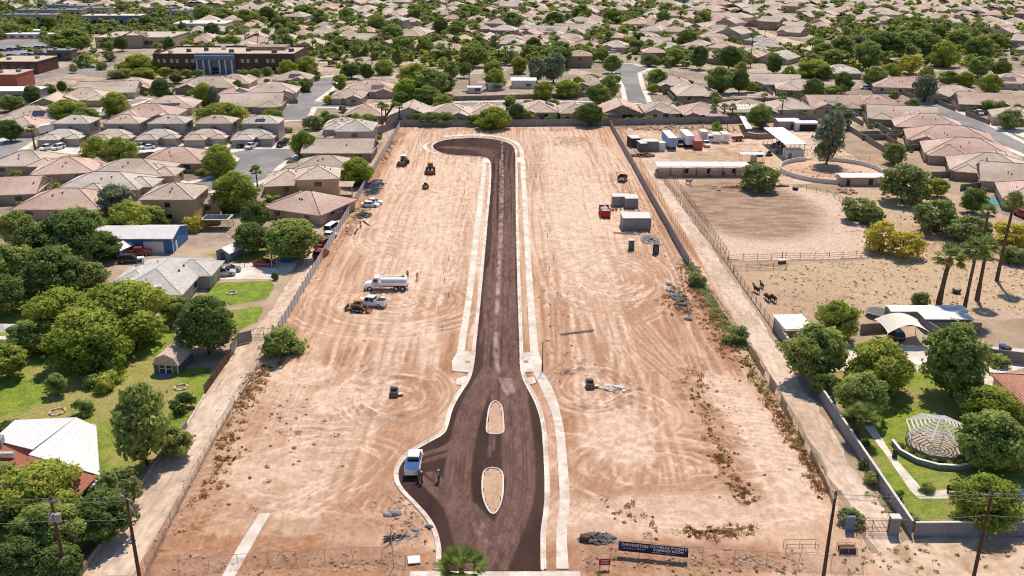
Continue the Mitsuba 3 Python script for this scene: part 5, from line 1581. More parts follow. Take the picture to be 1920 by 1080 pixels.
def clods(name, label, P_, size, mat, seed):
    rr = np.random.default_rng(seed); m_ = trimesh.creation.icosphere(0, 1.0); mb = MB()
    for p in P_:
        s = size * rr.uniform(.35, 1.3) ** 1.5 * rr.uniform(.6, 1.2, 3) * [1, 1, .65]
        v = m_.vertices * s * rr.uniform(.7, 1.2, (12, 1))
        mb.add(v + [p[0], p[1], soil_z(*p) + s[2] * .25], m_.faces)
    k = one(name, label, 'clods', mb, mat); labels[k]['kind'] = 'stuff'


clods('soil_clods', 'reddish clods of turned soil strewn along the edges of the lot', np.vstack([strip(420, [(1150, 320), (1220, 420), (1262, 500), (1300, 570), (1350, 660)], 1.6, 1), strip(260, [(745, 255), (700, 345), (640, 440), (575, 545)], .9, 2), strip(120, [(500, 700), (430, 800), (350, 950), (320, 1050)], 2.0, 3), strip(80, [(620, 690), (560, 780), (500, 860)], 5, 4),
                                                                                                   strip(120, [(1290, 690), (1340, 790), (1400, 900)], 3.5, 5), strip(120, [(1060, 520), (1050, 620), (1080, 720)], 2.5, 6), strip(260, [(1100, 1050), (1500, 1060)], 1.2, 7), strip(260, [(330, 1060), (800, 1062)], 1.2, 8), strip(140, [(730, 930), (775, 1000)], 1.2, 9)]), .20, 'm_rubble', 5)
clods('stone_scatter', 'loose brown stones along the truck yard back wall', np.vstack([strip(500, [(1165, 240), (1280, 240), (1370, 244)], 3.0, 11), strip(150, [(1500, 325), (1600, 330)], 5, 12)]), .5, 'm_rubble', 6)


def weeds(name, label, P_, size, mat, seed, per=26):
    rr = np.random.default_rng(seed); n = len(P_)
    k = rr.integers(0, n, n * per); s = (size * rr.uniform(.35, 1.5, n) ** 1.3)[k]
    d = rr.normal(0, 1, (n * per, 3)); d[:, 2] = np.abs(d[:, 2]); d /= np.linalg.norm(d, axis=1, keepdims=True)
    base = np.c_[P_[k], [soil_z(*p) for p in P_[k]]]
    c = base + d * s[:, None] * rr.uniform(.4, 1, (n * per, 1)) * [1, 1, .8]
    v, f, nn = leaf_quads(c, d, .12, rr)
    key = new(name); labels[key] = {'label': label, 'category': 'weeds', 'kind': 'stuff'}
    scene[key] = {'type': 'ply', 'filename': meshkit.write_ply((v, f), False, normals=nn), 'face_normals': False, 'bsdf': {'type': 'ref', 'id': mat}}


weeds('dry_weeds', 'dry rust-brown weeds growing in drifts across the lot', np.vstack([strip(120, [(495, 690), (470, 730), (455, 770)], .9, 31), strip(80, [(450, 780), (415, 860), (385, 930)], .9, 32), strip(45, [(1300, 700), (1318, 770), (1345, 850)], 1.1, 33), strip(70, [(1345, 850), (1380, 915), (1408, 940)], .7, 34),
                                                                                    strip(60, [(1290, 1000), (1350, 1003), (1400, 995)], .6, 35), strip(22, [(1150, 950), (1240, 1000)], 1.5, 36), strip(200, [(1285, 500), (1345, 620), (1385, 680)], 1.2, 37), strip(110, [(1390, 665), (1460, 790), (1545, 930)], .6, 44), strip(90, [(1262, 540), (1275, 590)], 1.5, 45), strip(110, [(1440, 745), (1500, 842), (1548, 925)], .5, 38), strip(60, [(740, 260), (715, 310)], .8, 39), strip(30, [(440, 900), (560, 770)], 4, 40)]), .5, 'm_leaf_dry', 41)
weeds('grass_tufts', 'dry grass tufts and droppings dotted over the cattle pasture', np.vstack([np.random.default_rng(61).uniform([52, 158], [112, 186], (420, 2)), np.random.default_rng(62).uniform([75, 186], [120, 225], (260, 2))]), .28, 'm_leaf_dry', 57, 12)
weeds('street_weeds', 'low dry weeds on the dirt verge by the street', np.vstack([strip(50, [(1560, 1060), (1700, 1040), (1900, 1060)], 1.6, 63), strip(26, [(1100, 1072), (1500, 1076)], .8, 64)]), .3, 'm_leaf_olive', 58, 16)
weeds('green_weeds', 'olive weeds along the fences and the lane edges', np.vstack([strip(60, [(1375, 640), (1440, 740), (1540, 890)], .5, 51), strip(420, [(1288, 490), (1330, 570), (1395, 655)], .7, 52), strip(50, [(680, 395), (655, 425), (690, 385)], 1.2, 53), strip(40, [(1460, 640), (1500, 690)], .8, 54), strip(40, [(1640, 930), (1700, 990)], .6, 55)]), .6, 'm_leaf_olive', 56)
heap('rubble_pile', 'scattered dark and pale scrap along the right fence above the lone boulder', 'scrap heap', 1275, 565, 1.6, 7.0, .6, 40, .35, 'm_darkgrey', seed=27)
# ---------------------------------------------------------------- left neighbours
def shed(x, y, w, d, eave, ridge, wall, roof, label, rot=0, alongx=True, doors=(), name='shed', cat='shed', windows=(), over=.3, trim=None):
    """a simple gabled shed; doors/windows: (side, position, width, height, sill, material)"""
    key = thing(name, label, cat)
    t = lambda mb: mb.turn(x, y, rot)
    wm = MB().box((0, 0, eave / 2), (w, d, eave))
    rm = MB()
    a, b = (w / 2 + over, d / 2 + over) if alongx else (d / 2 + over, w / 2 + over)
    P = lambda u, v, z: (u, v, z) if alongx else (-v, u, z)
    drop = over * (ridge - eave) / (b - over)
    for s in (-1, 1):
        q = [P(-a, s * b, eave - drop), P(a, s * b, eave - drop), P(a, 0, ridge), P(-a, 0, ridge)]
        rm.poly(q); rm.poly([(p[0], p[1], p[2] - .12) for p in q]); rm.poly([q[0], q[1], tuple(np.array(q[1]) - [0, 0, .12]), tuple(np.array(q[0]) - [0, 0, .12])])
        for e in ((0, 3), (1, 2)):
            i, j = q[e[0]], q[e[1]]; rm.poly([i, j, (j[0], j[1], j[2] - .12), (i[0], i[1], i[2] - .12)])
    for s in (-1, 1):
        wm.poly([P(s * (a - over), -(b - over), eave - .01), P(s * (a - over), b - over, eave - .01), P(s * (a - over), 0, ridge - .1)])
    put(key, 'wall', t(wm), wall); put(key, 'roof', t(rm), roof)
    for nm, items in (('door', doors), ('window', windows)):
        for side, u, ww, hh, sill, mat in items:
            c, s = {'f': ((u, -d / 2 - .03), (ww, .1)), 'r': ((w / 2 + .03, u), (.1, ww)), 'l': ((-w / 2 - .03, u), (.1, ww))}[side]
            kk = put(key, nm, t(MB().box((c[0], c[1], sill + hh / 2), (*s, hh))), mat)
            if trim:
                f_ = MB()
                for q in (-1, 1):
                    f_.box((c[0] + (q * ww / 2 if side == 'f' else 0), c[1] + (q * ww / 2 if side != 'f' else 0), sill + hh / 2), (s[0] * 0 + .12 if side == 'f' else .14, .14 if side == 'f' else .12, hh + .1))
                    f_.box((c[0], c[1] - .004, sill + hh / 2 + q * hh / 2), (ww if side == 'f' else .13, .13 if side == 'f' else ww, .1))
                put(kk, 'frame', t(f_), trim)
    if trim:
        for sx_ in (-1, 1):
            put(key, 'corner_trim', t(MB().box((sx_ * w / 2, -d / 2, eave / 2), (.14, .14, eave))), trim)
    return key


k = shed(-82.1, 197.5, 17.5, 9.8, 3.4, 4.7, 'm_shedblue', 'm_whitemetal', 'long blue metal workshop with white roof and large white roller door', doors=(('f', 4.6, 4.3, 2.6, 0, 'm_offwhite'), ('r', -2.8, 1.0, 2.1, 0, 'm_offwhite')), windows=(('f', -6.6, 1.0, 1.1, 1.0, 'm_offwhite'),), name='workshop', cat='workshop')
put(k, 'downpipe', MB().tube([(-73.3, 192.5, 0), (-73.3, 192.5, 3.3)], .09, 6), 'm_white')
for i in range(15):
    put(k, 'wall_rib', MB().box((-90.2 + i * 1.13, 192.56, 1.65), (.09, .06, 3.2)), 'm_shedblue')
c = W(220, 484); shed(c[0], c[1] + 1.8, 3.4, 4.0, 2.1, 3.0, 'm_bluegrey', 'm_whitemetal', 'small grey-blue shed with white roof in front of the blue workshop', rot=-18, alongx=False, doors=(('f', 0, 1.0, 1.8, 0, 'm_dark'),))
c = W(430, 488); shed(c[0] - .2, c[1] + 2.2, 3.4, 5.2, 2.0, 2.9, 'm_bluegrey', 'm_whitemetal', 'small shed with pale blue-white roof behind the grey house drive', rot=-22, alongx=False, doors=(('f', 0, 1.1, 1.8, 0, 'm_dark'),))
c = W(489, 476); k = thing('playhouse', 'brown wooden playhouse on posts in the shady left yard', 'playhouse')
put(k, 'cabin', MB().box((c[0], c[1] + 1.6, 2.0), (2.8, 2.6, 1.6)), 'm_wood')
put(k, 'roof', MB().add([(c[0] - 1.8, c[1], 2.8), (c[0] + 1.8, c[1], 2.8), (c[0] + 1.8, c[1] + 3.2, 2.8), (c[0] - 1.8, c[1] + 3.2, 2.8), (c[0], c[1], 3.9), (c[0], c[1] + 3.2, 3.9)], [[0, 1, 4], [1, 2, 5], [1, 5, 4], [2, 3, 5], [3, 0, 4], [3, 4, 5]]), 'm_lumber')
for sx_ in (-1.3, 1.3):
    for sy_ in (.4, 2.8):
        put(k, 'post', MB().box((c[0] + sx_, c[1] + sy_, .6), (.14, .14, 1.2)), 'm_wood')

# grey-roofed house
k = house(-67.4, 170.5, 12.6, 19.5, 0, 1, 'plain', 'stucco_grey', 'hip', wings=((4.4, 4.2, 8.6, 8.0, 3.0, 'hip'), (-1.2, -8.6, 7.0, 6.5, 2.8, 'gable_y'), (-5.2, 1.0, 6, 9, 2.9, 'hip')), label='grey-roofed ranch house with cooler unit beside the big leafy tree', detail=2, chimney=False, garage=(8.78, 4.0, 'x'))
for (x_, y_, z_, lab) in ((-73.4, 175.0, 4.0, 'white cooler box on the far left edge of the grey house roof'), (-64.9, 160.6, 3.4, 'grey cooler unit standing at the near gable of the grey house')):
    q = thing('cooler_unit', lab, 'cooler')
    put(q, 'casing', MB().box((x_, y_, z_ + .5), (1.3, 1.3, 1.2), 20, .06), 'm_offwhite'); put(q, 'grille', MB().box((x_, y_ - .66, z_ + .5), (.9, .12, .7), 20), 'm_dark'); put(q, 'stand', MB().box((x_, y_, z_ / 2), (1.0, 1.0, z_), 20), 'm_grey')

# green gambrel shed
k = thing('barn_shed', 'dark green barn-shaped shed with brown gambrel roof beside the dark tree', 'shed')
bx, by, bw, bd, brot = -54.0, 135.6, 3.9, 5.6, -6
prof = [(-bw / 2, 0), (bw / 2, 0), (bw / 2, 1.75), (bw / 2 - .55, 2.75), (0, 3.35), (-bw / 2 + .55, 2.75), (-bw / 2, 1.75)]
put(k, 'wall', MB().loft([np.array([(x_, y_, z_) for x_, z_ in prof]) for y_ in (-bd / 2, bd / 2)]).turn(bx, by, brot), 'm_green')
rm = MB()
edge_ = [(-bw / 2 - .18, 1.62), (-bw / 2 + .5, 2.84), (0, 3.46), (bw / 2 - .5, 2.84), (bw / 2 + .18, 1.62)]
rm.loft([np.array([(x_, y_, z_) for x_, z_ in edge_] + [(x_, y_, z_ - .09) for x_, z_ in edge_[::-1]]) for y_ in (-bd / 2 - .12, bd / 2 + .12)])
put(k, 'roof', rm.turn(bx, by, brot), 'm_roof_pink')
put(k, 'skylight', MB().box((.3, .9, 3.38), (.9, .9, .12)).turn(bx, by, brot), 'm_white')
for s in (-1, 1):
    kk = put(k, 'door', MB().box((s * .55, -bd / 2 - .03, 1.0), (1.04, .07, 1.8)).turn(bx, by, brot), 'm_dark')
    fm = MB()
    for q in (-.5, .5):
        fm.box((s * .55 + q, -bd / 2 - .07, 1.0), (.10, .08, 1.84))
    for z_ in (.12, 1.0, 1.88):
        fm.box((s * .55, -bd / 2 - .066, z_), (.92, .07, .10))
    put(kk, 'frame', fm.turn(bx, by, brot), 'm_offwhite')
    put(k, 'corner_trim', MB().box((s * bw / 2, -bd / 2 - .02, .88), (.13, .13, 1.74)).turn(bx, by, brot), 'm_offwhite')
put(k, 'fascia', MB().box((0, -bd / 2 - .05, 1.98), (bw - .1, .07, .08)).turn(bx, by, brot), 'm_offwhite')
put(k, 'ramp', MB().box((0, -bd / 2 - .8, .10), (2.2, 1.4, .14)).turn(bx, by, brot), 'm_bluegrey')

# pavilion at the far left, tree rings, other lawn things
c = W(8, 640); k = thing('pavilion', 'pale hardtop pavilion on a paved patio at the left edge', 'pavilion')
put(k, 'roof', MB().add([(c[0] - 2.2, c[1] - 1.6, 2.4), (c[0] + 2.2, c[1] - 1.6, 2.4), (c[0] + 2.2, c[1] + 2, 2.4), (c[0] - 2.2, c[1] + 2, 2.4), (c[0], c[1] + .2, 3.2)], [[0, 1, 4], [1, 2, 4], [2, 3, 4], [3, 0, 4]]), 'm_roofing')
for sx_ in (-2, 2):
    for sy_ in (-1.4, 1.8):
        put(k, 'post', MB().box((c[0] + sx_, c[1] + sy_, 1.2), (.12, .12, 2.4)), 'm_wood')
setting('patio', MB().box((c[0] + 1.2, c[1] - .2, .05), (6, 4.5, .06)), 'm_concrete')
for (px, py, r_, lab) in ((108, 773, 1.05, 'stone ring on the bright lawn, upper left one'), (165, 804, 1.0, 'pale stone ring on the lawn right of the white roof'), (340, 727, .95, 'brick ring on the lawn beside the round dark bush'), (435, 550, .9, 'stone fire ring on the small lawn by the grey house')):
    c = W(px, py); k = thing('stone_ring', lab, 'stone ring')
    for i in range(14):
        a = i * 2 * math.pi / 14
        put(k, 'stone', MB().box((c[0] + r_ * math.cos(a), c[1] + r_ * math.sin(a), .14), (.38, .24, .24), math.degrees(a) + 90, .04), 'm_concrete' if 'pale' in lab or i % 3 else 'm_pink')

# white-roofed house at the bottom left: a low gable with wings
k = thing('house', 'white metal roofed house with red shingle lower roofs at the lower left', 'house')
wm = MB(); wm.prism([(-66.6, 98), (-66.9, 111.8), (-56.4, 110.2), (-51.6, 99.4), (-52.2, 94.6), (-58, 96)], 0, 2.55); wm.box((-71.5, 100, 1.2), (9.6, 12, 2.4)); put(k, 'wall', wm, 'm_stucco_brown')


def slopes(key, nm, quads, mat, th=.14, rib=None):
    for q in quads:
        q = np.array(q, float); mb = MB(); mb.poly(q); mb.poly(q - [0, 0, th])
        for i in range(len(q)):
            j = (i + 1) % len(q); mb.poly([q[i], q[i] - [0, 0, th], q[j] - [0, 0, th], q[j]])
        kk = put(key, nm, mb, mat)
        if rib:
            a, b, c_, d_ = q[:4]
            n = int(np.linalg.norm(b - a) / rib)
            for i in range(n + 1):
                u = i / n
                put(kk, 'seam', MB().tube([a * (1 - u) + b * u + [0, 0, .03], d_ * (1 - u) + c_ * u + [0, 0, .03]], .035, 4), mat)


slopes(k, 'roof', [[(-67.6, 112.6, 3.0), (-59.4, 112.8, 3.3), (-60.2, 102.6, 4.3), (-67.3, 106.4, 3.5)], [(-59.3, 112.8, 3.3), (-55.9, 111.0, 2.9), (-50.6, 99.2, 2.7), (-60.1, 101.4, 4.3)]], 'm_whitemetal', rib=.75)
slopes(k, 'roof', [[(-67.3, 106.4, 3.48), (-60.2, 102.6, 4.25), (-56.0, 99.4, 3.4), (-66, 97, 2.7)], [(-60.1, 101.3, 4.2), (-50.9, 99.0, 2.66), (-51.6, 93.4, 2.4), (-58.5, 95.5, 2.9)], [(-76, 108, 2.8), (-67.4, 106.6, 3.4), (-66, 97, 2.66), (-76, 95, 2.4)]], 'm_redroof')
put(k, 'window', MB().box((-51.85, 97.0, 1.5), (.1, 1.5, 1.2)), 'm_glass'); put(k, 'door', MB().box((-53.6, 94.45, 1.05), (1.0, .1, 2.1)), 'm_dark')
put(k, 'awning', MB().box((-50.9, 98.6, 2.1), (1.5, 1.6, .1), 0, 0, 12), 'm_offwhite'); put(k, 'antenna', MB().tube([(-52.6, 96.5, 2.6), (-52.6, 96.5, 4.9)], .03, 4), 'm_steel')
put(k, 'duct', MB().tube([(-66.6, 102.6, 3.6), (-62.4, 102.2, 3.9)], .32, 10), 'm_offwhite', 40)
q = thing('cooler_unit', 'grey rooftop cooling unit on the red shingles of the lower left house', 'cooler'); put(q, 'casing', MB().box((-66.0, 105.0, 4.0), (1.5, 1.5, 1.3), 10, .06), 'm_grey'); put(q, 'fan_guard', MB().cyl((-66.0, 105.0, 4.68), .5, .08, 16), 'm_dark')

# vehicles in the left yards
for (px, py, rot, kind, paint, lab) in ((417, 519, 8, 'suv', 'silver', 'silver SUV parked on the drive of the grey house, nearest one'), (428, 512, 8, 'sedan', 'grey', 'grey car just behind the silver SUV on the grey house drive'), (494, 501, -12, 'sedan', 'red', 'red car at the right end of the grey house drive'),
                                      (256, 481, 15, 'pickup', 'red', 'bright red pickup truck in front of the blue workshop'), (243, 494, 5, 'suv', 'black', 'black off-roader beside the small shed by the blue workshop'), (601, 484, 75, 'suv', 'red', 'dark red SUV parked along the panel fence, nearest to the viewer'),
                                      (604, 466, 75, 'pickup', 'red', 'dark red pickup second in the row beside the panel fence'), (615, 452, 75, 'pickup', 'white', 'pale pickup with dark bed third in the row by the panel fence'), (622, 436, 75, 'van', 'white', 'white van at the far end of the row by the panel fence')):
    c = W(px, py); car(c[0], c[1] + .9, rot, kind, paint, lab)
c = W(538, 490); one('tarp_pile', 'blue tarpaulin bundle on the ground under the shady tree', 'tarp', MB().mesh((lambda m_: (m_.vertices.__imul__([1.6, 1.1, .7]), m_)[1])(trimesh.creation.icosphere(2, 1.0)), (c[0], c[1], .3)), 'm_blue', 20)
c = W(510, 505); k = thing('flag', 'white and red flag on a short pole beside the red car', 'flag'); put(k, 'pole', MB().tube([(c[0], c[1], 0), (c[0], c[1], 4.2)], .05, 6), 'm_offwhite'); put(k, 'cloth', MB().add([(c[0], c[1], 4.1), (c[0] + .35, c[1] - .1, 3.4), (c[0] + .3, c[1] + .1, 2.2), (c[0], c[1], 2.3)], [[0, 1, 2], [0, 2, 3]]), 'm_red'); 
c = W(459, 500); one('basketball_post', 'thin dark post standing on the lawn by the grey house drive', 'post', MB().tube([(c[0], c[1], 0), (c[0], c[1], 3.4)], .07, 6), 'm_dark')

# ---------------------------------------------------------------- right neighbours: horse property
# stable
k = thing('stable', 'long low stable with white roof and tan stalls facing the riding arena', 'stable')
sx0, sx1, sy0 = 41.9, 67.8, 261.0
put(k, 'back_wall', MB().box(((sx0 + sx1) / 2, sy0 + 4.2, .6), (sx1 - sx0, .15, 1.2)), 'm_stucco_tan')
put(k, 'stall_wall', MB().box(((sx0 + sx1) / 2, sy0 + .6, 1.15), (sx1 - sx0 - .4, .12, 2.3)), 'm_cream')
for i, (a, b) in enumerate(((41.6, 48.6), (48.7, 60.2), (60.3, 68.2))):
    q = MB().box(((a + b) / 2, sy0 + 1.9, 3.05), (b - a, 6.0, .12)); put(k, 'roof', q, 'm_whitemetal')
for i in range(8):
    x_ = sx0 + i * (sx1 - sx0) / 7
    put(k, 'post', MB().box((x_, sy0 - .6, 1.5), (.13, .13, 3.0)), 'm_rust')
    put(k, 'partition', MB().box((x_, sy0 + 0, 1.0), (.08, 1.1, 1.6)), 'm_lumber')
for z_ in (.5, 1.0, 1.45):
    put(k, 'rail', MB().box(((sx0 + sx1) / 2, sy0 - .62, z_), (sx1 - sx0, .06, .09)), 'm_rust')
for x_ in (50.3, 56.6, 63.8):
    put(k, 'stall_opening', MB().box((x_, sy0 + .52, 1.45), (1.0, .1, 1.2)), 'm_black')
# steel carport with the pale block under it
k = thing('carport', 'tall open carport with white sloping roof beside the round pen', 'carport')
slopes(k, 'roof', [[(83.4, 307.2, 5.0), (90.2, 308.2, 5.0), (90.6, 282.4, 4.8), (83.6, 281.2, 4.8)]], 'm_whitemetal')
for x_ in (84, 90):
    for i in range(6):
        put(k, 'post', MB().box((x_, 282.5 + i * 4.9, 2.4), (.16, .16, 4.8)), 'm_steel')
for x_ in (83.7, 90.2):
    put(k, 'beam', MB().box((x_, 294.5, 4.62), (.2, 24, .3)), 'm_dark')
k = thing('block_room', 'small white block room with stair under the near end of the tall carport', 'building')
put(k, 'wall', MB().box((87.2, 284.0, 1.4), (5.4, 4.6, 2.8)), 'm_offwhite'); put(k, 'door', MB().box((85.6, 281.67, 1.05), (.95, .08, 2.1)), 'm_bluegrey')
for i in range(7):
    put(k, 'step', MB().box((91.0 + i * .32, 283.4, 2.4 - i * .34), (.34, 1.2, .12)), 'm_offwhite')
put(k, 'rail', MB().tube([(90.8, 282.8, 3.4), (93.2, 282.8, 1.0)], .05, 5), 'm_white')
for i, (x_, y_, z_) in enumerate(((84.6, 290, 1.0), (86.5, 294, 1.2), (85.2, 299, .9), (88, 303, 1.1), (80.5, 287.5, .8), (77.5, 287, .7))):
    one('farm_machine', ['green tarped implement', 'dark tractor part', 'covered trailer', 'stacked feed bin', 'low flat wagon', 'dark spare axle'][i] + [' near the block room under the tall carport', ' midway under the tall carport', ' farther back under the tall carport', ' at the far end of the tall carport', ' parked just left of the tall carport', ' left of the wagon by the tall carport'][i], 'machine', MB().box((x_, y_, z_ * .5 + .25), (2.6, 1.5, z_ * .7), i * 17, .15).box((x_ + .3, y_, z_ + .45), (1.0, 1.1, .5), i * 17, .1).cyl((x_ - .8, y_ - .7, .35), .35, .2, 12, 'y').cyl((x_ + .8, y_ - .7, .35), .35, .2, 12, 'y'), ('m_green', 'm_dark', 'm_darkgrey', 'm_wood', 'm_dark', 'm_dark')[i])
c = W(1412, 306); k = thing('shade_roof', 'small flat white shade roof on thin posts above the mesquite', 'shade')
put(k, 'roof', MB().box((c[0], c[1] + 1.5, 2.6), (7.6, 3.4, .14)), 'm_whitemetal')
for sx_ in (-3.5, 3.5):
    for sy_ in (.1, 2.9):
        put(k, 'post', MB().box((c[0] + sx_, c[1] + sy_, 1.3), (.1, .1, 2.6)), 'm_steel')
put(k, 'tank', MB().cyl((c[0] + .5, c[1] + 1.6, .9), 1.0, 1.8, 14), 'm_stucco_pale', 40)
# round pen
k = thing('round_pen', 'round pen with low pale wall and loose tan soil beside the carport', 'pen')
pc, pr = (93.2, 266.0), 14.3
a = np.radians(np.linspace(8, 352, 70))
for i in range(0, 69, 3):
    aa = a[i:i + 4] + math.radians(95)
    line = np.c_[pc[0] + pr * np.cos(aa), pc[1] + pr * np.sin(aa)]
    v, f = ribbon(line, [(-.14, 0), (-.14, 1.25), (.14, 1.25), (.14, 0)]); put(k, 'wall_panel', (v, f), 'm_offwhite')
gx_, gy_ = np.meshgrid(np.arange(pc[0] - pr, pc[0] + pr, .5), np.arange(pc[1] - pr, pc[1] + pr, .5))
q = np.hypot(gx_ - pc[0], gy_ - pc[1])
m, uv = clip_mesh(gx_, gy_, .03 + .28 * meshkit.fbm(np.stack([gx_, gy_, 0 * gx_], -1) * .8, 3, 6) * np.clip((pr - q) / 3, 0, 1), q < pr - .1, np.c_[np.clip(1 - q.ravel() / 9, 0, .9), 0 * q.ravel()])
setting('pen_soil', m, 'm_soil', True, uv=uv)
c = W(1622, 349); shed(c[0] + .5, c[1] + 2.4, 14.0, 4.6, 2.5, 2.75, 'm_stucco_tan', 'm_whitemetal', 'low white-roofed shed built against the near edge of the round pen', doors=(('f', -5.2, 1.0, 1.9, 0, 'm_dark'), ('f', 1.0, 1.2, 1.6, .3, 'm_dark')), over=.4)
# lean-to row and small sheds near the back wall
k = thing('lean_to', 'open-fronted dark lean-to with white roof in the back corner of the horse property', 'shed')
slopes(k, 'roof', [[W(1386, 218, 3).tolist() + [3.2], W(1397, 217, 3).tolist() + [2.8], W(1411, 240, 3).tolist() + [2.8], W(1399, 243, 3).tolist() + [3.2]]], 'm_whitemetal')
q0, q1 = W(1411, 250), W(1398, 226)
put(k, 'back_wall', MB().box(((q0[0] + q1[0]) / 2 + 4, (q0[1] + q1[1]) / 2, 1.3), (.2, abs(q1[1] - q0[1]), 2.6)), 'm_greywall')
for i in range(5):
    u = i / 4; p = W(1386, 232) * (1 - u) + W(1399, 258) * u
    put(k, 'post', MB().box((p[0], p[1], 1.5), (.2, .2, 3.0)), 'm_wood')
c = W(1478, 243); shed(c[0], c[1] + 3, 7.5, 6, 3.0, 3.4, 'm_stucco_grey', 'm_whitemetal', 'small grey block outbuilding with dark door behind the tall carport', doors=(('f', 1.2, 1.0, 2.0, 0, 'm_dark'),), name='outbuilding', cat='outbuilding')
c = W(1513, 246); shed(c[0], c[1] + 3, 8.0, 5, 2.8, 3.0, 'm_offwhite', 'm_whitemetal', 'white open outbuilding with dark front right of the grey block one', doors=(('f', .5, 6.0, 2.2, 0, 'm_black'),), name='outbuilding', cat='outbuilding')

# truck yard
def trailer(px, py, w, l, h, mat, label, z=1.15, rot=2, name='semi_trailer'):
    c = W(px, py); key = thing(name, label, 'trailer'); t = lambda mb: mb.turn(c[0], c[1], rot)
    put(key, 'body', t(MB().box((0, l / 2, z + h / 2), (w, l, h))), mat); put(key, 'roof', t(MB().box((0, l / 2, z + h + .04), (w + .05, l + .05, .08))), 'm_white')
    for s in (-1, 1):
        put(key, 'door', t(MB().box((s * w * .245, -.04, z + h / 2), (w * .46, .06, h * .94))), mat)
        put(key, 'lock_bar', t(MB().tube([(s * w * .1, -.1, z + .1), (s * w * .1, -.1, z + h - .1)], .03, 5)), 'm_steel')
        for y_ in (1.4, 2.7):
            put(key, 'wheel', t(MB().cyl((s * (w / 2 - .3), y_, .5), .5, .5, 14, 'x')), 'm_rubber')
        put(key, 'landing_leg', t(MB().box((s * .8, l - 2.6, z / 2), (.14, .14, z)), ), 'm_steel')
    for i in range(int(l / 1.2)):
        put(key, 'rib', t(MB().box((-w / 2 - .015, .6 + i * 1.2, z + h / 2), (.05, .12, h - .2))), mat)
    put(key, 'bumper', t(MB().box((0, .05, .75), (w * .9, .12, .14))), 'm_dark')
    return key


trailer(1261, 282, 2.6, 12.5, 2.75, 'm_skyblue', 'light blue semi trailer with white roof in the truck yard'); trailer(1293.5, 278, 2.6, 11, 2.75, 'm_paint_white', 'white semi trailer between the blue and the red ones')
container(1309.5, 281.5, 2.6, 12, 2.7, 'm_terracotta', 'long red shipping container beside the white semi trailer', roof='m_pink', name='shipping_container')
container(1192, 277, 3.0, 5.5, 2.9, 'm_dark', 'dark box with white roof at the left end of the truck yard', name='shipping_container', rot=8)
container(1207, 287, 2.2, 5.0, 2.9, 'm_green', 'narrow box with white top and greenish front beside the junk heap', name='shipping_container', rot=8, ribs=False)
container(1221, 284, 4.6, 4.5, 3.0, 'm_greywall', 'grey walled box with pale roof left of the round tank', name='shipping_container')
c = W(1239.5, 284); k = thing('water_tank', 'pale round water tank left of the blue trailer', 'tank'); put(k, 'tank', MB().cyl((c[0], c[1] + 1.5, 1.35), 1.55, 2.7, 20), 'm_offwhite', 40); put(k, 'lid', MB().cyl((c[0], c[1] + 1.5, 2.82), 1.6, .25, 20, r2=.5), 'm_white', 40)
c = W(1326, 277); car(c[0], c[1] + 2.5, -88, 'pickup', 'white', 'small white pickup facing the viewer right of the red container')
c = W(1277, 277); car(c[0], c[1] + 3, -88, 'van', 'black', 'dark van squeezed between the blue and white trailers')
for (px, py, lab) in ((1328, 268, 'white box truck behind the small pickup in the truck yard'),):
    c = W(px, py); k = thing('box_truck', lab, 'truck')
    put(k, 'box', MB().box((c[0] - .9, c[1] + 4.5, 2.0), (2.4, 5.0, 2.6)), 'm_offwhite'); put(k, 'cab', MB().box((c[0] + .9, c[1] + 1.2, 1.4), (2.1, 2.4, 2.2), ch=.15), 'm_paint_white'); put(k, 'windscreen', MB().box((c[0] + .9, c[1] - .02, 1.75), (1.7, .08, .7)), 'm_glass')
    for sx_ in (0, 1.8):
        put(k, 'wheel', MB().cyl((c[0] + sx_, c[1] + .9, .45), .45, .3, 12, 'x'), 'm_rubber')
container(1344.5, 269, 2.5, 5.2, 2.2, 'm_paint_white', 'white enclosed cargo trailer beside the box truck', name='cargo_trailer', lift=.6, ribs=False, cat='trailer')
container(1361.5, 269, 2.4, 5.6, 2.3, 'm_paint_white', 'white enclosed cargo trailer at the right end of the row', name='cargo_trailer', lift=.6, ribs=False, cat='trailer')
c = W(1385, 266); k = thing('flat_trailer', 'dark flat trailer with side rails right of the cargo trailers', 'trailer'); put(k, 'bed', MB().box((c[0], c[1] + 1.5, .7), (4.2, 2.2, .15), 12), 'm_wood')
for s in (-1, 1):
    put(k, 'rail', MB().box((c[0], c[1] + 1.5 + s * 1.0, 1.1), (4.2, .08, .5), 12), 'm_rust'); put(k, 'wheel', MB().cyl((c[0] + s * .6, c[1] + .3, .4), .4, .25, 12, 'y'), 'm_rubber')
c = W(1363, 252); one('utility_post', 'thin post standing before the back wall behind the cargo trailers', 'post', MB().tube([(c[0], c[1], 0), (c[0], c[1], 5)], .09, 6), 'm_wood')

# animals
import manifold3d as m3


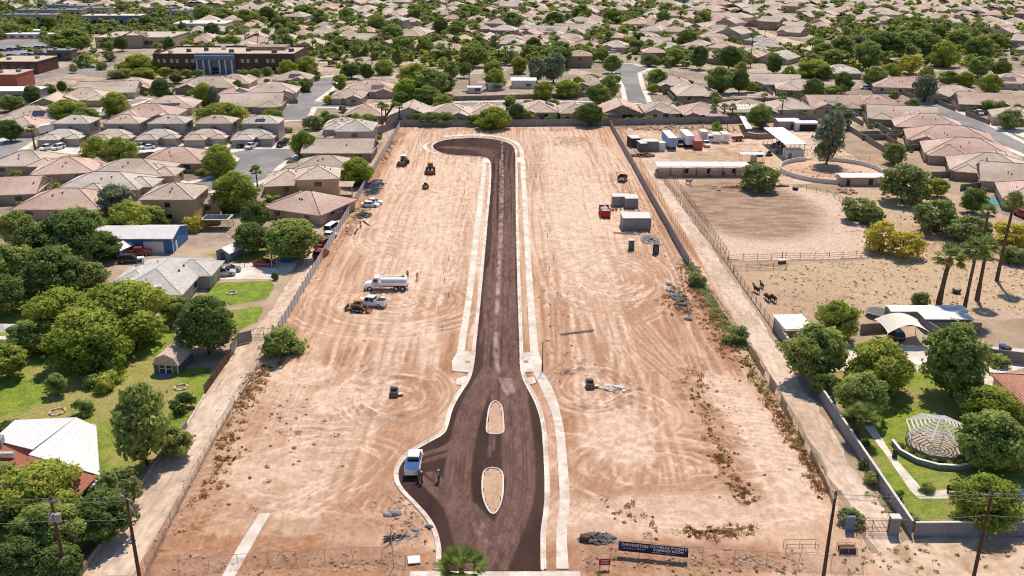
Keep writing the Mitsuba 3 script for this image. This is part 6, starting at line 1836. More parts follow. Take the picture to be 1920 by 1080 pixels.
def beast(x, y, rot, label, cat, mat, h=1.4, L=2.2, name='cow', graze=True, patch=None):
    """a standing quadruped: deep chest, jointed legs, neck and head; faces along rot"""
    key = thing(name, label, cat)
    k = h / 1.45

    def hull(*s):
        return m3.Manifold.batch_hull([m3.Manifold.sphere(r_, 16).translate(tuple(np.array(p) * k)) for p, r_ in s])
    R_ = lambda r_: r_ * k
    A = [hull(((.70, 0, 1.02), R_(.33)), ((.10, 0, .98), R_(.36))), hull(((.10, 0, .98), R_(.36)), ((-.72, 0, 1.05), R_(.30))), hull(((.70, 0, .92), R_(.30)), ((.25, 0, .88), R_(.30)))]
    hd = (1.62, 0, .55) if graze else (1.50, 0, 1.55)
    A += [hull(((.85, 0, 1.15), R_(.22)), ((1.25, 0, .95 if graze else 1.45), R_(.15))), hull(((1.2, 0, .95 if graze else 1.45), R_(.15)), (hd, R_(.13))), hull((hd, R_(.125)), ((hd[0] + .22, 0, hd[2] - .24), R_(.085)))]
    for s in (-1, 1):
        A += [hull(((hd[0] - .08, s * .10, hd[2] + .10), R_(.035)), ((hd[0] - .10, s * .24, hd[2] + .12), R_(.025)))]
        A += [hull(((.62, s * .17, .78), R_(.15)), ((.66, s * .17, .46), R_(.075))), hull(((.66, s * .17, .46), R_(.07)), ((.63, s * .17, .12), R_(.05))), hull(((.63, s * .17, .10), R_(.055)), ((.68, s * .17, .045), R_(.06)))]
        A += [hull(((-.72, s * .16, .95), R_(.20)), ((-.60, s * .18, .66), R_(.12))), hull(((-.60, s * .18, .66), R_(.10)), ((-.86, s * .18, .44), R_(.065))), hull(((-.86, s * .18, .44), R_(.06)), ((-.80, s * .18, .12), R_(.048))), hull(((-.80, s * .18, .10), R_(.055)), ((-.75, s * .18, .045), R_(.06)))]
    A += [hull(((-1.0, 0, 1.18), R_(.05)), ((-1.10, 0, .85), R_(.03))), hull(((-1.10, 0, .85), R_(.03)), ((-1.10, 0, .50), R_(.055)))]
    m_ = m3.Manifold.batch_boolean(A, m3.OpType.Add).refine_to_length(.07)
    q = m_.to_mesh(); t = trimesh.Trimesh(np.array(q.vert_properties[:, :3]), np.array(q.tri_verts), process=True); trimesh.smoothing.filter_taubin(t, iterations=8)
    put(key, 'body', MB().mesh(t).turn(x, y, rot), mat, True)
    for s in (-1, 1):
        put(key, 'eye', MB().mesh(trimesh.creation.icosphere(1, .022 * k), ((hd[0] + .05) * k, s * .105 * k, (hd[2] + .02) * k)).turn(x, y, rot), 'm_black')
    return key


for (px, py), rot, lab, hh in (((1420, 552), 108, 'black cow at the left of the four in the dry pasture', 1.35), ((1430, 543), 95, 'slim black calf standing farthest away in the dry pasture', 1.1), ((1441, 567), 100, 'black cow in the dry pasture, third from the left', 1.4), ((1452, 569), 100, 'black cow at the right of the four in the dry pasture', 1.4)):
    c = W(px, py); beast(c[0], c[1] + .8, rot, lab, 'cow', 'm_cow', hh, graze=(hh > 1.36))
c = W(1291, 346); beast(c[0], c[1], -60, 'grey horse standing in front of the stable near the lane', 'horse', 'm_horse', 1.6, name='horse', graze=False)
c = W(1341, 356); beast(c[0], c[1] + 1.5, 150, 'white goat with dark head alone at the edge of the riding arena', 'goat', 'm_offwhite', .95, name='goat')
c = W(1348, 360); beast(c[0], c[1], 170, 'small dark goat lying low beside the white one', 'goat', 'm_hide_brown', .6, name='goat')
c = W(1356, 330); beast(c[0], c[1], 80, 'brown horse at the stable rail', 'horse', 'm_hide_brown', 1.5, name='horse', graze=False)
for (px, py, lab) in ((1492, 357, 'dark square feed box on the ground below the round pen'), (1795, 551, 'dark round feed tub in the dry pasture by the palms')):
    c = W(px, py); k = thing('feed_box', lab, 'feed box')
    put(k, 'tub', MB().cyl((c[0], c[1] + .4, .4), .7, .8, 14, r2=.85) if 'round' in lab else MB().box((c[0], c[1] + .4, .45), (1.1, 1.1, .9), 10, .05), 'm_dark'); put(k, 'feed', MB().cyl((c[0], c[1] + .4, .84 if 'round' in lab else .93), .5, .05, 12), 'm_lumber')
c = W(1466, 494); k = thing('water_trough', 'white trough with a dark stand on the pasture fence line', 'trough'); put(k, 'trough', MB().box((c[0], c[1], .75), (1.8, .8, .3), 12, .05), 'm_white'); put(k, 'stand', MB().box((c[0], c[1], .3), (1.5, .7, .6), 12), 'm_dark')
one('post', 'lone crooked post behind the white trough', 'post', MB().tube([(c[0] + .2, c[1] + 1.2, 0), (c[0] + .3, c[1] + 1.1, 2.2)], .09, 6), 'm_wood')

# ---------------------------------------------------------------- right neighbours: the paved yard and garden
c = W(1739, 606); k = shed(c[0], c[1] + 1.4, 13.5, 2.8, 2.3, 2.55, 'm_stucco_brown', 'm_whitemetal', 'long narrow white-roofed shed at the foot of the leaning palm', over=.15)
c = W(1647, 594); k = thing('trampoline', 'round dark trampoline left of the long white-roofed shed', 'trampoline')
put(k, 'mat', MB().cyl((c[0], c[1] + .3, .95), 2.0, .04, 24), 'm_darkgrey'); v, f = ribbon(np.c_[c[0] + 2.1 * np.cos(np.linspace(0, 2 * np.pi, 31)[:-1]), c[1] + .3 + 2.1 * np.sin(np.linspace(0, 2 * np.pi, 31)[:-1])], [(-.15, .97), (.15, .97), (.15, .90)], True); put(k, 'pad', (v, f), 'm_grey')
for i in range(6):
    a_ = i * math.pi / 3; put(k, 'leg', MB().tube([(c[0] + 2 * math.cos(a_), c[1] + .3 + 2 * math.sin(a_), 0), (c[0] + 2 * math.cos(a_), c[1] + .3 + 2 * math.sin(a_), .93)], .05, 5), 'm_steel')
# arched fabric canopy
c = W(1703, 652); k = thing('fabric_canopy', 'cream fabric canopy arched over the paved yard', 'canopy')
cw, cd = 7.4, 6.2
rows = []
for i in range(9):
    u = i / 8; y_ = c[1] + .2 + u * cd
    rows.append([(c[0] + (q - .5) * cw * (1 - .10 * math.sin(math.pi * u)), y_ + (.5 - abs(q - .5)) * (.9 if u < .5 else -.9) * abs(2 * u - 1), 2.5 + 1.35 * math.sin(math.pi * q)) for q in np.linspace(0, 1, 15)])
v = np.array(rows).reshape(-1, 3); F = [[i * 15 + j, i * 15 + j + 1, i * 15 + 16 + j, i * 15 + 15 + j] for i in range(8) for j in range(14)]
put(k, 'fabric', MB().add(v, F), 'm_canopy', True)
for sx_ in (-1, 1):
    for y_ in (c[1] + .3, c[1] + cd):
        put(k, 'post', MB().tube([(c[0] + sx_ * cw / 2, y_, 0), (c[0] + sx_ * cw / 2, y_, 2.5)], .08, 6), 'm_white')
c = W(1700, 648); car(c[0] - .8, c[1] + 3.4, 90, 'suv', 'black', 'dark vehicle mostly hidden under the cream canopy')
k = thing('carport', 'flat white carport roof behind the top end of the garden wall', 'carport'); c = W(1488, 604, 2.5)
put(k, 'roof', MB().box((c[0], c[1], 2.55), (5.2, 6.5, .14), 4), 'm_whitemetal')
for sx_ in (-2.4, 2.4):
    for sy_ in (-3, 3):
        put(k, 'post', MB().box((c[0] + sx_, c[1] + sy_, 1.25), (.12, .12, 2.5)), 'm_steel')
one('tyre', 'black tyre lying at the open side of the flat white carport', 'tyre', MB().mesh(trimesh.creation.torus(.42, .16, 20, 8), (c[0] - 1.8, c[1] - 3.6, .2)), 'm_rubber', 40)
k = thing('enclosure', 'grey walled enclosure with flat white roof at the right edge', 'outbuilding')
put(k, 'roof', MB().box((76.2, 152.6, 2.3), (8.5, 6.2, .14)), 'm_whitemetal')
for s_, (a_, b_) in enumerate((((71.3, 156), (74.6, 139)), ((74.6, 139), (84, 136)))):
    a_, b_ = np.array(a_), np.array(b_); dd = b_ - a_; put(k, 'wall', MB().box((*(a_ + b_) / 2, 1.0 + .004 * s_), (np.hypot(*dd), .2, 2.0), math.degrees(math.atan2(dd[1], dd[0]))), 'm_greywall')
put(k, 'wall', MB().box((76.4, 152.6, 1.05), (8.0, 5.6, 2.1)), 'm_greywall')
for (px, py, lab, mt) in ((1879, 661, 'blue wheeled bin standing in front of the grey walled enclosure', 'm_bin_blue'), (1887, 665, 'dark wheeled bin beside the blue one', 'm_dark')):
    c = W(px, py); k = thing('wheeled_bin', lab, 'bin'); put(k, 'body', MB().loft([np.array([(c[0] - s_, c[1] - s_, z_), (c[0] + s_, c[1] - s_, z_), (c[0] + s_, c[1] + s_, z_), (c[0] - s_, c[1] + s_, z_)]) for s_, z_ in ((.38, .1), (.48, 1.25))]), mt); put(k, 'lid', MB().box((c[0], c[1] + .03, 1.30), (1.06, 1.10, .1), 0, .03), mt)
    for s_ in (-.35, .35):
        put(k, 'wheel', MB().cyl((c[0] + s_, c[1] + .42, .13), .13, .08, 10, 'x'), 'm_rubber')
k = house(80.5, 118.5, 15, 17, 0, 1, 'redtile', 'stucco_pale', 'hip', wings=((-3.2, -9.0, 9, 7, 2.9, 'hip'),), label='house with red clay tile roof at the right edge behind the tall tree', detail=2)
# rounded rows of clay tiles on the slope that shows
rowm = MB()
for i in range(22):
    u = i / 22
    x_ = 73.2 - .55 + u * 7.6
    z_ = 2.9 - .13 + (u * 7.6) * .36
    put(k, 'tile_row', MB().tube([(x_, 110.0 + u * 7.4, z_ + .05), (x_, 127.0 - u * 7.4, z_ + .05)], .09, 5), 'm_redtile')
# garden gazebo: an open octagon of white slats on a raised deck
k = thing('gazebo', 'large white open-roofed octagonal gazebo on a raised deck in the garden', 'gazebo')
gc, gr = np.array([57.3, 110.2]), 4.1
ang = np.radians(np.arange(8) * 45 + 10); ring8 = lambda r_, z_: np.c_[gc[0] + r_ * np.cos(ang), gc[1] + r_ * np.sin(ang), np.full(8, z_)]
put(k, 'deck', MB().loft([ring8(3.9, .1), ring8(3.9, .75)]), 'm_stucco_tan')
e8, p8 = ring8(gr, 3.0), ring8(3.75, .75)
for i in range(8):
    put(k, 'rafter', MB().tube([e8[i], (gc[0], gc[1], 4.5)], .075, 4), 'm_white')
    put(k, 'post', MB().tube([p8[i], (p8[i][0], p8[i][1], 3.0)], .07, 5), 'm_white')
    j = (i + 1) % 8
    put(k, 'edge_beam', MB().tube([e8[i], e8[j]], .09, 4), 'm_white')
    for t_ in (.14, .27, .40, .53, .66, .79):
        a_, b_ = e8[i] * (1 - t_) + np.array([gc[0], gc[1], 4.5]) * t_, e8[j] * (1 - t_) + np.array([gc[0], gc[1], 4.5]) * t_
        put(k, 'slat', MB().tube([a_, b_], .10, 4), 'm_white')
    if i != 6:
        for z_ in (1.15, 1.65):
            put(k, 'railing', MB().tube([(p8[i][0], p8[i][1], z_), (p8[j][0], p8[j][1], z_)], .04, 4), 'm_white')
        put(k, 'brace', MB().tube([(p8[i][0], p8[i][1], .85), (p8[j][0], p8[j][1], 1.6)], .03, 4), 'm_white'); put(k, 'brace', MB().tube([(p8[j][0], p8[j][1], .85), (p8[i][0], p8[i][1], 1.6)], .03, 4), 'm_white')
k = thing('planter_wall', 'low white-capped wall ringing the plants round the gazebo', 'wall')
a2 = np.radians(np.arange(9) * 27 + 168)
pts = np.c_[gc[0] + 5.6 * np.cos(a2), gc[1] - .3 + 5.4 * np.sin(a2)]
for a_, b_ in zip(pts[:-1], pts[1:]):
    dd = b_ - a_; rr_ = math.degrees(math.atan2(dd[1], dd[0])); put(k, 'wall', MB().box((*(a_ + b_) / 2, .35), (np.hypot(*dd) + .1, .22, .7), rr_), 'm_greywall'); put(k, 'cap', MB().box((*(a_ + b_) / 2, .74), (np.hypot(*dd) + .2, .36, .09), rr_), 'm_white')
for i in range(9):
    a_ = math.radians(178 + i * 22); grow('sbright' if i % 2 else 'sgreen', gc[0] + 4.7 * math.cos(a_), gc[1] - .2 + 4.6 * math.sin(a_), 1.2, .95, ['bright', 'green'][i % 2 == 0] + f' bush between gazebo deck and ring wall, {["first", "second", "third", "fourth", "fifth", "sixth", "seventh", "eighth", "ninth"][i]} from the left', name='shrub', cat='shrub')
one('garden_statue', 'small dark sculpture on the garden path beside the gazebo', 'statue', MB().box((*W(1677, 858), .35), (.5, .5, .7), 20, .05).mesh(trimesh.creation.icosphere(2, .32), (*W(1677, 858), .95)), 'm_dark')
c = W(1790, 930); k = thing('bench', 'small dark garden bench on the path right of the gazebo', 'bench'); put(k, 'seat', MB().box((c[0], c[1] + .6, .45), (1.4, .45, .06)), 'm_wood'); put(k, 'back', MB().box((c[0], c[1] + .82, .75), (1.4, .06, .5)), 'm_wood')
for s_ in (-.6, .6):
    put(k, 'leg', MB().box((c[0] + s_, c[1] + .6, .22), (.08, .4, .44)), 'm_wood')
c = W(1853, 998, 1.5); k = thing('mailbox', 'white mailbox-like lamp bracket on the grey street wall', 'bracket'); put(k, 'box', MB().box((54.9, 90.05, 1.5), (.35, .25, .5), 0, .05), 'm_white'); put(k, 'arm', MB().tube([(55.0, 90.05, 1.35), (56.2, 90.0, 1.3)], .04, 5), 'm_white')

# ---------------------------------------------------------------- trees and shrubs near the viewer
tree(110, 575, 150, .72, 'big', 'left half of the very broad bright green tree beside the grey-roofed house' if False else 'broad bright green tree in the left yard, leftmost of the three merging crowns')
tree(222, 562, 160, .74, 'big', 'broad bright green tree against the grey house, rightmost of three merging crowns', rot=200)
tree(165, 612, 165, .70, 'big', 'broad green tree nearest to the lawn of the three merging crowns', rot=80)
tree(384, 598, 112, .95, 'bigdark', 'large dark green tree between the grey house and the green barn shed')
for cx, cy, w_, ra, kd, lb in ((18, 490, 95, .85, 'biggreen', 'large green tree at the left edge below the dark grove'), (70, 455, 105, .85, 'bigdark', 'large dark tree in the grove left of the blue workshop'), (128, 440, 120, .85, 'bigdark', 'big dark tree touching the left end of the blue workshop'), (30, 420, 70, .9, 'biggreen', 'green tree at the left edge behind the dark grove'),
                              (60, 530, 80, .8, 'bigdark', 'shaded dark tree left of the broad bright crowns'), (150, 415, 85, .8, 'biggreen', 'green tree behind the blue workshop beside the pink roofs'), (235, 398, 88, .8, 'bright', 'bright green tree behind the blue workshop roof'), (215, 367, 66, .8, 'grey', 'grey-green shady tree in front of the grey-tan roof'), (280, 402, 60, .7, 'green', 'small green tree between the workshop and the two-storey house'),
                              (100, 500, 120, .8, 'bigdark', 'dark tree in the grove between the workshop and the broad crowns'), (5, 545, 90, .8, 'bigdark', 'dark tree at the left edge above the pavilion'), (190, 455, 70, .7, 'bigdark', 'dark tree hiding the left corner of the blue workshop'), (165, 505, 80, .6, 'olive', 'dry olive tree left of the small grey-blue shed'),
                              (330, 575, 60, .8, 'biggreen', 'green tree squeezed between the grey house and the dark tree'), (55, 625, 90, .7, 'biggreen', 'bright tree right of the pavilion on the lawn edge'), (8, 670, 80, .8, 'bright', 'yellow-green tree at the left edge below the pavilion'), (262, 780, 118, 1.3, 'tallgreen', 'tall olive-green tree on the lawn edge above the left lane'), (330, 822, 60, 1.0, 'green', 'small green tree under the tall one by the left lane'), (105, 715, 48, .85, 'green', 'small round tree in the middle of the bright lawn'), (62, 905, 150, .78, 'bright', 'dense round bright tree over the red shingle roof at lower left'),
                              (218, 902, 95, .85, 'olive', 'olive tree hanging over the retaining wall by the left lane'), (190, 960, 110, .8, 'bigdark', 'dark tree behind the left power pole'), (85, 985, 130, .8, 'biggreen', 'green tree behind the transformer pole'), (15, 960, 100, .8, 'bigdark', 'dark tree at the left edge near the bottom'), (10, 890, 70, .8, 'biggreen', 'bright tree at the left edge beside the red roof'), (110, 1045, 90, .7, 'bigdark', 'dark tree at the bottom left corner by the lane wall'), (35, 1040, 110, .7, 'bigdark', 'dark tree at the very bottom left corner'),
                              (545, 440, 98, .75, 'biggreen', 'wide shady tree above the playhouse near the left fence'), (470, 440, 78, .7, 'bigdark', 'dark bushy tree left of the playhouse'), (478, 396, 55, .9, 'dark', 'round dark tree in front of the low tan roof'), (436, 345, 76, 1.0, 'bright', 'tall bright tree at the near side of the cul-de-sac'), (411, 288, 62, .95, 'bright', 'clipped bright tree at the left side of the cul-de-sac'),
                              (178, 273, 62, .95, 'bright', 'bright green tree in front of the two-storey row, left of a pair'), (222, 276, 62, .95, 'bright', 'bright green tree in front of the two-storey row, right of a pair'), (570, 260, 56, .9, 'bright', 'bright round tree beside the grey two-storey house'), (666, 311, 56, .95, 'bright', 'round green tree in the back yard by the panel fence'), (215, 186, 56, .8, 'bright', 'bright tree among the solar roofed houses'),
                              (415, 208, 90, .6, 'bright', 'wide bright tree behind the two-storey row'), (380, 168, 36, 1.2, 'bright', 'slim bright tree before the brick office'), (300, 162, 40, .9, 'dark', 'clipped dark round tree in front of the brick office'), (398, 175, 30, 1.1, 'grey', 'bare brownish tree beside the slim bright one'), (125, 200, 62, .7, 'bright', 'bright tree left of the solar roofs'), (160, 215, 66, .5, 'green', 'low wide green tree left of the street of two-storey houses'), (18, 240, 42, .9, 'dark', 'dark clipped tree at the left edge by the orange wall'),
                              (1425, 322, 72, .75, 'olive', 'round olive mesquite at the end of the stable'), (1557, 245, 66, 1.45, 'grey', 'tall feathery grey-green tree behind the round pen'), (1580, 215, 50, .8, 'grey', 'smaller feathery tree right behind the tall grey-green one'), (1702, 328, 96, .82, 'olive', 'big green tree at the right edge of the round pen'), (1680, 280, 44, .95, 'olive', 'small tree at the end of the back yard walls'), (1612, 382, 62, .8, 'olive', 'bushy mesquite at the arena corner, left of two'), (1640, 400, 46, .7, 'olive', 'lower mesquite at the arena corner, right of two'),
                              (1655, 432, 70, .85, 'yellow', 'yellow flowering tree beside the riding arena'), (1700, 448, 72, .75, 'yellow', 'thin yellowish tree just right of the yellow flowering one'), (1762, 392, 88, .75, 'olive', 'broad olive tree standing alone in the dry pasture'), (1762, 348, 44, .75, 'bright', 'small bright tree behind the broad olive one'), (1829, 372, 52, .8, 'dark', 'dark bushy tree by the back yard pool'), (1820, 420, 85, .6, 'olive', 'sparse olive tree behind the palms'), (1900, 430, 80, .55, 'yellow', 'yellowish shrubby tree at the right edge behind the palms'), (1905, 470, 60, .6, 'olive', 'sparse grey tree at the right edge of the pasture'),
                              (1571, 588, 78, 1.0, 'bright', 'clipped bright green tree behind the yard, beside the flat carport'), (1533, 648, 112, .9, 'biggreen', 'large green tree inside the corner of the garden wall'), (1650, 668, 130, .82, 'big', 'dense round bright tree in front of the cream canopy'), (1797, 662, 122, 1.1, 'biggreen', 'tall spreading tree right of the cream canopy'), (1620, 732, 100, .85, 'biggreen', 'leafy tree over the lawn below the dense bright tree'), (1545, 718, 48, .9, 'dark', 'small dark tree along the garden wall'), (1862, 745, 100, .7, 'bright', 'bright tree in front of the red tile roof'), (1862, 815, 130, .85, 'biggreen', 'large tree beside the gazebo at the right edge'),
                              (1852, 925, 125, .85, 'bright', 'round green tree behind the grey street wall'), (1905, 850, 60, .9, 'bigdark', 'dark tree at the right edge below the red tile roof'), (1728, 555, 38, .7, 'olive', 'thin wispy bush in the pasture behind the long shed'), (1345, 238, 22, .9, 'bright', 'small bright tree behind the semi trailers')):
    tree(cx, cy, w_, ra, kd, lb)
for cx, by, w_, kd, lb, ra in ((530, 676, 72, 'sgreen', 'large bright shrub at the foot of the panel fence corner', .85), (212, 705, 44, 'sbright', 'bright shrub on the lawn left of the green barn shed', 1.0), (153, 782, 34, 'sgreen', 'small shrub on the lawn above the white roof', 1.0), (172, 728, 30, 'sgreen', 'small dark shrub left of a twin on the shaded lawn', .9), (190, 738, 36, 'sbright', 'rounded shrub right of a twin on the shaded lawn', .9), (341, 775, 40, 'sdark', 'round dark bush beside the brick ring', .95), (330, 850, 40, 'sgreen', 'bush on the retaining wall by the left lane', .9), (15, 815, 36, 'sdark', 'dark bush beside the white metal roof', .8),
                              (200, 728, 55, 'sbright', 'low bright bush hiding the side of the green barn shed' , .5), (515, 525, 16, 'sdark', 'small dark clipped bush at the end of the grey house drive', 1.0), (398, 528, 22, 'sgreen', 'dark bush at the corner of the grey house', .9), (362, 435, 34, 'syellow', 'orange-tipped bush at the right end of the blue workshop', .9), (1625, 885, 26, 'sdark', 'round dark bush along the garden wall, upper one', .9), (1640, 912, 28, 'sgreen', 'round bush along the garden wall, second one', .9), (1682, 945, 30, 'sdark', 'round dark bush along the garden wall, third one', .95), (1620, 845, 24, 'sdark', 'small dark bush under the squat palm', .9), (1712, 992, 34, 'solive', 'pale bush inside the corner of the garden walls', .7), (1738, 925, 26, 'sgreen', 'dark spiky plant in the lawn by the path', .7),
                              (1900, 990, 50, 'sbright', 'bright bush on the street wall at the right edge', .6), (1598, 990, 40, 'solive', 'dry scrub right of the power pole', .8), (1310, 540, 34, 'solive', 'olive bush against the right chain-link fence, upper one', .9), (1380, 645, 40, 'solive', 'olive bush against the right chain-link fence, lower one', .9), (1800, 610, 34, 'sbright', 'bright bush at the foot of the slender palm', .8), (1680, 622, 20, 'sgreen', 'low bush by the long shed wall', .6), (620, 400, 26, 'sgreen', 'garden bush below the low tan house by the left fence', .8), (1875, 690, 34, 'sgreen', 'green bush beside the enclosure at the right edge', .7)):
    shrub(cx, by, w_, kd, lb, ra)
# palms
palm(1759, 577, 9.6, 6.2, 'stout leaning fan palm behind the long white-roofed shed', 3, .46, lean=(.5, -.2)); palm(1806, 592, 12.3, 6.0, 'slender fan palm right of the stout leaning one', 4, .30, lean=(.4, .2)); palm(1832, 563, 10.4, 5.0, 'fan palm with shaggy skirt beside the slender one', 5, .36, lean=(.1, .2)); palm(1869, 527, 16.2, 4.6, 'very tall fan palm in the pasture at the right edge', 6, .30, lean=(.4, 0)); palm(1840, 470, 8.6, 4.4, 'shorter fan palm behind the group of palms', 7, .32)
palm(1606, 826, 3.4, 5.4, 'squat fan palm with wide grey-green head on the garden lawn', 8, .42, skirt=False, big=True)
palm(0, 0, 9.4, 5.2, 'fan palm head filling the bottom edge in front of the new road', 9, .28, big=True, at=(-4.65, 72.3), skirt=False)
palm(483, 352, 4.6, 3.6, 'small pale palm beside the cul-de-sac', 10, .18, skirt=False); palm(67, 284, 7.0, 3.8, 'fan palm at the bend of the far left street', 11, .3)
# ---------------------------------------------------------------- the suburb: ground, streets
sheet('suburb_ground', [(-400, 330)] if False else [(-340, 335.8), (118, 347), (140, 300), (112, 200), (210, 200), (700, 900), (700, 1250), (-700, 1250), (-640, 900), (-260, 330), (-230, 196), (-60, 198), (-43, 260), (-42, 334)], .004, 'm_suburb', px=False)
STREETS = []
street = lambda pts, z=.020: (STREETS.append(Polygon(WL(pts)).buffer(2.5)), sheet('street_kerb', [tuple(q) for q in np.array(Polygon(WL(pts)).buffer(2.2).exterior.coords)], z - .008, 'm_concrete', px=False), sheet('street', pts, z, 'm_asphalt'))
for pts in ([(432, 287), (470, 279), (545, 279), (556, 288), (520, 312), (497, 335), (470, 346), (430, 351), (390, 359), (340, 364), (312, 362), (335, 350), (380, 339), (412, 327), (440, 310), (450, 297)],
            [(598, 147), (626, 143), (622, 165), (588, 190), (640, 193), (640, 201), (585, 200), (574, 224), (528, 226), (527, 207), (560, 180)],
            [(1140, 128), (1155, 118), (1185, 120), (1215, 129), (1195, 137), (1200, 160), (1214, 193), (1178, 194), (1172, 165), (1160, 140)],
            [(1722, 194), (1757, 194), (1850, 234), (1930, 275), (1930, 293), (1860, 263), (1790, 229), (1722, 203)], [(-20, 288), (20, 256), (62, 244), (90, 236), (120, 240), (70, 258), (30, 285), (-20, 310)],
            [(640, 196), (990, 190), (1180, 192), (1180, 196), (990, 196), (640, 203)], [(1008, 98), (1020, 77), (1034, 77), (1042, 98), (1030, 102)], [(186, 214), (205, 198), (262, 184), (280, 186), (222, 204), (205, 216)]):
    street(pts)
for pts in ([(-20, 78), (150, 78), (135, 100), (95, 116), (-20, 114)], [(195, 117), (228, 117), (185, 135), (112, 141), (60, 152), (45, 148), (110, 134)], [(-20, 168), (45, 160), (90, 150), (60, 168), (-20, 185)]):
    sheet('car_park', pts, .020, 'm_asphalt')
for pts in ([(72, 279), (130, 272), (500, 268), (560, 270), (560, 280), (440, 283), (250, 286), (100, 290)], [(300, 348), (345, 338), (365, 345), (330, 360)], [(1745, 186), (1795, 190), (1812, 200), (1765, 200)], [(1800, 175), (1850, 200), (1820, 215), (1770, 196)], [(1850, 220), (1930, 250), (1930, 262), (1860, 235)]):
    sheet('driveway', pts, .016, 'm_concrete')
for pts in ([(1383, 58), (1420, 55), (1545, 92), (1535, 102), (1480, 92)], [(1860, 130), (1930, 142), (1930, 176), (1870, 158)], [(600, 95), (650, 98), (650, 120), (600, 118)]):
    sheet('dry_wash', pts, .014, 'm_alley')
for pts in ([(965, 226), (1050, 226), (1050, 231), (965, 231)], [(1063, 226), (1110, 226), (1110, 231), (1063, 231)], [(1630, 245), (1680, 245), (1682, 252), (1632, 252)], [(1630, 76), (1720, 70), (1740, 100), (1650, 112)]):
    sheet('lawn', pts, .018, 'm_lawn')

# ---------------------------------------------------------------- houses placed one by one
g_ = lambda w, d, dx, dy, k='hip', h=2.9: (dx, dy, w, d, h, k)
HOUSES = [  # street wall (px), width (px), depth (m), turn, storeys, roof, wall, form, wings, label, more
    (322, 323, 118, 15, 0, 1, 'pink', 'stucco_tan', 'hip', [g_(7, 8, 8, 1)], 'long pinkish hip-roofed house beside the clipped cul-de-sac tree', {}),
    (120, 343, 108, 15, 12, 1, 'pink', 'stucco_tan', 'hip', [g_(7, 7, 7, 5)], 'pinkish roofed house at the far left below the pair of bright trees', {}),
    (235, 348, 140, 15, 0, 1, 'tan', 'stucco_tan', 'hip', [g_(7, 8, 10, -3), g_(3.2, 3.2, 6.2, -1, 'hip', 4.0)], 'tan roofed house with small entry turret above the curved drive', {}),
    (185, 374, 150, 14, 0, 1, 'grey', 'stucco_tan', 'hip', [g_(6, 6, -1, -6), g_(8, 8, 9, 0)], 'grey-tan roofed house in front of the turret house', {}),
    (108, 412, 160, 15, 0, 1, 'pink', 'stucco_tan', 'hip', [g_(8, 8, 10, 1), g_(4, 4, 6.5, 2, 'hip', 3.7)], 'wide pink roofed house behind the dark grove', {}),
    (10, 384, 110, 14, 10, 1, 'pink', 'stucco_tan', 'gable', [], 'pink gabled house cut by the left edge', {}),
    (35, 328, 110, 14, 0, 1, 'tan', 'stucco_tan', 'hip', [g_(7, 7, 7, -4)], 'tan house with white parasol at the left edge', {}),
    (318, 418, 97, 12, 0, 2, 'tan', 'stucco_gold', 'hip', [g_(6, 7, 7, 5, 'hip', 3.0)], 'two-storey golden house behind the blue workshop', {}),
    (598, 377, 75, 11, 8, 2, 'tan', 'stucco_gold', 'hip', [], 'tall golden two-storey house near the panel fence', {}),
    (540, 366, 82, 14, 8, 1, 'tan', 'stucco_gold', 'hip', [], 'low wing roofed in tan left of the tall golden house', {}),
    (548, 416, 128, 15, -24, 1, 'pink', 'stucco_tan', 'hip', [g_(8, 9, -5, 3)], 'low turned house with pinkish roof nearest to the playhouse', {}),
    (604, 336, 108, 13, 0, 1, 'tan', 'stucco_brown', 'hip', [g_(6, 6, -8, -3)], 'tan roofed low house right above the tall golden house', {}),
    (632, 303, 128, 14, 0, 1, 'tan', 'stucco_brown', 'gable', [g_(7, 7, -9, 1)], 'long tan roofed low house below the grey two-storey house', {}),
    (664, 280, 66, 14, 0, 2, 'grey', 'stucco_grey', 'hip', [g_(7, 9, -7, 3, 'hip', 5.6), g_(5, 5, -7.5, -4.5)], 'grey two-storey house beside the bend of the back wall', {})]
for i, (fx, lab) in enumerate(((132, 'leftmost two-storey house of the row with stepped hip roofs'), (225, 'second two-storey house of the stepped hip roof row'), (310, 'middle two-storey house of the stepped hip roof row'), (397, 'fourth two-storey house of the stepped hip roof row'), (484, 'rightmost two-storey house of the stepped hip roof row with solar panels'))):
    HOUSES.append((fx + 6, 264, 66, 9, 0, 2, 'tan' if i % 2 else 'grey', 'stucco_grey', 'hip', [g_(11.5, 8.5, -1.5, -7.5, 'hip', 3.0), g_(6.5, 5, -3.5, -12.5, 'hip', 2.8), g_(4, 4, 3.8, -11.0, 'hip', 2.8)], lab, {'solar': (3, 1, 0) if i == 4 else None}))
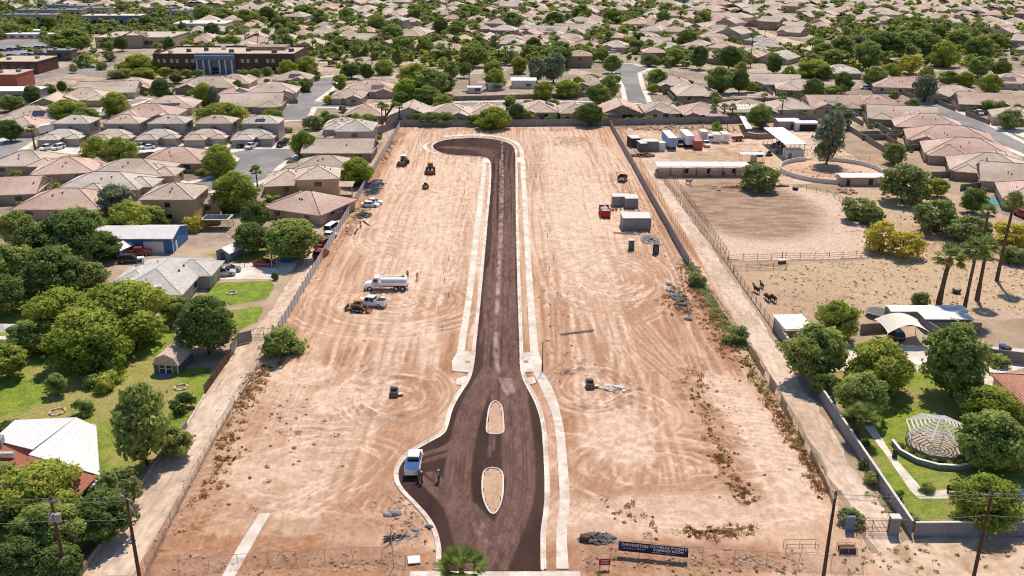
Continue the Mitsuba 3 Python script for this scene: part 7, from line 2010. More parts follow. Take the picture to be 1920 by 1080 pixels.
for r_ in ((245, 177, 76, 14, 5, 'tan', 0), (200, 186, 104, 14, 8, 'tan', 0), (152, 200, 96, 14, 8, 'tan', 0), (385, 176, 104, 14, 0, 'tan', 0), (508, 187, 92, 14, 5, 'tan', 0), (546, 161, 62, 13, 0, 'tan', 0), (470, 213, 112, 15, 5, 'tan', 0), (312, 216, 96, 14, 5, 'tan', (9, 1, 0)), (268, 234, 112, 14, 0, 'pink', 0), (50, 237, 100, 14, 8, 'tan', (4, 2, 4)), (30, 256, 76, 13, 0, 'pink', 0), (88, 212, 70, 13, 8, 'tan', 0), (432, 192, 54, 12, 0, 'pink', 0), (432, 168, 66, 13, 0, 'tan', 0), (640, 250, 60, 8, 0, 'tan', 0),
           (682, 231, 74, 14, 0, 'pink', 0), (768, 231, 76, 14, 0, 'tan', 0), (842, 231, 82, 14, 0, 'tan', 0), (914, 228, 62, 13, 0, 'pink', 0), (1012, 224, 64, 15, 0, 'pink', 1), (1080, 226, 58, 14, 0, 'tan', 1), (1166, 226, 72, 14, 0, 'pink', 1), (1243, 225, 66, 14, 0, 'tan', 1), (1322, 229, 80, 14, 0, 'pink', 0), (1412, 224, 94, 14, 0, 'tan', (9, 2, -1)), (1490, 218, 72, 13, 0, 'tan', 0), (1570, 215, 98, 14, 0, 'pink', 0), (1650, 214, 90, 14, -5, 'pink', 0),
           (690, 184, 98, 15, 0, 'pink', (5, 2, 4)), (650, 196, 60, 12, 0, 'tan', 0), (1310, 192, 78, 15, 0, 'tan', (10, 2, 0)), (1446, 170, 96, 14, -12, 'tan', 0), (1500, 180, 80, 13, -12, 'tan', 0), (1578, 148, 66, 13, -10, 'grey', 0), (1702, 177, 112, 14, -14, 'pink', 0), (1790, 194, 100, 14, -14, 'tan', 0), (1848, 210, 92, 14, -14, 'pink', 0), (1900, 236, 70, 13, -20, 'tan', 0), (1106, 172, 68, 14, 0, 'tan', 0), (1265, 172, 60, 14, 0, 'tan', 0), (1900, 168, 70, 14, -12, 'pink', 0),
           (1692, 238, 122, 14, -14, 'tan', 0), (1742, 255, 118, 14, -16, 'pink', 0), (1782, 282, 150, 15, -18, 'pink', 0), (1815, 309, 150, 15, -18, 'pink', 0), (1858, 342, 140, 15, -20, 'tan', 0), (1905, 362, 120, 14, -20, 'tan', 0), (1930, 396, 90, 14, -20, 'pink', 0),
           (708, 86, 52, 14, 6, 'pink', 0), (680, 62, 40, 13, 8, 'tan', 0), (737, 24, 38, 13, 8, 'tan', 0), (816, 34, 46, 13, 10, 'tan', 0), (772, 48, 34, 13, 8, 'tan', 0), (804, 64, 38, 13, -20, 'tan', 0), (852, 43, 34, 13, 8, 'pink', 0), (895, 61, 46, 14, -25, 'tan', 0), (917, 71, 40, 13, -20, 'tan', 0), (950, 86, 58, 14, -20, 'pink', 0), (957, 109, 58, 14, 0, 'tan', 0), (835, 84, 44, 13, -10, 'tan', 0), (838, 105, 62, 14, -15, 'pink', 0), (1025, 68, 66, 14, -15, 'tan', 0), (1062, 84, 60, 14, -15, 'tan', 0), (1092, 99, 62, 14, -12, 'pink', 0),
           (1152, 66, 76, 14, -15, 'tan', 0), (1200, 80, 68, 14, -15, 'pink', 0), (1228, 92, 52, 14, -12, 'tan', 0), (1083, 48, 48, 13, -18, 'tan', 0), (605, 58, 38, 13, 0, 'pink', 0), (604, 70, 42, 13, 0, 'tan', 0), (603, 84, 54, 14, 0, 'tan', 0), (484, 74, 52, 14, 4, 'tan', 0), (480, 90, 60, 14, 4, 'pink', 0), (1345, 66, 60, 14, -22, 'tan', 0), (1330, 84, 72, 14, -22, 'tan', 0), (1300, 108, 60, 14, -15, 'pink', 0), (1345, 40, 56, 14, -28, 'tan', 0), (1420, 108, 46, 14, -15, 'grey', 0), (1440, 96, 50, 13, -15, 'grey', 0), (1260, 52, 46, 14, -20, 'tan', 0)):
    fx, fy, w_, d_, rt, rf, ex = r_
    q = len(HOUSES)
    w_m = w_ * S(fx, fy)
    d_ *= 1.18
    HOUSES.append((fx, fy, w_ * (1.0 if fy > 180 else 1.06), d_, rt, 1, rf, ('stucco_tan', 'stucco_brown', 'stucco_pale')[q % 3], 'gable' if q % 5 == 0 else 'hip', [g_(w_m * .46, d_ * .66, (-1) ** q * w_m * .24, d_ * (.32 if ex != 1 else -.16) * (1 if q % 3 else -1), 'gable_y' if q % 4 < 2 else 'hip'), g_(w_m * .30, d_ * .5, -(-1) ** q * w_m * .30, -d_ * .30, 'gable_y' if q % 4 >= 2 else 'hip', 2.8)], None, {'solar': ex if isinstance(ex, tuple) else (5, 2, (-1) ** q * 1.5) if q % 7 == 3 else None, 'patio': ex == 1}))
for fx, fy, w_, lab in ((1087, 127, 44, 'two-storey tan house at the left corner of the straight grey street'), (1227, 120, 40, 'two-storey tan house at the right corner of the straight grey street')):
    HOUSES.append((fx, fy, w_, 12, 0, 2, 'pink', 'stucco_brown', 'hip', [], lab, {}))
taken_spots = []
for fx, fy, w_, d_, rt, st, rf, wl, kd, wg, lab, ex in HOUSES:
    k = home(fx, fy, w_, d_, rt, storeys=st, roof=rf, wall=wl, kind=kd, wings=wg, label=lab, detail=2 if fy > 120 else 1, **{a: b for a, b in ex.items() if b})
    taken_spots.append(W(fx, fy) + [0, d_ / 2])
for px, py, w_, d_, h_, lab in ((982, 166, 11, 9, 3.4, 'white flat-roofed building among the palms beyond the back wall'), (929, 169, 7, 5, 3.0, 'small white outbuilding left of the white flat-roofed building'), (890, 175, 6, 4, 2.4, 'white-topped pool house near the palms')):
    c = W(px, py); k = thing('building', lab, 'building'); put(k, 'wall', MB().box((c[0], c[1] + d_ / 2, h_ / 2), (w_, d_, h_)), 'm_offwhite'); put(k, 'roof', MB().box((c[0], c[1] + d_ / 2, h_ + .1), (w_ + .6, d_ + .6, .2)), 'm_white'); put(k, 'window', MB().box((c[0] + w_ * .2, c[1] - .03, 1.6), (2.4, .1, 1.2)), 'm_glass')
    taken_spots.append(c)

# ---------------------------------------------------------------- larger buildings
k = thing('office_building', 'long brick office with white columns at its blue-grey entrance', 'office building')
ox0, ox1, oy, od, oh = -177, -107, 472.2, 34, 8.6
put(k, 'wall', MB().box(((ox0 + ox1) / 2, oy + od / 2, oh / 2), (ox1 - ox0, od, oh)), 'm_brick')
put(k, 'roof', MB().box(((ox0 + ox1) / 2, oy + od / 2, oh + .06), (ox1 - ox0 - 1, od - 1, .12)), 'm_stucco_pale')
for a_, b_, c_, d_ in ((ox0, ox1, oy + .25, oy + .25), (ox0, ox1, oy + od - .25, oy + od - .25)):
    put(k, 'parapet', MB().box(((a_ + b_) / 2, c_, oh + .45), (b_ - a_, .5, .9)), 'm_brick')
for x_ in (ox0 + .25, ox1 - .25):
    put(k, 'parapet', MB().box((x_, oy + od / 2, oh + .45), (.5, od - 1.0, .9)), 'm_brick')
ex0, ex1 = -155.5, -136.5
put(k, 'entrance_block', MB().box(((ex0 + ex1) / 2, oy - .8, 4.9), (ex1 - ex0, 2.6, 9.8)), 'm_bluegrey'); put(k, 'entablature', MB().box(((ex0 + ex1) / 2, oy - 3.2, 7.9), (ex1 - ex0, 2.2, 2.0), 0, .1), 'm_bluegrey')
for x_ in (-154.6, -151.4, -148.5, -143.5, -140.6, -137.4):
    put(k, 'column', MB().cyl((x_, oy - 3.4, 3.45), .42, 6.9, 12), 'm_offwhite', 40)
put(k, 'door', MB().box((-146, oy - 2.14, 1.6), (3.4, .1, 3.0)), 'm_glass')
for x_ in (-174.5, -171.6, -168.0, -165.2, -160.5, -157.6, -133.0, -130.2, -126.0, -120.5, -117.8, -112.5, -109.8):
    for z_ in (2.2, 5.9):
        put(k, 'window', MB().box((x_, oy - .04, z_), (1.5, .12, 1.9)), 'm_stucco_pale' if z_ > 3 else 'm_glass')
for i in range(9):
    put(k, 'roof_unit', MB().box((ox0 + 6 + i * 7.4, oy + 9 + (i * 5) % 17, oh + .9), (2.2, 2.0, 1.5), i * 7, .1), 'm_darkgrey' if i % 3 else 'm_offwhite')
put(k, 'rear_block', MB().box((-126, oy + 26, oh + 1.0), (20, 12, 1.8)), 'm_stucco_brown')
taken_spots += [np.array([x_, oy + 15]) for x_ in range(-175, -100, 12)]


def block(px, py, w_, d_, h_, wall, roof, lab, name='building', rot=0, bays=0, gable=None, cat='building', dark_front=False):
    c = W(px, py); k = thing(name, lab, cat); t = lambda mb: mb.turn(c[0], c[1] + d_ / 2, rot)
    put(k, 'wall', t(MB().box((0, 0, h_ / 2), (w_, d_, h_))), wall); put(k, 'roof', t(MB().box((0, 0, h_ + .12), (w_ + .5, d_ + .5, .24))), roof)
    for i in range(bays):
        put(k, 'window', t(MB().box((-w_ / 2 + (i + .5) * w_ / bays, -d_ / 2 - .04, h_ * .5), (w_ / bays * .55, .12, min(2.4, h_ * .4)))), 'm_glass')
    for i in range(max(2, int(w_ / 14))):
        put(k, 'roof_unit', t(MB().box((-w_ / 2 + (i + .6) * w_ / max(2, int(w_ / 14)), (i % 3 - 1) * d_ * .2, h_ + .8), (1.9, 1.7, 1.3), 0, .1)), 'm_grey')
    if gable:
        mb, cm = MB(), MB(); roof_parts(mb, cm, 0, -d_ / 2 + 3, gable, 7, h_ + .8, 'gable_y'); put(k, 'entry_roof', t(mb), 'm_roof_brown'); put(k, 'entry_wall', t(MB().box((0, -d_ / 2 + 1.5, h_ / 2 + .4), (gable - 1.5, 7, h_ + .8))), wall)
    taken_spots.extend([c + [x_, d_ / 2] for x_ in np.arange(-w_ / 2, w_ / 2 + 1, 11)])
    return k


for i in range(3):
    block(50, 73 - i * 7, 58 - i * 2, 9, 3.0, 'm_offwhite', 'm_white', ['nearest', 'middle', 'farthest'][i] + ' of three long white-roofed storage buildings at the upper left', 'storage_building', bays=10)
block(252, 90, 46, 34, 6.2, 'm_stucco_tan', 'm_stucco_pale', 'tan flat-roofed shop building with a gabled entrance behind the brick office', gable=14, bays=5)
block(28, 139, 24, 22, 6, 'm_brick', 'm_stucco_pale', 'brown flat-roofed building at the left edge by the car park', bays=5); block(113, 114, 13, 8, 5.5, 'm_darkgrey', 'm_grey', 'small dark flat-roofed shop in the car park', bays=3)
block(8, 168, 13, 16, 6.5, 'm_terracotta', 'm_stucco_pale', 'bright red-orange building at the left edge'); block(10, 192, 26, 12, 4.5, 'm_grey', 'm_white', 'long white canopy roof below the red-orange building', bays=2)
block(375, 61, 36, 22, 6, 'm_stucco_pale', 'm_white', 'pale flat-roofed building in the trees behind the brick office', bays=4)
block(185, 52, 22, 14, 8.5, 'm_grey', 'm_offwhite', 'grey apartment block at the upper left, left of two', 'apartment_building', bays=6); block(235, 52, 24, 14, 8.5, 'm_bluegrey', 'm_offwhite', 'grey apartment block at the upper left, right of two', 'apartment_building', bays=6)
for i, (px, py) in enumerate(((60, 34), (95, 34), (130, 34), (35, 44), (80, 44), (150, 26), (180, 30), (110, 24), (300, 30), (330, 36))):
    block(px, py, 22, 12, 6.5, 'm_stucco_grey', 'm_bluegrey' if i % 2 else 'm_grey', f'grey terraced building, {["first", "second", "third", "fourth", "fifth", "sixth", "seventh", "eighth", "ninth", "tenth"][sorted([60, 95, 130, 35, 80, 150, 180, 110, 300, 330]).index(px)]} from the left in the cluster at the upper left', 'terraced_building', bays=4)

# ---------------------------------------------------------------- block walls between the gardens
for pts, lab in (([(1588, 243), (1652, 282), (1690, 304)], 'tan block wall running down behind the back yards right of the round pen'), ([(1612, 256), (1684, 254)], 'block wall of the garden with the small green lawn, upper side'), ([(1615, 263), (1682, 262)], 'block wall of the garden with the small green lawn, lower side'), ([(1690, 284), (1730, 281)], 'block wall between gardens left of the pinkish gabled houses'),
                 ([(1740, 306), (1780, 302)], 'block wall below the second pinkish gabled house'), ([(1745, 334), (1850, 330)], 'block wall above the paved patio at right'), ([(1800, 358), (1860, 352)], 'block wall beside the blue pool'), ([(640, 213), (740, 210)], 'block wall behind the houses left of the palms'), ([(1280, 197), (1500, 190)], 'block wall between the two rows of houses right of the straight street'),
                 ([(840, 189), (1130, 181)], 'dark block wall along the road beyond the back wall houses'), ([(595, 342), (690, 335)], 'curved grey garden wall below the round back yard tree'), ([(600, 422), (645, 408)], 'dark garden wall below the turned pinkish house'), ([(420, 252), (540, 250)], 'block wall behind the two-storey row, right part'), ([(330, 247), (410, 247)], 'block wall behind the two-storey row, left part'),
                 ([(250, 300), (262, 296), (318, 294)], 'brown block wall behind the long pinkish house'), ([(1395, 258), (1425, 262), (1460, 258)], 'grey block wall at the lean-to corner of the horse property'), ([(378, 425), (420, 420), (412, 404)], 'garden wall round the solar panel patio'), ([(1010, 222), (1048, 222)], 'low garden wall before the gabled house at the back wall')):
    p_ = WL(pts); panel_fence('block_wall', lab, 'wall', p_, 1.8, 5.0, 'm_block', None, .2, 0, jitter=0)
c = W(405, 432); k = thing('solar_patio', 'patio cover carrying rows of solar panels beside the golden two-storey house', 'patio cover'); put(k, 'roof', MB().box((c[0], c[1] + 2, 2.6), (6.5, 4.5, .15)), 'm_stucco_pale')
for i in range(5):
    for j in range(2):
        put(k, 'solar_panel', MB().box((c[0] - 2.4 + i * 1.15, c[1] + 1.2 + j * 1.75, 2.76), (1.05, 1.6, .05)), 'm_solar')
for sx_ in (-3, 3):
    for sy_ in (0, 4):
        put(k, 'post', MB().box((c[0] + sx_, c[1] + sy_, 1.3), (.15, .15, 2.6)), 'm_stucco_pale')
c = W(645, 372); k = thing('pergola', 'tan pergola at the back of the tall golden house', 'pergola'); slopes(k, 'roof', [[(c[0] - 2.2, c[1] + 1, 2.9), (c[0] + 2.2, c[1] + 1, 2.9), (c[0] + 2.2, c[1] + 5.5, 3.3), (c[0] - 2.2, c[1] + 5.5, 3.3)]], 'm_roof_tan')
for sx_ in (-2, 2):
    put(k, 'post', MB().box((c[0] + sx_, c[1] + 1.2, 1.4), (.25, .25, 2.8)), 'm_stucco_gold')
c = W(1862, 380); setting('pool', MB().cyl((c[0], c[1], .05), 2.8, .06, 20), 'm_pool', kind='structure')
for (px, py, s_, lab) in ((14, 348, 3.2, 'white parasol in the garden at the left edge'), (1787, 318, 2.2, 'pale parasol on the red patio at right')):
    c = W(px, py); k = thing('parasol', lab, 'parasol'); put(k, 'canopy', MB().cyl((c[0], c[1], 2.5), s_ / 2, .5, 10, r2=.08), 'm_canopy'); put(k, 'pole', MB().tube([(c[0], c[1], 0), (c[0], c[1], 2.4)], .04, 5), 'm_dark')

# ---------------------------------------------------------------- parked cars in the suburb
for i, (px, py, rot, kd, pt, lab) in enumerate(((87, 282, 250, 'pickup', 'white', 'white pickup, left of two on the drive of the leftmost two-storey house'), (107, 281, 250, 'suv', 'white', 'white SUV, right of two on the drive of the leftmost two-storey house'), (263, 279, 250, 'suv', 'white', 'white car with black roof before the second two-storey house'), (276, 280, 200, 'sedan', 'white', 'white sedan beside the white car before the second two-storey house'), (470, 279, 255, 'pickup', 'white', 'white pickup before the rightmost two-storey house'),
                                               (527, 276, 255, 'suv', 'black', 'black SUV at the head of the cul-de-sac'), (452, 277, 250, 'sedan', 'black', 'dark car before the rightmost two-storey house'), (290, 366, 200, 'sedan', 'grey', 'dark car behind the grey-tan roofed house'), (384, 304, 200, 'sedan', 'black', 'dark car under the clipped cul-de-sac tree'), (1793, 194, 195, 'suv', 'white', 'white SUV on the drive by the right diagonal street'), (1624, 168, 180, 'suv', 'white', 'pale car on the drive behind the dark trees at upper right'), (1148, 100, 200, 'suv', 'white', 'white car at the far end of the straight grey street'), (1170, 102, 200, 'sedan', 'grey', 'grey car at the far end of the straight grey street'),
                                               (1063, 226, 90, 'sedan', 'silver', 'pale car between two houses at the back wall'), (630, 113, 0, 'sedan', 'grey', 'grey car parked beyond the brick office'), (170, 128, 10, 'sedan', 'grey', 'grey car driving out of the upper left car park'), (25, 138, 0, 'suv', 'blue', 'blue car before the brown building at the left edge'), (218, 226, 10, 'suv', 'grey', 'dark SUV behind the two-storey row'), (1845, 120, 180, 'sedan', 'black', 'dark car far away on the upper right'))):
    c = W(px, py); car(c[0], c[1] + 1, rot, kd, pt, lab, detail=1 if py < 200 else 2)
for i in range(16):
    px = 4 + (i % 8) * 13; py = 108 - (i // 8) * 12 - (i % 8) * .9
    c = W(px, py); car(c[0], c[1], 12 + 180 * (i % 2), ('sedan', 'suv')[i % 2], ('black', 'grey', 'blue', 'silver')[i % 4], f'{("black", "dark grey", "blue", "silver")[i % 4]} {("car", "SUV")[i % 2]}, {"first second third fourth fifth sixth seventh eighth".split()[i % 8]} in the {("lower", "upper")[i // 8]} line of the upper left car park', group='cars in the upper left car park', detail=1)
c = W(85, 252); k = thing('box_trailer', 'white box trailer parked on the far left street', 'trailer'); put(k, 'body', MB().box((c[0], c[1] + 3, 1.7), (2.4, 8.5, 2.6), -35), 'm_paint_white'); put(k, 'roof', MB().box((c[0], c[1] + 3, 3.05), (2.45, 8.55, .1), -35), 'm_white'); put(k, 'wheel', MB().cyl((c[0] - .5, c[1] + 1.2, .4), .4, 2.2, 12, 'x'), 'm_rubber')

# ---------------------------------------------------------------- trees of the suburb read from the photo
B, Gn, Dk, Ol, Ye, Gr = 'bright', 'green', 'dark', 'olive', 'yellow', 'grey'
for q in ((143, 62, 50, .7, Gn), (130, 72, 70, .6, Gn), (90, 44, 40, .8, Dk), (200, 80, 24, 1, Gn), (227, 78, 26, 1, Dk), (317, 82, 26, 1.2, Dk), (257, 112, 60, .6, B), (238, 122, 40, .6, B), (290, 120, 40, .6, B), (225, 133, 40, .45, Ol), (270, 133, 50, .4, B), (307, 133, 24, .8, B), (330, 135, 20, .7, Gn), (350, 134, 24, .7, Ol), (372, 134, 22, .7, Ol), (455, 134, 22, .8, Ol), (478, 133, 26, .7, Ol), (500, 130, 24, .7, Ol), (540, 123, 38, .9, B), (573, 115, 42, .8, B), (588, 135, 28, .8, Ol), (433, 74, 42, .7, B), (410, 78, 30, .8, Gn),
          (523, 45, 36, .8, Dk), (530, 62, 30, .9, Gn), (550, 52, 30, .9, Gn), (397, 54, 30, .9, Dk), (342, 50, 18, 1.2, Dk), (630, 96, 20, 1.2, Dk), (636, 150, 28, 1.1, B), (573, 156, 32, .7, Gn), (550, 160, 28, .7, B), (615, 184, 22, .8, Ye), (510, 214, 40, .8, B), (587, 224, 40, .7, Ol), (622, 220, 36, .7, Ol), (60, 173, 34, .9, Dk), (92, 167, 24, .9, Dk), (116, 161, 20, 1, Dk), (20, 190, 46, .6, Gn), (330, 145, 28, .6, Dk), (445, 158, 20, 1, Dk), (60, 110, 16, 1, Gn), (137, 126, 16, 1, Gn), (205, 101, 24, .8, Ol), (150, 112, 24, .7, Gn), (190, 120, 22, .7, Ol),
          (780, 133, 62, .8, B), (806, 150, 74, .7, Gn), (765, 160, 60, .7, B), (830, 152, 48, .8, Dk), (845, 128, 36, .9, Gn), (657, 130, 42, .6, Dk), (687, 131, 28, 1, Dk), (800, 176, 52, .7, Gn), (832, 186, 38, .8, B), (753, 183, 32, .8, Dk), (930, 140, 44, .9, B), (925, 125, 34, .9, Gn), (973, 116, 32, 1, B), (1007, 124, 42, 1.1, Gr), (1037, 120, 46, 1.1, Gr), (1057, 106, 34, 1, Dk), (1020, 163, 42, .8, B), (1063, 160, 42, .8, B), (1085, 152, 30, .9, B), (1110, 148, 28, .9, Gn), (1143, 158, 46, .9, Gn), (1123, 172, 50, .7, Gn), (1148, 116, 34, .9, Gn), (1233, 143, 42, .8, Gn), (1220, 107, 36, .7, Ol), (1266, 103, 32, .9, Gn), (1200, 70, 26, .8, Dk),
          (923, 213, 64, .65, B), (957, 187, 26, .9, Gn), (970, 208, 36, .9, Dk), (1107, 210, 52, .75, Dk), (1090, 213, 30, .9, Dk), (805, 217, 46, .6, Ol), (832, 217, 44, .6, Ol), (785, 215, 36, .7, Ol), (690, 226, 44, .7, Gn), (668, 222, 30, .8, Gn), (886, 222, 24, .9, Gn), (1208, 196, 12, .9, Ye), (1000, 83, 30, 1, Dk), (897, 79, 32, .9, Gn), (887, 98, 50, .8, Gn), (857, 52, 42, .7, Gn), (826, 45, 34, .9, Dk), (870, 128, 26, 1, Dk), (720, 120, 36, .8, B), (745, 105, 30, .9, Gn), (757, 80, 44, .7, Gn), (795, 78, 36, .9, B), (735, 60, 44, .8, Gn), (780, 20, 40, .7, Gn), (880, 20, 46, .6, Gn), (650, 28, 30, .9, Gn), (706, 40, 36, .9, Gn),
          (1453, 117, 36, .9, Dk), (1480, 133, 26, .9, B), (1527, 122, 66, .5, B), (1547, 134, 26, .9, Dk), (1583, 151, 38, 1, Dk), (1640, 140, 46, .8, Gn), (1673, 128, 40, .8, B), (1710, 113, 46, .8, Ye), (1740, 133, 32, .9, B), (1737, 158, 48, 1, Gr), (1527, 164, 44, .9, Dk), (1563, 172, 40, .7, Gn), (1350, 143, 56, .8, Gn), (1387, 147, 40, 1, Dk), (1390, 127, 26, 1.1, B), (1370, 103, 40, 1, Dk), (1313, 103, 36, 1.1, Dk), (1427, 212, 48, .9, Gn), (1713, 190, 26, .8, Ol), (1678, 177, 22, .8, Gn), (1780, 143, 36, .7, Gn), (1813, 143, 36, .8, B), (1860, 150, 40, .9, B), (1840, 120, 44, .8, Gn), (1897, 217, 54, .7, Ol), (1863, 193, 46, .6, Ol), (1880, 126, 36, .8, Dk), (1630, 97, 60, .8, Gn), (1660, 80, 70, .7, Dk), (1580, 85, 56, .8, Gn), (1610, 80, 40, .9, Gr), (1700, 75, 60, .7, Gn), (1740, 78, 60, .7, Gn), (1770, 92, 60, .8, B), (1800, 70, 50, .7, Gn), (1840, 85, 60, .7, Gn), (1545, 95, 50, .7, Gn), (1560, 105, 40, .7, Gn), (1720, 52, 44, .6, Gn), (1760, 60, 36, .7, Dk), (1870, 72, 40, .8, B), (1475, 140, 22, .9, Gn), (1245, 30, 30, .9, Gn), (1150, 28, 44, .7, Gn), (1090, 20, 40, .7, Gn), (1040, 36, 40, .8, Dk), (960, 36, 46, .7, Gn), (990, 96, 36, .8, Gn), (1130, 100, 26, .9, Gn), (1178, 40, 30, .8, Gn), (1290, 68, 40, .8, Gn), (1320, 30, 36, .8, Gn), (600, 30, 36, .8, Gn), (570, 20, 40, .7, Gn), (460, 30, 50, .6, Gn), (500, 24, 40, .7, Dk), (420, 28, 50, .6, Gn), (380, 22, 46, .7, Gn), (20, 52, 40, .6, Gn), (48, 44, 40, .7, Dk), (275, 40, 36, .7, Dk), (640, 78, 30, .8, Gn)):
    tree(*q)
for i, (px, py, h_) in enumerate(((485, 96, 9), (515, 98, 9), (540, 100, 9), (588, 108, 11), (613, 110, 11), (666, 117, 12), (698, 120, 12), (717, 119, 12), (746, 124, 10), (806, 122, 10), (844, 118, 9), (886, 132, 9), (880, 168, 10), (913, 168, 10), (935, 122, 9), (948, 122, 8), (960, 120, 8), (717, 236, 7), (724, 234, 6), (750, 232, 6), (1337, 228, 5), (1357, 228, 5), (1372, 228, 5), (1430, 222, 8), (1465, 222, 7), (1407, 124, 15), (1522, 100, 14), (1433, 82, 9), (1575, 204, 8), (1065, 132, 9), (1012, 102, 9), (140, 98, 9), (92, 108, 8), (210, 96, 9))):
    key = palm(px, py, h_, 3.6, '', 20 + i, .22, skirt=False); auto.append((key, 'fan palm', *W(px, py)))

# shrubs and small walls in the nearer gardens, so that no yard lies bare
sr = np.random.default_rng(5)
homes_ = [(fx, fy, w_ * S(fx, fy), d_) for fx, fy, w_, d_, *_ in HOUSES if fy > 118]
homes_xy = np.array([W(q[0], q[1]) + [0, q[3] / 2] for q in homes_])
for fx, fy, w_, d_ in homes_:
    x_, y_ = W(fx, fy)
    for q in range(6 if fy > 160 else 4):
        p = np.array([x_ + sr.uniform(-.62, .62) * (w_ + 3), y_ + sr.choice([-2.2, -3.4, d_ + 2.5, d_ + 4.5]) + sr.uniform(-1, 1)])
        if np.min(np.abs(homes_xy - p).max(1)) > 8.2 and not (p[1] < 336 and -42 < p[0] < 84) and not any(z_.contains(Point(p)) for z_ in STREETS):
            s_ = sr.uniform(1.2, 3.4)
            grow(sr.choice(['sgreen', 'sgreen', 'sbright', 'solive', 'solive', 'sdark']), p[0], p[1], s_, s_ * sr.uniform(.6, .95), name='shrub', cat='shrub')
    if fy < 300 and sr.random() < .75:
        k = new('garden_wall'); labels[k] = {'label': '', 'category': 'wall'}; auto.append((k, 'tan block garden wall', x_, y_ + d_ + 5.5))
        for s_, (a_, b_) in enumerate((((x_ - w_ * .58, y_ + d_ + 5.5), (x_ + w_ * .58, y_ + d_ + 5.5)), ((x_ - w_ * .58, y_ + 1.5), (x_ - w_ * .58, y_ + d_ + 5.2)))):
            a_, b_ = np.array(a_), np.array(b_); dd = b_ - a_
            put(k, 'panel', MB().box((*(a_ + b_) / 2, .85 + .01 * s_), (np.hypot(*dd), .2, 1.7), math.degrees(math.atan2(dd[1], dd[0]))), 'm_block')

nm_ = 0
while nm_ < 22:
    fx, fy, w_, d_ = homes_[sr.integers(0, len(homes_))]
    x_, y_ = W(fx, fy)
    p = np.array([x_ + sr.uniform(-.5, .5) * w_, y_ + sr.choice([-5.5, d_ + 5.0])])
    if np.min(np.abs(homes_xy - p).max(1)) < 9.5 or (p[1] < 341 and -46 < p[0] < 122):
        continue
    pt = sr.choice(['white', 'white', 'silver', 'grey', 'black', 'red', 'blue']); kd = sr.choice(['sedan', 'suv', 'pickup']); nm_ += 1
    k = car(p[0], p[1], sr.choice([0, 90, 180, 270]) + sr.normal(0, 6), kd, pt, '', detail=1)
    auto.append((k, f'{pt} {dict(sedan="car", suv="SUV", pickup="pickup")[kd]} parked at a house', p[0], p[1]))
nm_ = 0
placed_ = []
while nm_ < 62:
    fx, fy, w_, d_ = homes_[sr.integers(0, len(homes_))]
    x_, y_ = W(fx, fy)
    p = np.array([x_ + sr.uniform(-.75, .75) * (w_ + 4), y_ + sr.choice([-3.5, d_ + 4.5, d_ + 6.5]) + sr.uniform(-1.5, 1.5)])
    if fy > 250 or np.min(np.abs(homes_xy - p).max(1)) < 8.4 or (p[1] < 341 and -44 < p[0] < 120) or any(z_.contains(Point(p)) for z_ in STREETS) or (placed_ and np.hypot(*(np.array(placed_) - p).T).min() < 7):
        continue
    s_ = sr.uniform(3.2, 6.5); nm_ += 1; placed_.append(p)
    grow(sr.choice(['bright', 'green', 'green', 'olive']), p[0], p[1], s_, s_ * sr.uniform(.7, .95))

# ---------------------------------------------------------------- the farther rows of houses and trees
rr = np.random.default_rng(77)
spots = np.array(taken_spots)
zone = [Polygon(WL(p)).buffer(4) for p in ([(1383, 56), (1420, 53), (1545, 90), (1535, 104), (1480, 94)], [(1490, 145), (1480, 85), (1560, 62), (1700, 40), (1800, 52), (1900, 80), (1880, 145)], [(-40, 75), (150, 70), (300, 95), (330, 140), (-40, 190)], [(-40, 25), (340, 25), (340, 100), (-40, 100)], [(1140, 140), (1150, 105), (1195, 105), (1215, 140)], [(700, 175), (720, 112), (1060, 112), (1060, 190)], [(590, 240), (575, 145), (640, 90), (660, 90), (640, 240)])]
cand = []
for reg, ang in (('c', -14), ('r', -38), ('l', 6)):
    a_ = math.radians(ang); u_ = np.array([math.cos(a_), math.sin(a_)]); v_ = np.array([-math.sin(a_), math.cos(a_)])
    for i in range(-75, 76):
        for j in range(-40, 80):
            p = u_ * (i * 16.0 + (j % 2) * 3) + v_ * (j * 24 + (5 if j % 2 else 0)) + np.array([60, 640]) + rr.normal(0, 1.2, 2)
            if not 400 < p[1] < 1075:
                continue
            px, py = PX(*p)
            r_ = 'l' if px < 560 else 'r' if px > 1270 - (60 - py) * .6 else 'c'
            if r_ != reg or not -40 < px < 1960 or py > 118 or (py > 95 and 640 < px < 1250) or any(z_.contains(Point(p)) for z_ in zone) or (i % 9 == 0 and reg != 'r'):
                continue
            if np.hypot(*(spots - p).T).min() < 14.2 or rr.random() < .05:
                continue
            spots = np.vstack([spots, p]); cand.append((p[1], p[0], ang + (180 if j % 2 else 0), i, j))
cand.sort()
n_near = max(0, 292 - len(HOUSES) - 4)
far_w, far_r = MB(), {q: MB() for q in ('tan', 'pink', 'grey')}
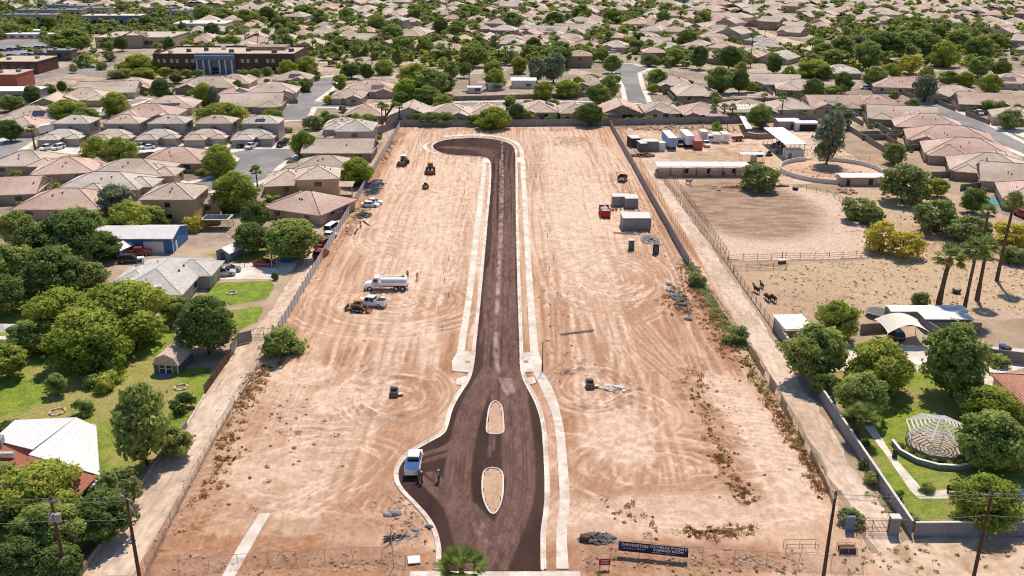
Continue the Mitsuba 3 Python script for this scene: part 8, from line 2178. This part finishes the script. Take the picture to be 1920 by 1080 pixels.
for n_, (y_, x_, rot, i, j) in enumerate(cand):
    w_, d_ = rr.uniform(13.5, 17), rr.uniform(14, 18)
    rf = rr.choice(['tan', 'tan', 'pink', 'pink', 'grey'] if x_ > -100 else ['tan', 'pink', 'grey', 'grey', 'tan']); st = 2 if rr.random() < .14 else 1
    wl = rr.choice(['stucco_tan', 'stucco_brown', 'stucco_pale', 'stucco_grey'])
    kd = 'gable' if rr.random() < .3 else 'hip'
    s_ = (-1) ** n_
    wg = [(s_ * w_ * .22, -d_ * .34 * (1 if rr.random() < .5 else -1), w_ * .45, d_ * .6, 2.9, 'gable_y' if rr.random() < .5 else 'hip')]
    if n_ < n_near:
        house(x_, y_, w_, d_, rot, st, rf, wl, kd, wg, detail=0 if n_ > 90 else 1)
    else:
        fm = MB(); cm = MB(); bm = MB()
        for cx_, cy_, bw_, bd_, bh_, bk_ in [(0, 0, w_, d_, 2.9 * st, kd)] + wg:
            bm.box((cx_, cy_, bh_ / 2), (bw_, bd_, bh_)); roof_parts(fm, cm, cx_, cy_, bw_, bd_, bh_, bk_)
        bm.turn(x_, y_, rot); fm.turn(x_, y_, rot)
        far_w.add(*bm.get()); far_r[rf].add(*fm.get())
key = new('distant_houses'); labels[key] = {'label': 'houses of the farthest rows, too small to tell apart', 'category': 'houses', 'kind': 'stuff'}
put(key, 'wall', far_w, 'm_stucco_tan')
for q, mb in far_r.items():
    put(key, 'roof', mb, 'm_roof_' + q)
# trees between the houses: the nearer ones each by itself, the rest as one
n_tree = sum(1 for k, v in labels.items() if v.get('category') == 'tree')
tc = []
for i in range(6500):
    y_ = 400 + 660 * rr.random() ** .8; px = rr.uniform(-30, 1950)
    x_ = (px - VP_X) / CAM_F * (y_ * math.cos(PITCH) + CAM_H * math.sin(PITCH)); p = np.array([x_, y_]); py = PX(x_, y_)[1]
    if py > 128 or any(z_.contains(Point(p)) for z_ in (zone[0], zone[4])) or (zone[2].contains(Point(p)) and rr.random() < .8):
        continue
    dens = .5 if zone[1].contains(Point(p)) else .8 if zone[5].contains(Point(p)) else .42 if px > 1280 else .62
    if np.hypot(*(spots - p).T).min() < (7.6 if rr.random() < .8 else 6) or rr.random() > dens:
        continue
    tc.append((y_, x_))
tc.sort()
room = max(0, 296 - n_tree)
crowns = {q: MB() for q in (0, 1, 2)}
low = [crown_mesh(900 + q, 12, 260, .115, ('round', 'wide', 'ball')[q])[:2] for q in range(3)]
pick = set(int(q) for q in np.linspace(0, max(0, min(len(tc), 2 * room) - 1), room))
for n_, (y_, x_) in enumerate(tc):
    w_ = rr.uniform(3.5, 9.5) if rr.random() < .75 else rr.uniform(8, 12); h_ = w_ * rr.uniform(.65, .95)
    if n_ < room:
        grow(rr.choice(['bright', 'bright', 'green', 'green', 'olive', 'olive', 'grey']), x_, y_, w_, h_)
    else:
        q = int(rr.integers(0, 3)); v, f = low[q]; a_ = rr.uniform(0, 6.28)
        vv = np.c_[(v[:, 0] * math.cos(a_) - v[:, 1] * math.sin(a_)) * w_ * 1.1 + x_, (v[:, 0] * math.sin(a_) + v[:, 1] * math.cos(a_)) * w_ * 1.1 + y_, v[:, 2] * h_]
        crowns[q].add(vv, f)
key = new('distant_trees'); labels[key] = {'label': 'trees among the farthest rows of houses, reading as one mass', 'category': 'trees', 'kind': 'stuff'}
for q, mb in crowns.items():
    if mb.n:
        put(key, 'crown', mb, ('m_leaf_green', 'm_leaf_bright', 'm_leaf_olive')[q])
if HAZE:
    scene['haze'] = {'type': 'cube', 'to_world': T().translate([0, 2600, 35]).scale([2700, 2650, 36.5]), 'bsdf': {'type': 'null'}, 'interior': {'type': 'ref', 'id': 'air'}}
    labels['haze'] = {'kind': 'stuff'}
# ---------------------------------------------------------------- labels of the many houses and trees, told apart by their place in a row
ORD = 'first second third fourth fifth sixth seventh eighth ninth tenth eleventh twelfth thirteenth fourteenth fifteenth sixteenth seventeenth eighteenth nineteenth twentieth'.split()
BANDS = [(0, 300, 'below the back wall'), (300, 345, 'level with the back wall'), (345, 375, 'just beyond the back wall'), (375, 405, 'one row beyond the back wall'), (405, 440, 'two rows beyond the back wall'), (440, 480, 'level with the brick office'), (480, 530, 'just beyond the brick office'),
         (530, 590, 'one row beyond the brick office'), (590, 660, 'well beyond the brick office'), (660, 740, 'far beyond the brick office'), (740, 840, 'near the top of the view'), (840, 9999, 'at the very top of the view')]


def ordinal(i):
    return ORD[i] if i < 20 else f'{i + 1}th' if (i + 1) % 10 not in (1, 2, 3) else f'{i + 1}' + {1: 'st', 2: 'nd', 3: 'rd'}[(i + 1) % 10]


rows_ = {}
for key, desc, x, y in auto:
    b = next(i for i, q in enumerate(BANDS) if q[0] <= y < q[1])
    side = 'left of the lot' if x < -42 and y < 340 else 'right of the lot' if x > 42 and y < 340 else ''
    rows_.setdefault((desc, b, side), []).append((PX(x, y)[0], key))
for (desc, b, side), items in rows_.items():
    for i, (_, key) in enumerate(sorted(items)):
        where = BANDS[b][2]
        labels[key]['label'] = f'{desc} {where}' + (f', {side}' if side else '') + (f', {ordinal(i)} from left' if len(items) > 1 else '')
        labels[key].setdefault('group', {'house': 'houses of the suburb', 'tree': 'trees of the suburb', 'palm tree': 'palms of the suburb', 'shrub': 'shrubs of the suburb'}.get(labels[key]['category'], labels[key]['category'] + 's of the suburb'))
for key in [k for k, v in labels.items() if not v.get('label') and 'category' in v]:
    labels[key]['label'] = labels[key]['category']
